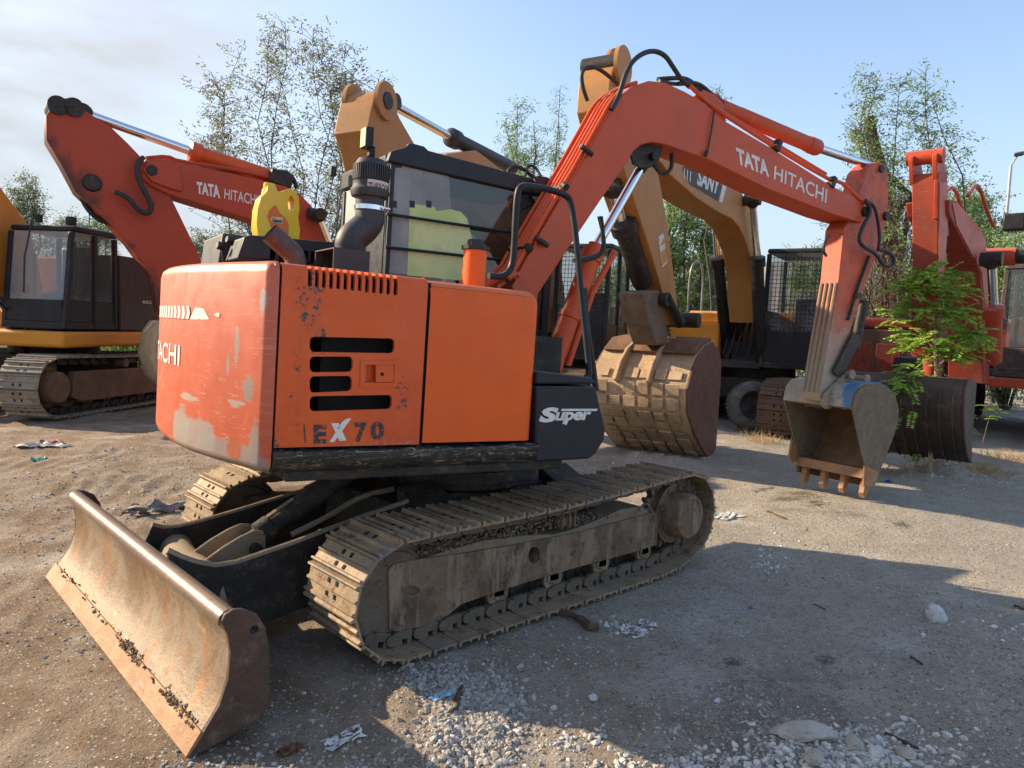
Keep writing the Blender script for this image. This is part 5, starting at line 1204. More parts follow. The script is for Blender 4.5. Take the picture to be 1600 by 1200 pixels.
mb = MB(FB); mb.prism(tri(sB, st), (0, -.34, 0)); armB = mb.build('arm', M['yellow'], YB, bev=.01)
mb = MB(FB); c = sB(966, 100); mb.cyl((c.x, .2, c.z), (c.x, -.2, c.z), .10); mb.build('pivot_pin', M['grease'], armB)
for dy in (.0, -.30):
    mb = MB(FB); c = sB(966, 104, .17+dy); mb.lathe((c.x, c.y+.03 if dy == 0 else c.y-.07, c.z), (0, 1, 0), [(0, .19), (.04, .19)], 24); mb.build('pin_boss', M['yellow'], armB)
mb = MB(FB); None
mb.prism([sB(u, v)+V(0, .003, 0) for u, v in ((1028, 370), (1036, 364), (1042, 410), (1034, 418))], (0, .002, 0)); mb.build('warning_label', M['white'], armB)
mb = MB(FB); mb.prism([sB(u, v)+V(0, .006, 0) for u, v in ((1032, 394), (1039, 388), (1041, 408), (1034, 415))], (0, .002, 0)); mb.poly([sB(u, v)+V(0, .007, 0) for u, v in ((1031, 385), (1036, 372), (1039, 380))]); mb.build('label_sign', M['jyellow'], armB)
cylinder(YB, FB, sB(1003, 440, -.02), sB(972, 345, -.02), sB(958, 290, -.02), .12, ('grease', 'chrome'))
# label band with lettering on the boom
mb = MB(FB); mb.prism([bY(u, v)+V(0, .003, 0) for u, v in ((1066, 262), (1078, 288), (1121, 314), (1128, 290), (1085, 255))], (0, .002, 0)); mb.build('name_band', M['char'], bmB)
mb = MB(FB); mb.prism([bY(u, v)+V(0, .003, 0) for u, v in ((1123, 315), (1128, 317), (1135, 290), (1129, 287))], (0, .002, 0))
text(mb, 'SANY', quadmap(*[bY(u, v)+V(0, .007, 0) for u, v in ((1088, 287), (1121, 303), (1091, 262), (1126, 280))]), off=.04)
text(mb, '111', quadmap(*[bY(u, v)+V(0, .007, 0) for u, v in ((1067, 278), (1078, 284), (1068, 262), (1079, 268))]), off=.02); mb.build('lettering', M['white'], bmB)
b1 = tr(FB, .36); b2 = tr(FB, -.36)
cylinder(YB, FB, b1(1188, 560), b1(1183, 402), b1(1176, 312), .10)
cylinder(YB, FB, b2(1137, 560), b2(1121, 402), b2(1117, 335), .10)
mb = MB(FB); c = b1(1176, 314); mb.cyl(c+V(0, -.75, 0), c+V(0, .12, 0), .07); mb.build('cross_pin', M['grease'], bmB)
# bucket B
kB = tr(FB, .62); bp = [kB(u, v) for u, v in ((1113, 534), (1104, 540), (1091, 556), (1082, 577), (1074, 607), (1074, 645), (1084, 677), (1098, 704), (1108, 719), (1118, 700), (1122, 640), (1125, 600), (1126, 563), (1122, 545))]
bpx = [(p.x, p.z) for p in bp]
bkt = bigbucket(YB, FB, bpx[:9], .62, -.62, (M['bkB'], M['bkBs'])) if False else None
bb = MB(FB); pb = [V(x, 0, z) for x, z in bpx[:9]]
bb.sheet(pb, (0, -.60, 0), (0, .60, 0), .03); BKB = bb.build('bucket', M['bkB'], YB, ang=50)
for y in (.60, -.62):
    mb = MB(FB); mb.prism([V(x, y, z) for x, z in bpx], (0, .03, 0)); mb.build('side_plate', M['bkBs'], BKB, bev=.008)
def pads(FX, root_, P, y0, y1, rows, cols, mat, s0=.36):
    L_ = [0]; n = len(P)
    for i in range(n-1): L_.append(L_[-1]+(P[i+1]-P[i]).length)
    mb = MB(FX); random.seed(4)
    for rI in range(rows):
        s_ = L_[-1]*(s0+(.97-s0)*rI/rows); k = max(i for i in range(n-1) if L_[i] <= s_); t = (P[k+1]-P[k]).normalized(); p = P[k]+t*(s_-L_[k]); nn = V(-t.z, 0, t.x)
        if nn.x < 0: nn = -nn
        for c_ in range(cols):
            if random.random() < .1: continue
            y = y0+.06+(y1-y0-.12)*(c_+.5)/cols; Mx = Matrix(((0, t.x, nn.x), (1, 0, 0), (0, t.z, nn.z)))
            mb.box(p+V(0, y, 0)+nn*.02, ((y1-y0)/cols*random.uniform(.6, .86), .11+.04*random.random(), .006+.026*random.random()), Mx)
    o = mb.build('wear_pads', mat, root_, bev=.02, seg=2)
    for y in (y0+(y1-y0)*.28, y0+(y1-y0)*.62):
        q = [P[i] for i in range(n) if L_[i] < L_[-1]*.45]
        mb = MB(FX); mb.prism([p+V(-.02, y, 0) for p in q]+[p+V(.10, y, .05) for p in q[::-1]], (0, .04, 0)); mb.build('hinge_rib', mat, root_, bev=.01)
pads(FB, BKB, pb, -.6, .6, 9, 6, M['bkB'])
mb = MB(FB); mb.prism([V(pb[0].x-.1, -.58, pb[0].z+.05), V(pb[1].x+.1, -.58, pb[1].z+.06), V(pb[2].x+.06, -.58, pb[2].z+.03), V(pb[2].x, -.58, pb[2].z), V(pb[0].x-.1, -.58, pb[0].z)], (0, 1.16, 0)); mb.build('hinge_plate', M['rust'], BKB, bev=.015)
M['mudlink'] = rusty('mud_caked_link', (.15, .11, .075), (.22, .165, .11), (.08, .06, .045), .85, 2.5, 0, .9)
mb = MB(FB); c0 = sB(1012, 462, 0); c1 = sB(1048, 525, 0)
lk = [(988, 460), (1030, 455), (1037, 475), (1044, 525), (1010, 532), (1000, 500)]
mb.prism(tri(tr(FB, .20), [(1004, 458), (1030, 453), (1036, 470), (1046, 538), (1026, 540), (1012, 500)]), (0, -.30, 0)); mb.build('bucket_link', M['mudlink'], armB, bev=.02)
mb = MB(FB); c = sB(1006, 468, 0); mb.cyl((c.x, -.32, c.z), (c.x, .30, c.z), .075); mb.build('link_pin', M['grease'], armB); mb = MB(FB); c = sB(1058, 500, 0); mb.cyl((c.x, -.3, c.z), (c.x, .3, c.z), .10); mb.build('link_pin', M['grease'], armB)
mb = MB(FB); mb.cyl(sB(1040, 465, .26), sB(1062, 505, .26), .07); mb.build('side_link', M['grease'], armB)
# chassis, deck, cab, hoses
bigtracks(YB, FB @ Matrix.Translation((.15, 0, -.02)) @ Matrix.Rotation(R(-4), 4, 'Z'), ys=(.80, 1.42), xs=1.95)
mb = MB(FB); mb.lathe((0, 0, .75), (0, 0, 1), [(0, .7), (.25, .7)], 30); mb.bx(-.9, .9, -.8, .8, .45, .80); mb.build('centre_frame', M['grease'], YB)
mb = MB(FB); mb.bx(-2.4, 1.2, -1.30, .33, .98, 1.12); mb.bx(-2.4, .0, .33, 1.30, .98, 1.12); mb.build('deck', M['steel'], YB, bev=.01)
mb = MB(FB); mb.bx(-2.6, .1, -1.32, 1.32, 1.13, 2.0); mb.build('body', M['yellow'], YB, bev=.04)
mb = MB(FB); mb.bx(.12, 1.15, -1.32, -.42, 1.13, 1.75); mb.bx(.12, .5, -1.25, -.5, 1.76, 1.95); mb.build('tool_box', M['jyellow'], YB, bev=.03)
mb = MB(FB); mb.bx(.72, .84, -.55, -.43, 1.755, 1.90); mb.build('filler_neck', M['jyellow'], YB, bev=.01)
cabin(YB, FB, -.1, 1.45, .36, 1.36, 1.02, 3.05, M['black'])
for i in range(7):
    mb = MB(FB); y = -.42+.11*i; mb.tube([V(.5, y, 1.9), V(.85, y+.03, 1.75+.03*(i % 3)), V(1.0, y, 1.45), V(1.02, y-.05, 1.2)], .025, 8, smooth=2); mb.build('hydraulic_hose', M['rubber'], YB)
mb = MB(FB); mb.bx(.0, .95, -.38, -.26, 1.0, 2.0); mb.bx(.0, .95, .26, .34, 1.0, 2.0); mb.bx(.3, .9, -.25, .25, 1.0, 1.45); mb.build('boom_foot', M['steel'], YB, bev=.02)
M['pole2'] = plain('dull_grey_rail', (.22, .21, .20), .5, .3, .2)
mb = MB(FB); mb.tube([V(.4, -1.25, 1.95), V(.4, -1.25, 2.75), V(.25, -1.2, 2.95), V(-.3, -1.2, 2.9), V(-.3, -1.2, 2.0)], .022, 8, smooth=2); mb.build('handrail', M['pole2'], YB)
# ---- second ochre excavator, behind the compact one's cab
cA = dep(910, 560, 13.1); FAx = Matrix.Rotation(R(9), 4, 'Z') @ FB.to_3x3().to_4x4()
oA = V(cA.x, cA.y, 0)-FAx.to_3x3() @ V(1.1, .86, 0); FA = Matrix.Translation(oA) @ FAx
YA = root('excavator', FA, 'ochre yellow excavator partly hidden behind the dark cab of the compact excavator', 'excavator')
aY = tr(FA, .20)
def put(o, par):           # shared copy of a part under another machine, in the same place of its frame
    c = o.copy(); COL.objects.link(c); c.parent = par; WM[c.name] = WM[par.name]
    for ch in list(o.children): put(ch, c)
    return c
for o in list(YB.children):
    if o.name.split('.')[0] in ('crawler_track', 'centre_frame', 'deck', 'body', 'tool_box', 'cab', 'hydraulic_hose', 'boom_foot'): put(o, YA)
S_ = lambda pts, y: [tr(FA, y)(u, v) for u, v in pts]
mb = MB(FA); mb.prism(S_(((574, 205), (580, 175), (586, 150), (595, 141), (607, 142), (613, 158), (625, 185), (648, 225), (672, 300), (690, 430), (700, 520), (676, 520), (650, 420), (596, 300), (585, 240)), .2), (0, -.42, 0)); mA = mb.build('arm', M['yellow'], YA, bev=.012)
for dy in (0, -.36):
    mb = MB(FA); c = tr(FA, .2)(600, 158); mb.lathe((c.x, .2+dy+(.0 if dy == 0 else -.04), c.z), (0, 1, 0), [(0, .20), (.045, .20)], 24); mb.build('pin_boss', M['yellow'], mA)
mb = MB(FA); c = tr(FA, .2)(600, 158); mb.cyl((c.x, .26, c.z), (c.x, -.24, c.z), .09); mb.build('pivot_pin', M['grease'], mA)
cylinder(YA, FA, tr(FA, 0)(800, 262), tr(FA, 0)(705, 215), tr(FA, 0)(607, 160), .10, ('steel', 'chrome'))
mb = MB(FA); mb.prism(S_(((648, 290), (700, 240), (745, 235), (790, 270), (850, 350), (880, 440), (890, 520), (850, 520), (835, 450), (800, 385), (740, 330), (690, 320)), .22), (0, -.44, 0)); mb.build('boom', M['yellow'], YA, bev=.012)
# ---- orange excavator facing us at the right
CO = (13.33, .144, 0); C1 = (7.58, -.4175); FC = FR(CO, (C1[0]-CO[0], C1[1]-CO[1]))
OC = root('excavator', FC, 'faded orange excavator facing us at the right, its dark bucket down behind the sapling', 'excavator')
M['oldred2'] = paint('weathered_orange_red', (.38, .062, .030), (.27, .045, .026), rough=.55, chipamt=.8, dust=.3, streak=.6, dirt=.5)
cS = tr(FC, .17)
st = [(1467, 270), (1480, 268), (1482, 345), (1478, 400), (1473, 470), (1470, 560), (1462, 560), (1464, 450), (1466, 375), (1466, 285)]
mb = MB(FC); mb.prism(tri(cS, st), (0, -.26, 0)); aC = mb.build('arm', M['oldred2'], OC, bev=.01)
mb = MB(FC); mb.prism([p+V(0, .003, 0) for p in tri(cS, ((1467, 285), (1479, 285), (1480, 345), (1476, 400), (1471, 470), (1464, 470), (1466, 375)))], (0, .006, 0)); mb.build('pale_side', M['pinkorange'], aC)  # paler sheet over one side of the arm only
cF = tr(FC, -.0)
for y in (.13, -.12):
    mb = MB(FC); p0 = cS(1464, 285, y); p1 = cS(1463, 345, y); mb.prism([p0, p0+V(.14, 0, 0), p1+V(.14, 0, 0), p1], (0, .04, 0)); mb.build('arm_flange', M['bigorange'], aC, bev=.008)
for dy in (-.01, -.24):
    mb = MB(FC); mb.prism([p+V(0, dy, 0) for p in tri(cS, ((1466, 285), (1465, 250), (1466, 240), (1474, 234), (1478, 250), (1480, 285)))], (0, -.045, 0)); mb.build('pin_lug', M['bigorange'], aC, bev=.006)
mb = MB(FC); p0 = cS(1464, 292, .1); p1 = cS(1463, 345, .1); mb.prism([p0+V(.035, 0, 0), p1+V(.035, 0, 0), p1+V(.035, -.18, 0), p0+V(.035, -.18, 0)], (-.04, 0, 0)); mb.build('recess', M['bkC'] if 'bkC' in M else M['rust'], aC)
mb = MB(FC); c = cS(1470, 243); mb.cyl((c.x, -.16, c.z), (c.x, .20, c.z), .08); mb.build('pivot_pin', M['bigorange'], aC)
c = cS(1462, 350, 0); d0 = cS(1462, 385, 0); e0 = cS(1456, 600, 0)
mb = MB(FC); mb.lathe(c+V(.12, .02, 0), (0, 0, -1), [(0, .08), (.05, .14), (.16, .15), (.18, .11), (.35, .11), (.36, .15), (.5, .15)], 18); mb.build('rod_end', M['mud'], aC)
mb = MB(FC); mb.cyl(d0+V(.12, .02, 0), e0+V(.12, .02, 0), .095); mb.build('bucket_cylinder', M['bigorange'], aC)
cB = tr(FC, .22)
mb = MB(FC); mb.prism(tri(cB, ((1483, 312), (1494, 313), (1515, 337), (1530, 355), (1540, 372), (1541, 395), (1545, 475), (1546, 600), (1536, 600), (1537, 500), (1535, 470), (1532, 425), (1515, 395), (1492, 352), (1484, 335))), (0, -.44, 0)); bC = mb.build('boom', M['oldred'], OC, bev=.012)
mb = MB(FC); mb.prism([p+V(0, .003, 0) for p in tri(cB, ((1487, 318), (1494, 316), (1515, 340), (1530, 358), (1539, 374), (1540, 395), (1544, 475), (1538, 475), (1533, 425), (1516, 394), (1494, 352))) ], (0, .006, 0)); mb.build('pale_side', M['pinkorange'], bC)  # paler sheet over the same side of the boom
cylinder(OC, FC, tr(FC, .4)(1553, 560), tr(FC, .4)(1553, 480), tr(FC, .4)(1549, 405), .10, ('bigorange', 'chrome'))
mb = MB(FC); c = tr(FC, .2)(1540, 402); mb.cyl(c, c+V(0, .35, 0), .12); mb.build('cross_pin', M['bigorange'], bC)
mb = MB(FC); mb.cyl(c+V(0, .36, 0), c+V(0, .45, 0), .10); mb.build('pin_cap', M['black'], bC); mb = MB(FC); mb.box(c+V(0, .3, .45), (.2, .25, .22)); mb.build('boom_lamp', M['black'], bC, bev=.02)
for dy in (-.1, .15):
    mb = MB(FC); mb.tube([p+V(0, dy, 0) for p in tri(cB, ((1488, 308), (1500, 290), (1508, 295), (1516, 320), (1526, 345), (1532, 355)))], .022, 8, smooth=2); mb.build('boom_pipe', M['bigorange'], bC)
cb3 = tr(FC, .62); cp_ = [cb3(u, v) for u, v in ((1522, 592), (1515, 594), (1511, 610), (1508, 640), (1509, 680), (1514, 715), (1520, 724), (1521, 690), (1524, 650), (1528, 600))]
pc_ = [V(p.x, 0, p.z) for p in cp_[:7]]
cen = sum((p.x for p in pc_))/len(pc_); 
mb = MB(FC); mb.sheet(pc_, (0, -.58, 0), (0, .58, 0), .03); M['bkC'] = rusty('dark_rusty_bucket', (.055, .038, .034), (.10, .065, .05), (.16, .10, .07), .6, .8, .1, .3, hi=(.15, .09, .06)); BKC = mb.build('bucket', M['bkC'], OC, ang=60)
for y in (.58, -.60):
    mb = MB(FC); mb.prism([V(p.x, y, p.z) for p in cp_], (0, .03, 0)); mb.build('side_plate', M['bkC'], BKC, bev=.01)
for i in range(9):
    mb = MB(FC); y = -.5+1.0*i/8; k = pc_[2:]; mb.tube([p+V(.035, y, 0) for p in k], .012, 5); mb.build('wear_bar', M['bkC'], BKC)
mb = MB(FC); mb.bx(-2.4, .9, -1.30, 1.3, .98, 1.12); mb.build('deck', M['bkC'], OC, bev=.01)
bigtracks(OC, FC, sides=(1, -1))
q_ = dep(1549, 588, 11.3); FCc = Matrix.Translation(V(q_.x, q_.y, q_.z)) @ FC.to_3x3().to_4x4()
cabin(OC, FCc, -1.4, 0, 0, 1.0, 0, 1.75, M['bkC'], mesh=False, rake=.30, zg=.45)
mb = MB(FCc); mb.bx(-3.4, .05, -.05, 1.1, -.16, -.01); mb.build('cab_sill', M['bigorange'], OC, bev=.02)
house(OC, FC, -2.6, .1, -1.32, 1.32, 1.13, 2.0, M['oldred'])
# ---- rusty orange machine between (behind the compact excavator's arm)
dO = dep(1375, 560, 13.2); FD = FR((dO.x, dO.y, 0), (-.9, -.25))
OD = root('excavator', FD, 'rusty orange machine body overgrown with dry creepers, behind the compact excavator arm', 'excavator')
mb = MB(FD); mb.bx(-2, .35, -.9, .95, .75, 1.75); bd = mb.build('body', M['rust'], OD, bev=.03)
for y0, y1 in ((-.62, -.1), (-.04, .35)):
    mb = MB(FD); mb.bx(.355, .38, y0, y1, .95, 1.5); mb.box((.39, y1-.1, 1.25), (.03, .06, .14)); mb.build('side_door', M['oldred2'], bd, bev=.01)
mb = MB(FD); mb.bx(-1.9, .3, -.85, .9, 1.755, 1.95); mb.build('hood', M['oldred'], bd, bev=.05)
mb = MB(FD); mb.bx(.4, .9, .3, .75, .85, 1.3); mb.build('battery_box', M['char'], OD, bev=.03)
mb = MB(FD); mb.bx(.4, 1.5, -.8, .7, .62, .70); mb.build('step_plate', M['bkBs'], OD, bev=.02)
bigtracks(OD, FD @ Matrix.Translation((-.8, 0, 0)), ys=(.6, 1.1), sides=(1, -1), xs=1.4, xi=-1.4)
# ---- yellow and black excavator at the left, facing left
f_ = V(-.744, -.668, 0).normalized(); l_ = V(-f_.y, f_.x, 0); pj = V(-.641, 8.075, 0)
FJ = FR(pj-f_*1.72-l_*1.38, f_)
YJ = root('excavator', FJ, 'amber yellow excavator with black glazed cab standing at the far left', 'excavator')
M['shoeJ'] = rusty('worn_track_shoe', (.26, .21, .16), (.34, .28, .21), (.15, .09, .06), .7, 2, .1); M['maroon'] = paint('dark_maroon_panel', (.045, .022, .022), (.03, .018, .02), rough=.25, chipamt=0, dust=.3, streak=.1, dirt=.1)
bigtracks(YJ, FJ, ys=(.78, 1.38), xi=-1.75, xs=1.75, mats=(M['shoeJ'], M['grease'], M['rust'], M['mud'], M['rust']))
mb = MB(FJ); mb.bx(-1, 1, -.78, .78, .45, .85); mb.lathe((0, 0, .85), (0, 0, 1), [(0, .65), (.2, .65)], 30); mb.build('centre_frame', M['grease'], YJ)
jt = tr(FJ, 1.36); J = lambda u, v: jt(u, v)
z_a, z_b = J(100, 520).z, J(240, 543).z
xa, xb_ = J(28, 525).x, J(100, 525).x
xf = J(102, 500).x; ztp = J(105, 350).z; zfl = J(105, 515).z
mb = MB(FJ); mb.bx(-2.4, xf+.05, .2, 1.37, zfl-.26, zfl-.03); mb.bx(-2.4, xf-.1, -1.37, .19, zfl-.26, zfl-.03); mb.build('side_sill', M['jyellow'], YJ, bev=.05, seg=3)
mb = MB(FJ); mb.bx(-2.7, -1.62, -1.37, 1.37, zfl-.02, zfl+1.25); mb.bx(-1.6, .3, -1.36, .33, zfl-.02, zfl+1.1); mb.build('body', M['jyellow'], YJ, bev=.06, seg=3)
mb = MB(FJ); x1c = J(186, 500).x; mb.bx(-1.61, x1c-.02, .36, 1.36, zfl-.02, zfl+1.15); mb.build('side_door', M['maroon'], YJ, bev=.02)
mb = MB(FJ); x1e = J(232, 470).x; zz = J(232, 473).z; e0_, e1_ = J(221, 474), J(240, 474)
text(mb, 'eco', quadmap(*[V(p.x, 1.364, p.z) for p in (J(222, 474), J(239, 475), J(222, 467), J(239, 468))]), off=.02); mb.build('lettering', M['cream'], YJ)
cJ = cabin(YJ, FJ, x1c+.02, xf, .38, 1.36, zfl, ztp+.02, M['black'], mesh=False, rake=.16, zg=.40)
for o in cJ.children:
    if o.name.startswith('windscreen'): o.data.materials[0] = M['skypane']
mb = MB(FJ); mb.cyl((xf-.1, .9, ztp+.02), (xf-.1, .9, ztp+.12), .05); mb.build('beacon', M['black'], cJ); mb = MB(FJ); mb.box((xf-.35, 1.2, ztp+.08), (.12, .10, .12)); mb.build('work_lamp', M['black'], cJ, bev=.01)
mb = MB(FJ); mb.tube([V(xf+.01, .75, zfl+.5), V(xf-.05, .72, zfl+1.0), V(xf-.10, .8, zfl+1.5)], .012, 5); mb.build('wiper', M['rubber'], cJ)
mb = MB(FJ); mb.tube([V(xf-.12, 1.37, zfl+.5), V(xf-.12, 1.42, zfl+.55), V(xf-.15, 1.42, zfl+1.2), V(xf-.15, 1.37, zfl+1.25)], .014, 6, smooth=1); mb.build('grab_handle', M['steel'], cJ)
mb = MB(FJ); mb.tube([V(xf-.6, 1.30, ztp+.02), V(xf-.6, 1.3, ztp+.55)], .008, 5); mb.build('aerial', M['steel'], cJ)
# its boom rises out of the picture at the left
jb = tr(FJ, .20)
mb = MB(FJ); mb.prism([jb(u, v) for u, v in ((-60, 215), (-20, 262), (8, 302), (45, 352), (58, 400), (70, 470), (72, 540), (40, 540), (20, 480), (-30, 440), (-60, 430))], (0, -.45, 0)); mb.build('boom', M['jyellow'], YJ, bev=.015)
cylinder(YJ, FJ, jb(40, 560, .35), jb(18, 500, .35), jb(-20, 440, .35), .09, ('black', 'chrome'))
mb = MB(FJ); mb.tube([jb(12, 448, .4), jb(22, 455, .4), jb(34, 480, .4), jb(44, 520, .4)], .02, 6, smooth=2); mb.tube([jb(-4, 470, .45), jb(15, 490, .45), jb(28, 530, .45)], .02, 6, smooth=2); mb.build('handrail', M['black'], YJ)
# ---- big orange excavator whose boom crosses the sky at the left
pE = dep(160, 300, 9.9); az = .10; xE = V(cos(az), -sin(az), 0)
FE = Matrix(((xE.x, sin(az), 0, pE.x), (xE.y, cos(az), 0, pE.y), (0, 0, 1, 0), (0, 0, 0, 1)))
eo = Matrix.Translation(FE.to_3x3() @ V(4.9, .2, 0)) @ FE
OE = root('excavator', eo, 'big orange excavator at the left with its arm raised against the sky', 'excavator')
eN = tr(FE, 0.); eS = tr(FE, .06)
bmE = [(220, 262), (228, 251), (245, 247), (275, 252), (291, 256), (370, 273), (447, 291), (469, 303), (487, 322), (500, 340), (508, 358), (513, 400), (520, 460), (470, 460), (455, 400), (440, 372), (397, 344), (330, 324), (266, 304), (236, 290), (224, 280)]
mb = MB(FE); mb.prism(tri(eN, bmE), (0, .46, 0)); bE = mb.build('boom', M['bigorange'], OE, bev=.012)
mb = MB(FE)
for s_, c4, k in (('TATA', ((307, 301), (344, 309), (307, 284), (343, 290)), .045), ('HITACHI', ((350, 310), (403, 321), (351, 294), (402, 304)), .008)):
    p = [eN(u, v)+V(0, -.004, 0) for u, v in c4]; text(mb, s_, quadmap(*p), off=k)
mb.build('lettering', M['white'], bE)
mb = MB(FE); mb.prism([p+V(0, -.05, 0) for p in tri(eN, ((222, 266), (230, 254), (262, 254), (280, 262), (284, 300), (268, 296), (236, 284)))], (0, .05, 0)); mb.build('boom_nose', M['bigorange'], bE, bev=.01)
mb = MB(FE); c = eN(236, 267); mb.lathe(c+V(0, -.07, 0), (0, 1, 0), [(0, .07), (.05, .08)], 18); mb.build('pivot_pin', M['grease'], bE)
aE = [(84, 158), (92, 154), (106, 153), (120, 158), (134, 173), (175, 200), (200, 224), (219, 244), (245, 275), (266, 306), (290, 355), (312, 400), (318, 430), (300, 470), (262, 520), (250, 500), (237, 431), (200, 381), (166, 344), (119, 300), (95, 255), (73, 219), (72, 181), (78, 170)]
ie = eo.inverted(); s0, s1, s2 = [ie @ (FE @ eS(u, v)) for u, v in ((95, 245), (262, 480), (210, 300))]
dl = V(s1.x-s0.x, 0, s1.z-s0.z).normalized(); nl = V(-dl.z, 0, dl.x)
if nl.dot(s2-s0) < 0: nl = -nl
m = NM('orange_paint_greasy'); Xe = m.xyz(); n1 = m.noise(2.2, 8, .72); c = m.mix(m.rng(m.noise(1.2, 5), .35, .7), (.42, .058, .024), (.33, .048, .024))
dd_ = m.math('ADD', m.math('MULTIPLY', Xe[0], nl.x), m.math('MULTIPLY', Xe[2], nl.z)); dd_ = m.math('SUBTRACT', dd_, s0.dot(nl))
c = m.mix(m.math('MULTIPLY', m.rng(m.math('SUBTRACT', dd_, m.math('MULTIPLY', m.math('SUBTRACT', n1, .45), 1.0)), .12, -.06), .8), c, (.045, .03, .025))
m.b.inputs['Specular IOR Level'].default_value = .3; M['greasyarm'] = m.out(c, .5)
mb = MB(FE); mb.prism(tri(eS, aE), (0, .34, 0)); kE = mb.build('arm', M['greasyarm'], OE, bev=.012)
mb = MB(FE)
for u, v in ((90, 165), (115, 168)): c = eS(u, v); mb.cyl((c.x, .02, c.z), (c.x, .44, c.z), .12)
mb.build('pivot_pins', M['grease'], kE)
mb = MB(FE); mb.prism([p+V(0, -.003, 0) for p in tri(eS, ((119, 300), (166, 344), (200, 381), (237, 431), (250, 440), (262, 440), (240, 405), (205, 360), (175, 315), (150, 290), (135, 270), (110, 255)))], (0, .006, 0)); mb.build('grease_stain', M['arm'], kE) if False else mb.bm.free()
mb = MB(FE); c = eS(144, 286); mb.lathe(c+V(0, -.05, 0), (0, 1, 0), [(0, .10), (.05, .12)], 18); mb.build('pin_cover', M['grease'], kE)
cylinder(OE, FE, eN(440, 282, .23), eN(297, 236, .23), eN(128, 176, .23), .115, ('cyl', 'chrome'))
mb = MB(FE); mb.box(eN(436, 281, .15), (.35, .3, .22), Matrix.Rotation(.25, 3, 'Y')); mb.build('valve_block', M['grease'], bE, bev=.03)
for P in (((425, 275, .1), (440, 266, .1), (458, 276, .1), (464, 295, .1)), ((224, 246, -.03), (214, 255, -.08), (215, 280, -.1), (232, 310, -.1), (238, 325, -.1), (230, 335, -.1), (215, 328, -.1), (200, 308, -.1), (180, 300, -.05)), ((125, 302, .2), (135, 325, .2), (155, 345, .2), (175, 348, .2))):
    mb = MB(FE); mb.tube([eN(*q) for q in P], .035, 8, smooth=3); mb.build('hydraulic_hose', M['rubber'], bE)
for dv in (0, 6):
    mb = MB(FE); mb.tube([eN(u, v+dv, .1+.02*dv) for u, v in ((228, 247), (262, 244), (278, 252), (350, 262), (400, 272), (445, 283))], .028, 8, smooth=1); mb.build('boom_pipe', M['bigorange'], bE)
mb = MB(FE); mb.tube([eN(482, 333, -.1), eN(505, 336, -.1), eN(505, 332, -.1)], .09, 10); mb.build('cross_pin', M['grease'], bE)
cylinder(OE, FE, eN(545, 470, -.18), eN(530, 420, -.18), eN(497, 335, -.18), .10, ('black', 'chrome'))
mb = MB(FE); q = [eN(u, v) for u, v in ((236, 520), (250, 500), (262, 505), (290, 560), (290, 610), (262, 612), (240, 590), (230, 555))]; mb.prism([p+V(0, -.3, 0) for p in q], (0, 1.0, 0)); mb.build('bucket', M['bkB'], OE, bev=.03)
bigtracks(OE, eo); mb = MB(eo); mb.bx(-2.6, 1.3, -1.3, 1.3, 1.0, 1.9) if False else mb.bx(-.4, 2.6, -.9, 1.3, 1.0, 1.9); mb.build('body', M['bigorange'], OE, bev=.05)
mb = MB(eo); mb.lathe((0, 0, .6), (0, 0, 1), [(0, .7), (.4, .7)], 24); mb.build('centre_frame', M['grease'], OE)
# ---- yellow oil can on the hood
yJ = .30; pj_ = tr(BF, yJ)
can = [(404, 372), (401, 350), (403, 325), (408, 308), (417, 299), (418, 292), (419, 290), (432, 292), (433, 298), (440, 300), (446, 296), (453, 294), (462, 299), (467, 308), (468, 325), (466, 340), (469, 360), (467, 376), (463, 384), (410, 380)]
mb = MB(BF); mb.prism([pj_(*q) for q in can], (0, .13, 0)); cu = MB(BF); cu.prism([pj_(455+5*cos(a), 318+12*sin(a))+V(0, -.1, 0) for a in [2*pi*i/18 for i in range(18)]], (0, .4, 0))
CF = BF @ Matrix.Translation(pj_(436, 380)+V(0, .065, 0))
can_ = mb.build('oil_can', M['yplastic'], None, bev=.018, seg=4, cuts=cu, frame=CF)
tag(can_, 'yellow plastic oil can with orange label standing behind the exhaust pipe', 'oil can')
mb = MB(BF); mb.prism([pj_(u, v)+V(0, -.004, 0) for u, v in ((431, 320), (437, 333), (447, 341), (451, 352), (450, 372), (430, 372), (420, 345), (417, 338), (422, 327))], (0, .003, 0)); mb.build('label', M['olabel'], can_)
mb = MB(BF); mb.prism([pj_(u, v)+V(0, -.007, 0) for u, v in ((423, 339), (442, 340), (441, 350), (424, 348))], (0, .002, 0)); mb.build('label_plate', M['cream'], can_)
mb = MB(BF); text(mb, 'Gemur', quadmap(*[pj_(u, v)+V(0, -.010, 0) for u, v in ((424.5, 347), (440.5, 348.5), (425, 341), (441, 342))]), off=.03); mb.build('lettering', M['rubber'], can_)
mb = MB(BF); c = pj_(425.5, 291); mb.lathe((c.x, yJ+.065, c.z-.03), (0, 0, 1), [(0, .034), (.05, .034), (.055, .03)], 20); mb.build('cap', M['yplastic'], can_)
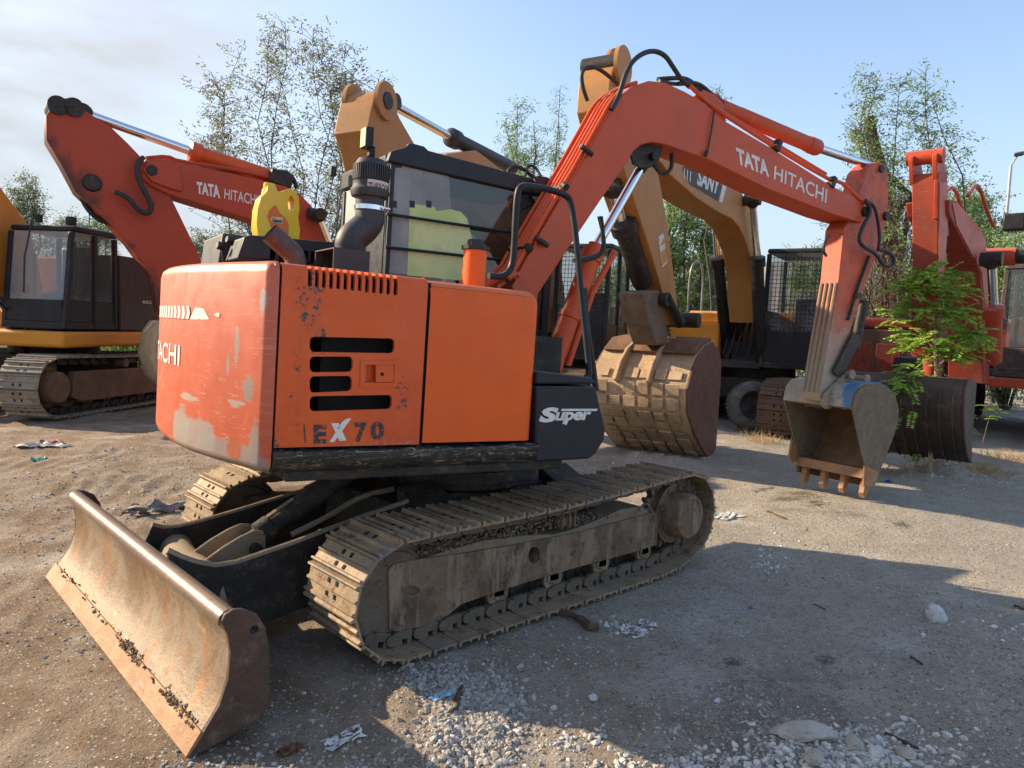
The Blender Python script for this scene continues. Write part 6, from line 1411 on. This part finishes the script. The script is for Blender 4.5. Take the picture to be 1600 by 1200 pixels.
# ---- tyre leaning on the machine
pt = gg(1172, 672); yT = V(-.62, -.70, 0).normalized(); TFm = Matrix.Translation(V(pt.x, pt.y, gz(pt.x, pt.y)+.40)) @ V(0, 0, 1).rotation_difference((yT+V(0, 0, .18)).normalized()).to_matrix().to_4x4()
mb = MB(TFm); mb.lathe((0, 0, -.14), (0, 0, 1), [(0, .235), (-.0, .25), (.0, .33), (.03, .38), (.07, .40), (.21, .40), (.25, .38), (.28, .33), (.28, .25), (.27, .235), (.24, .25), (.2, .34), (.08, .34), (.04, .25), (.0, .235)], 44)
for i in range(40):
    a = 2*pi*i/40; mb.box((.40*cos(a), .40*sin(a), 0), (.02, .035, .17), Matrix.Rotation(a, 3, 'Z'))
tag(mb.build('tyre', M['tyre'], frame=TFm), 'old dusty tyre leaning against the ochre excavator undercarriage', 'tyre')
# ---- wall behind
wa = dep(1030, 470, 27); wb = dep(1440, 470, 23); d = (wb-wa); d.z = 0; d.normalize(); nrm = V(-d.y, d.x, 0)
ztop_ = dep(1100, 410, 26).z
WF = FR((wa.x, wa.y, 0), d); Lw = (wb-wa).length
M['wallw'] = paint('whitewashed_sheet', (.62, .61, .60), (.54, .53, .52), rough=.8, chipamt=.1, dust=0, streak=.4, dirt=.2, sc=.3)
mb = MB(WF); mb.bx(-1.5, Lw, 0, .15, 1.6, ztop_)
for i in range(int((Lw+1.5)/.35)): mb.bx(-1.5+.35*i, -1.44+.35*i, -.02, -.001, 1.62, ztop_-.02)
wl = mb.build('wall', M['wallw'], frame=WF); tag(wl, 'long whitewashed sheet wall behind the ochre excavator', 'wall')
mb = MB(WF @ Matrix.Translation((0, -.8, 0))); 
for i in range(int((Lw+1)/.3)): mb.bx(-1+.3*i, -.9+.3*i, 0, .05, 0, 1.75+.05*(i % 3))
mb.bx(-1, Lw, .051, .08, .6, .68); mb.bx(-1, Lw, .051, .08, 1.3, 1.38); tag(mb.build('fence', M['bkC'], frame=WF @ Matrix.Translation((0, -.8, 0))), 'dark rusty slat fence in front of the whitewashed wall', 'fence')
# ---- lamp post
lp = dep(1561, 470, 32); LF = Matrix.Translation((lp.x, lp.y, 0)); zt2 = dep(1566, 262, 32).z; LP = root('street_lamp', LF, 'tall thin grey lamp post with angled head far off at the right', 'street lamp')
M['pole'] = plain('galvanised_pole', (.42, .42, .42), .5, .4, .1)
mb = MB(LF); mb.cyl((0, 0, 0), (0, 0, zt2), .09, .06, 12); mb.tube([V(0, 0, zt2), V(.1, -.1, zt2+.25), V(.18, -.16, zt2+.42)], .04, 8); mb.build('pole', M['pole'], LP)
mb = MB(LF); mb.box((.24, -.22, zt2+.5), (.5, .3, .16), Matrix.Rotation(-.3, 3, 'Y')); mb.build('lamp_head', M['char'], LP, bev=.03)

# ================================================================ vegetation
def leafmat(name, a, b, c3=None):
    m = NM(name); g_ = m.n('ShaderNodeNewGeometry'); rr = g_.outputs['Random Per Island']
    c = m.mix(m.rng(rr, 0, 1), a, b); c = m.mix(m.math('MULTIPLY', m.rng(m.noise(1.2, 4), .5, .65), .6), c, c3 or a)
    tl = m.n('ShaderNodeBsdfTranslucent'); m.l(c, tl.inputs[0]); mxs = m.n('ShaderNodeMixShader'); mxs.inputs[0].default_value = .4
    m.out(c, .6); m.l(m.b.outputs[0], mxs.inputs[1]); m.l(tl.outputs[0], mxs.inputs[2]); m.l(mxs.outputs[0], m.t.nodes['Material Output'].inputs[0]); return m.m
M['leafd'] = leafmat('olive_leaves', (.14, .18, .09), (.26, .30, .16), (.17, .15, .10))
M['leafg'] = leafmat('green_leaves', (.15, .24, .08), (.30, .42, .15), (.20, .26, .11))
M['leafb'] = leafmat('bright_leaves', (.14, .30, .03), (.40, .54, .08), (.10, .20, .03))
M['leafbr'] = leafmat('dry_pods', (.10, .05, .035), (.16, .08, .05), (.07, .05, .04))
M['leafdry'] = leafmat('dry_grass', (.42, .28, .11), (.55, .38, .17), (.34, .22, .1))
M['bark'] = rusty('grey_bark', (.085, .065, .05), (.13, .10, .08), (.05, .04, .03), .9, 3, 0, .8)
class Leaves:
    def __init__(s): s.v = []; s.f = []
    def leaf(s, p, d, L_, w_, nrm=None):
        d = d.normalized(); n = nrm or V(random.gauss(0, 1), random.gauss(0, 1), random.gauss(0, 1)); sd_ = d.cross(n)
        if sd_.length < 1e-4: return
        sd_ = sd_.normalized()*w_*.5; k = len(s.v)
        s.v += [p, p+d*L_*.45+sd_, p+d*L_, p+d*L_*.45-sd_]; s.f.append((k, k+1, k+2, k+3))
    def frond(s, p, d, L_, n, ll, lw, droop=.4):
        d = d.normalized(); sd_ = d.cross(V(0, 0, 1))
        if sd_.length < .05: sd_ = V(1, 0, 0)
        sd_.normalize(); q = p.copy()
        for i in range(n):
            t = (i+1)/n; q = q+(d+V(0, 0, -droop*t))*(L_/n)
            for s_ in (1, -1):
                s.leaf(q, (sd_*s_+d*.45+V(0, 0, -.15+random.gauss(0, .1))), ll*(1-.35*abs(t-.45)), lw, V(random.gauss(0, 1), random.gauss(0, 1), .5))
    def build(s, name, mat, parent):
        me = bpy.data.meshes.new(name); W = WM[parent.name].inverted(); me.from_pydata([W @ v for v in s.v], [], s.f); me.update(); me.materials.append(mat)
        o = bpy.data.objects.new(name, me); COL.objects.link(o); o.parent = parent; WM[o.name] = WM[parent.name]; return o
def tree(label, base, stems, nleaf, lsz, mat, seed, trunk_r=.05, pods=0, grp=None, low=.25, spread=.5, clump=.25, cat='tree', name='tree', ntw=26, droop=.3):
    """stems: list of tip points; each stem rises from the base to its tip and carries twigs with leaf clumps"""
    random.seed(seed); base = Vector(base); T = root(name, Matrix.Translation(base), label, cat, grp)
    mb = MB(); Lv = Leaves(); Lp = Leaves()
    for tip in stems:
        tip = Vector(tip); L_ = (tip-base).length; P = []; off = V(random.gauss(0, 1), random.gauss(0, 1), 0)*.06*L_
        for i in range(9):
            t = i/8; P.append(base.lerp(tip, t)+off*sin(pi*t)+V(random.gauss(0, .012), random.gauss(0, .012), 0)*L_)
        mb.tube(P, [trunk_r*(1-.85*k/8) for k in range(9)], 6)
        for k in range(ntw):
            t = low+(1-low)*random.random()**.85; i = min(7, int(t*8)); p = P[i].lerp(P[i+1], t*8-i)
            a = random.uniform(0, 2*pi); up_ = random.uniform(.1, .9); d = V(cos(a), sin(a), up_).normalized(); l2 = spread*(1.15-t*.75)*random.uniform(.35, 1)
            Q = [p, p+d*l2*.5, p+d*l2+V(0, 0, -droop*l2*.3)]; mb.tube(Q, [.008, .005, .003], 3, cap=False)
            for c_ in range(max(1, int(nleaf/ntw/12))):
                tt = random.uniform(.35, 1.05); c0 = Q[0].lerp(Q[2], tt)+V(random.gauss(0, .5), random.gauss(0, .5), random.gauss(0, .4))*clump*.5
                dd = V(random.gauss(0, 1), random.gauss(0, 1), -.3+random.gauss(0, .5)).normalized()
                tgt = Lp if random.random() < pods else Lv
                for j in range(12):
                    pp = c0+dd*(j/12)*lsz*3+V(random.gauss(0, 1), random.gauss(0, 1), random.gauss(0, 1))*lsz*.8
                    tgt.leaf(pp, dd+V(random.gauss(0, .5), random.gauss(0, .5), random.gauss(0, .5)-.25), lsz*random.uniform(.8, 1.6), lsz*.42)
    mb.build('trunk', M['bark'], T, ang=80); Lv.build('crown', mat, T)
    if Lp.v: Lp.build('seed_pods', M['leafbr'], T)
    return T
def D(u, v, k): return dep(u, v, k)
def basept(u, k): q = dep(u, 520, k); return V(q.x, q.y, 0)
kk = 15.
tree('multi stemmed tree with sparse leaves and brown pods behind the oil can', basept(478, kk), [D(u, v, kk+dk) for u, v, dk in ((338, 110, 0), (352, 180, 1), (372, 75, .6), (400, 60, -.5), (430, 90, .8), (452, 36, 0), (478, 60, -1), (488, 38, .5), (515, 95, .3), (545, 70, 0), (560, 110, -.6), (535, 165, 1), (590, 122, 0), (330, 225, .4), (575, 180, .9))], 1900, .062, M['leafd'], 5, .026, .10, low=.26, spread=1.15, ntw=64, clump=.5)
tree('slim leafy tree in the gap between the dark cab and the orange boom', basept(826, 17), [D(u, v, 17) for u, v in ((820, 165), (800, 205), (838, 190), (812, 235))], 2600, .052, M['leafg'], 8, .05, .06, low=.5, spread=.85, ntw=50, clump=.45)
tree('thin tall tree top just left of the orange boom', basept(880, 18), [D(u, v, 18) for u, v in ((884, 138), (878, 190), (868, 230))], 1400, .05, M['leafg'], 9, .04, .05, low=.5, spread=.5, ntw=30)
tree('leafy tree top peeking over the bend of the orange boom', basept(1118, 18), [D(u, v, 18) for u, v in ((1122, 134), (1108, 150), (1134, 150))], 1200, .055, M['leafg'], 10, .04, .02, low=.55, spread=.4, ntw=30)
tree('forked dark trunk tree seen under the ochre boom', basept(1072, 19), [D(u, v, 19) for u, v in ((1050, 300), (1078, 270), (1105, 365), (1095, 320), (1060, 350), (1045, 400), (1110, 300))], 2600, .085, M['leafg'], 12, .13, low=.35, spread=.9, ntw=36)
tree('tall feathery tree with broken trunk behind the compact excavator arm', basept(1398, 15), [D(u, v, 15) for u, v in ((1358, 120), (1350, 175), (1340, 200), (1385, 130), (1405, 118), (1440, 108), (1452, 150), (1462, 205), (1420, 170), (1390, 230), (1370, 260))], 1250, .060, M['leafg'], 14, .035, .05, low=.48, spread=1.0, ntw=50, clump=.5)
mb = MB(); random.seed(2)
T9 = root('tree_stump', Matrix.Translation(basept(1402, 15.4)), 'thick gnarled trunk with a cut off top behind the arm elbow, hung with dry creepers', 'tree')
for P, r0 in (([basept(1402, 15.4), D(1400, 470, 15.4), D(1390, 380, 15.4), D(1382, 300, 15.4), D(1372, 250, 15.4), D(1362, 215, 15.4), D(1358, 183, 15.4)], (.20, .10)), ([D(1390, 380, 15.4), D(1402, 330, 15.4), D(1425, 310, 15.4), D(1440, 300, 15)], (.09, .04)), ([D(1398, 440, 15.4), D(1412, 380, 15.4), D(1418, 330, 15.2)], (.08, .04)), ([D(1376, 265, 15.4), D(1400, 285, 15.4), D(1428, 310, 15.4)], (.08, .05))):
    mb.tube(P, [r0[0]+(r0[1]-r0[0])*i/6 for i in range(7)], 10, smooth=1)
mb.build('trunk', M['bark'], T9)
Lq = Leaves()
for i in range(5200):
    u = random.gauss(1392, 26); v = random.uniform(300, 500); p = D(u, v, 15.2+random.gauss(0, .5)); Lq.leaf(p, V(random.gauss(0, .6), random.gauss(0, .6), -1), random.uniform(.05, .16), .02)
Lq.build('dry_creeper', M['leafbr'], T9)
tree('small round leafy tree at the far left above the yellow boom', basept(38, 24), [D(u, v, 24) for u, v in ((35, 276), (20, 292), (55, 300), (42, 310), (25, 320))], 1600, .08, M['leafd'], 20, .06, low=.6, spread=1.0, ntw=30)
bu = [(118, 335, 26, 'low pale bush beyond the yellow and black cab roof', 'leafd'), (150, 345, 26, 'pale bush beyond the cab lamp at left', 'leafg'), (318, 372, 24, 'thin pale bush left of the grey air box', 'leafd'), (350, 366, 25, 'wispy bush seen under the big orange boom', 'leafd'), (960, 400, 22, 'green bush behind the silver cylinder rod', 'leafg'), (1270, 384, 24, 'small bush above the mesh guarded cab roof', 'leafg'), (1500, 292, 20, 'pale leafy top right of the faded orange arm', 'leafg'), (1520, 300, 21, 'feathery tree top left of the lamp post', 'leafd'), (1560, 335, 20, 'feathery pale tree by the lamp post foot', 'leafd'), (1585, 372, 18, 'green leafy tree at the right picture edge', 'leafg'), (1540, 360, 19, 'green foliage beside the orange boom at the right', 'leafg'), (1110, 395, 23, 'leafy bush in front of the whitewashed wall', 'leafg'), (1430, 420, 17, 'green bush between the two orange arms', 'leafg')]
for i, (u, v, k, lb, mt) in enumerate(bu):
    tree(lb, basept(u, k), [D(u+du, v+dv, k) for du, dv in ((-18, 6), (0, -4), (14, 4), (24, 18), (-30, 22))], 1300, .075, M[mt], 40+i, .04, low=.55, spread=1.0, ntw=26, cat='bush', name='bush', grp='bushes and tree tops along the yard edge')
for i, (u, v, k, lb, mt) in enumerate(((1290, 455, 20, 'dark undergrowth seen past the mesh guarded cab', 'leafd'), (1405, 470, 16.5, 'leafy undergrowth between the two right hand arms', 'leafg'), (1500, 455, 18, 'undergrowth behind the faded orange excavator', 'leafg'), (1575, 430, 18, 'leafy undergrowth behind the glazed cab at the right edge', 'leafg'), (1090, 440, 20, 'dark undergrowth at the foot of the forked tree', 'leafd'), (1345, 450, 18, 'undergrowth left of the gnarled trunk', 'leafd'), (215, 520, 17, 'low undergrowth seen beneath the amber excavator', 'leafg'), (60, 530, 18, 'low growth under the front of the amber excavator', 'leafd'))):
    tree(lb, basept(u, k), [D(u+du, v+dv, k) for du, dv in ((-45, 20), (-25, 0), (0, -6), (25, 4), (45, 22), (-60, 50), (60, 50))], 1500, .085, M[mt], 70+i, .035, low=.05, spread=1.1, ntw=30, clump=.5, cat='bush', name='bush', grp='undergrowth behind the machines')
# ---- sapling in front of the right bucket, bright fern like leaves
random.seed(31); sb = gg(1453, 738); SP = root('sapling', Matrix.Translation(sb), 'bright green sapling with feathery leaves growing in front of the dark bucket', 'sapling')
k0 = (sb-CAM).dot(FW)
mb = MB(); stp = [sb, D(1456, 660, k0), D(1463, 600, k0), D(1461, 560, k0), D(1460, 500, k0), D(1462, 440, k0)]; mb.tube(stp, [.026, .022, .018, .014, .008, .004], 8, smooth=1)
br = []
for (a, b) in (((1463, 600), (1440, 640)), ((1463, 600), (1490, 660)), ((1462, 575), (1500, 550)), ((1461, 560), (1415, 600)), ((1461, 545), (1420, 520)), ((1460, 530), (1510, 530)), ((1460, 510), (1405, 490)), ((1460, 500), (1500, 490)), ((1461, 480), (1430, 470)), ((1461, 470), (1490, 455)), ((1462, 450), (1450, 425)), ((1462, 450), (1475, 430)), ((1461, 520), (1530, 520)), ((1462, 470), (1420, 450)), ((1463, 590), (1400, 610))):
    P0, P1_ = D(*a, k0), D(*b, k0-random.uniform(-.35, .45)); br.append((P0, P1_)); mb.tube([P0, P0.lerp(P1_, .5)+V(0, 0, .04), P1_], [.009, .006, .003], 5, smooth=1)
mb.build('stem', M['sandy'], SP)
Lf = Leaves()
for P0, P1_ in br:
    for t in (.45, .6, .72, .82, .9, 1.):
        q = P0.lerp(P1_, t)
        for s_ in range(3):
            a = random.uniform(0, 2*pi); Lf.frond(q, V(cos(a), sin(a), random.uniform(-.5, .9))+(P1_-P0).normalized()*.7, random.uniform(.20, .34), 13, .07, .021, .6)
for i in range(60):
    q = D(1425+random.gauss(0, 26), 622+random.gauss(0, 26), k0+random.gauss(0, .12)); a = random.uniform(0, 2*pi); Lf.frond(q, V(cos(a), sin(a), random.uniform(-.2, .5)), random.uniform(.16, .3), 12, .06, .02, .8)
for i in range(110):
    q = D(1462+random.gauss(0, 24), random.uniform(425, 560), k0+random.gauss(0, .15)); a = random.uniform(0, 2*pi); Lf.frond(q, V(cos(a), sin(a), random.uniform(-.5, .9)), random.uniform(.18, .3), 12, .07, .021, .6)
Lf.build('foliage', M['leafb'], SP)
for (u, v, n, lb) in ((1548, 648, 14, 'low leafy sprig beside the right track'), (1427, 690, 9, 'small green seedling at the foot of the dark bucket')):
    b = gg(u-15, 716 if u < 1500 else 700); k1 = (b-CAM).dot(FW); s2 = root('seedling', Matrix.Translation(b), lb, 'plant'); mb = MB(); tp_ = D(u, v, k1-.1); mb.tube([b, b.lerp(tp_, .6)+V(0, 0, .05), tp_], [.008, .006, .003], 5); mb.build('stem', M['sandy'], s2)
    Lf = Leaves()
    for i in range(n):
        q = D(u+random.gauss(0, 16), v+random.gauss(0, 8), k1-.1+random.gauss(0, .1)); a = random.uniform(0, 6.3); Lf.frond(q, V(cos(a), sin(a), .3), .2, 11, .05, .015, .5)
    Lf.build('foliage', M['leafb'], s2)
# dry grass tufts
for u, v, n, h_, lb in ((1193, 692, 150, .16, 'dry golden grass tuft in front of the leaning tyre'), (1425, 735, 90, .14, 'dry grass tuft left of the white rubble heap'), (1540, 738, 260, .12, 'flattened straw right of the white rubble heap'), (1445, 722, 60, .18, 'dry grass tuft at the foot of the sapling'), (1580, 720, 160, .16, 'straw in the shade by the right track')):
    b = gg(u, v); Lg = Leaves(); s2 = root('grass_tuft', Matrix.Translation(b), lb, 'grass')
    for i in range(n):
        q = b+V(random.gauss(0, .16), random.gauss(0, .16), 0); q.z = gz(q.x, q.y)-.005; Lg.leaf(q, V(random.gauss(0, .6), random.gauss(0, .6), .8), h_*random.uniform(.5, 1.6), .008)
    Lg.build('blades', M['leafdry'], s2)
b = gg(1187, 680); s2 = root('weed', Matrix.Translation(b), 'single upright green grass stalk by the tyre', 'plant'); Lg = Leaves()
for i in range(9): Lg.leaf(b+V(0, 0, .03*i), V(random.gauss(0, .4), random.gauss(0, .4), 1), .28, .012)
Lg.build('blades', M['leafg'], s2)
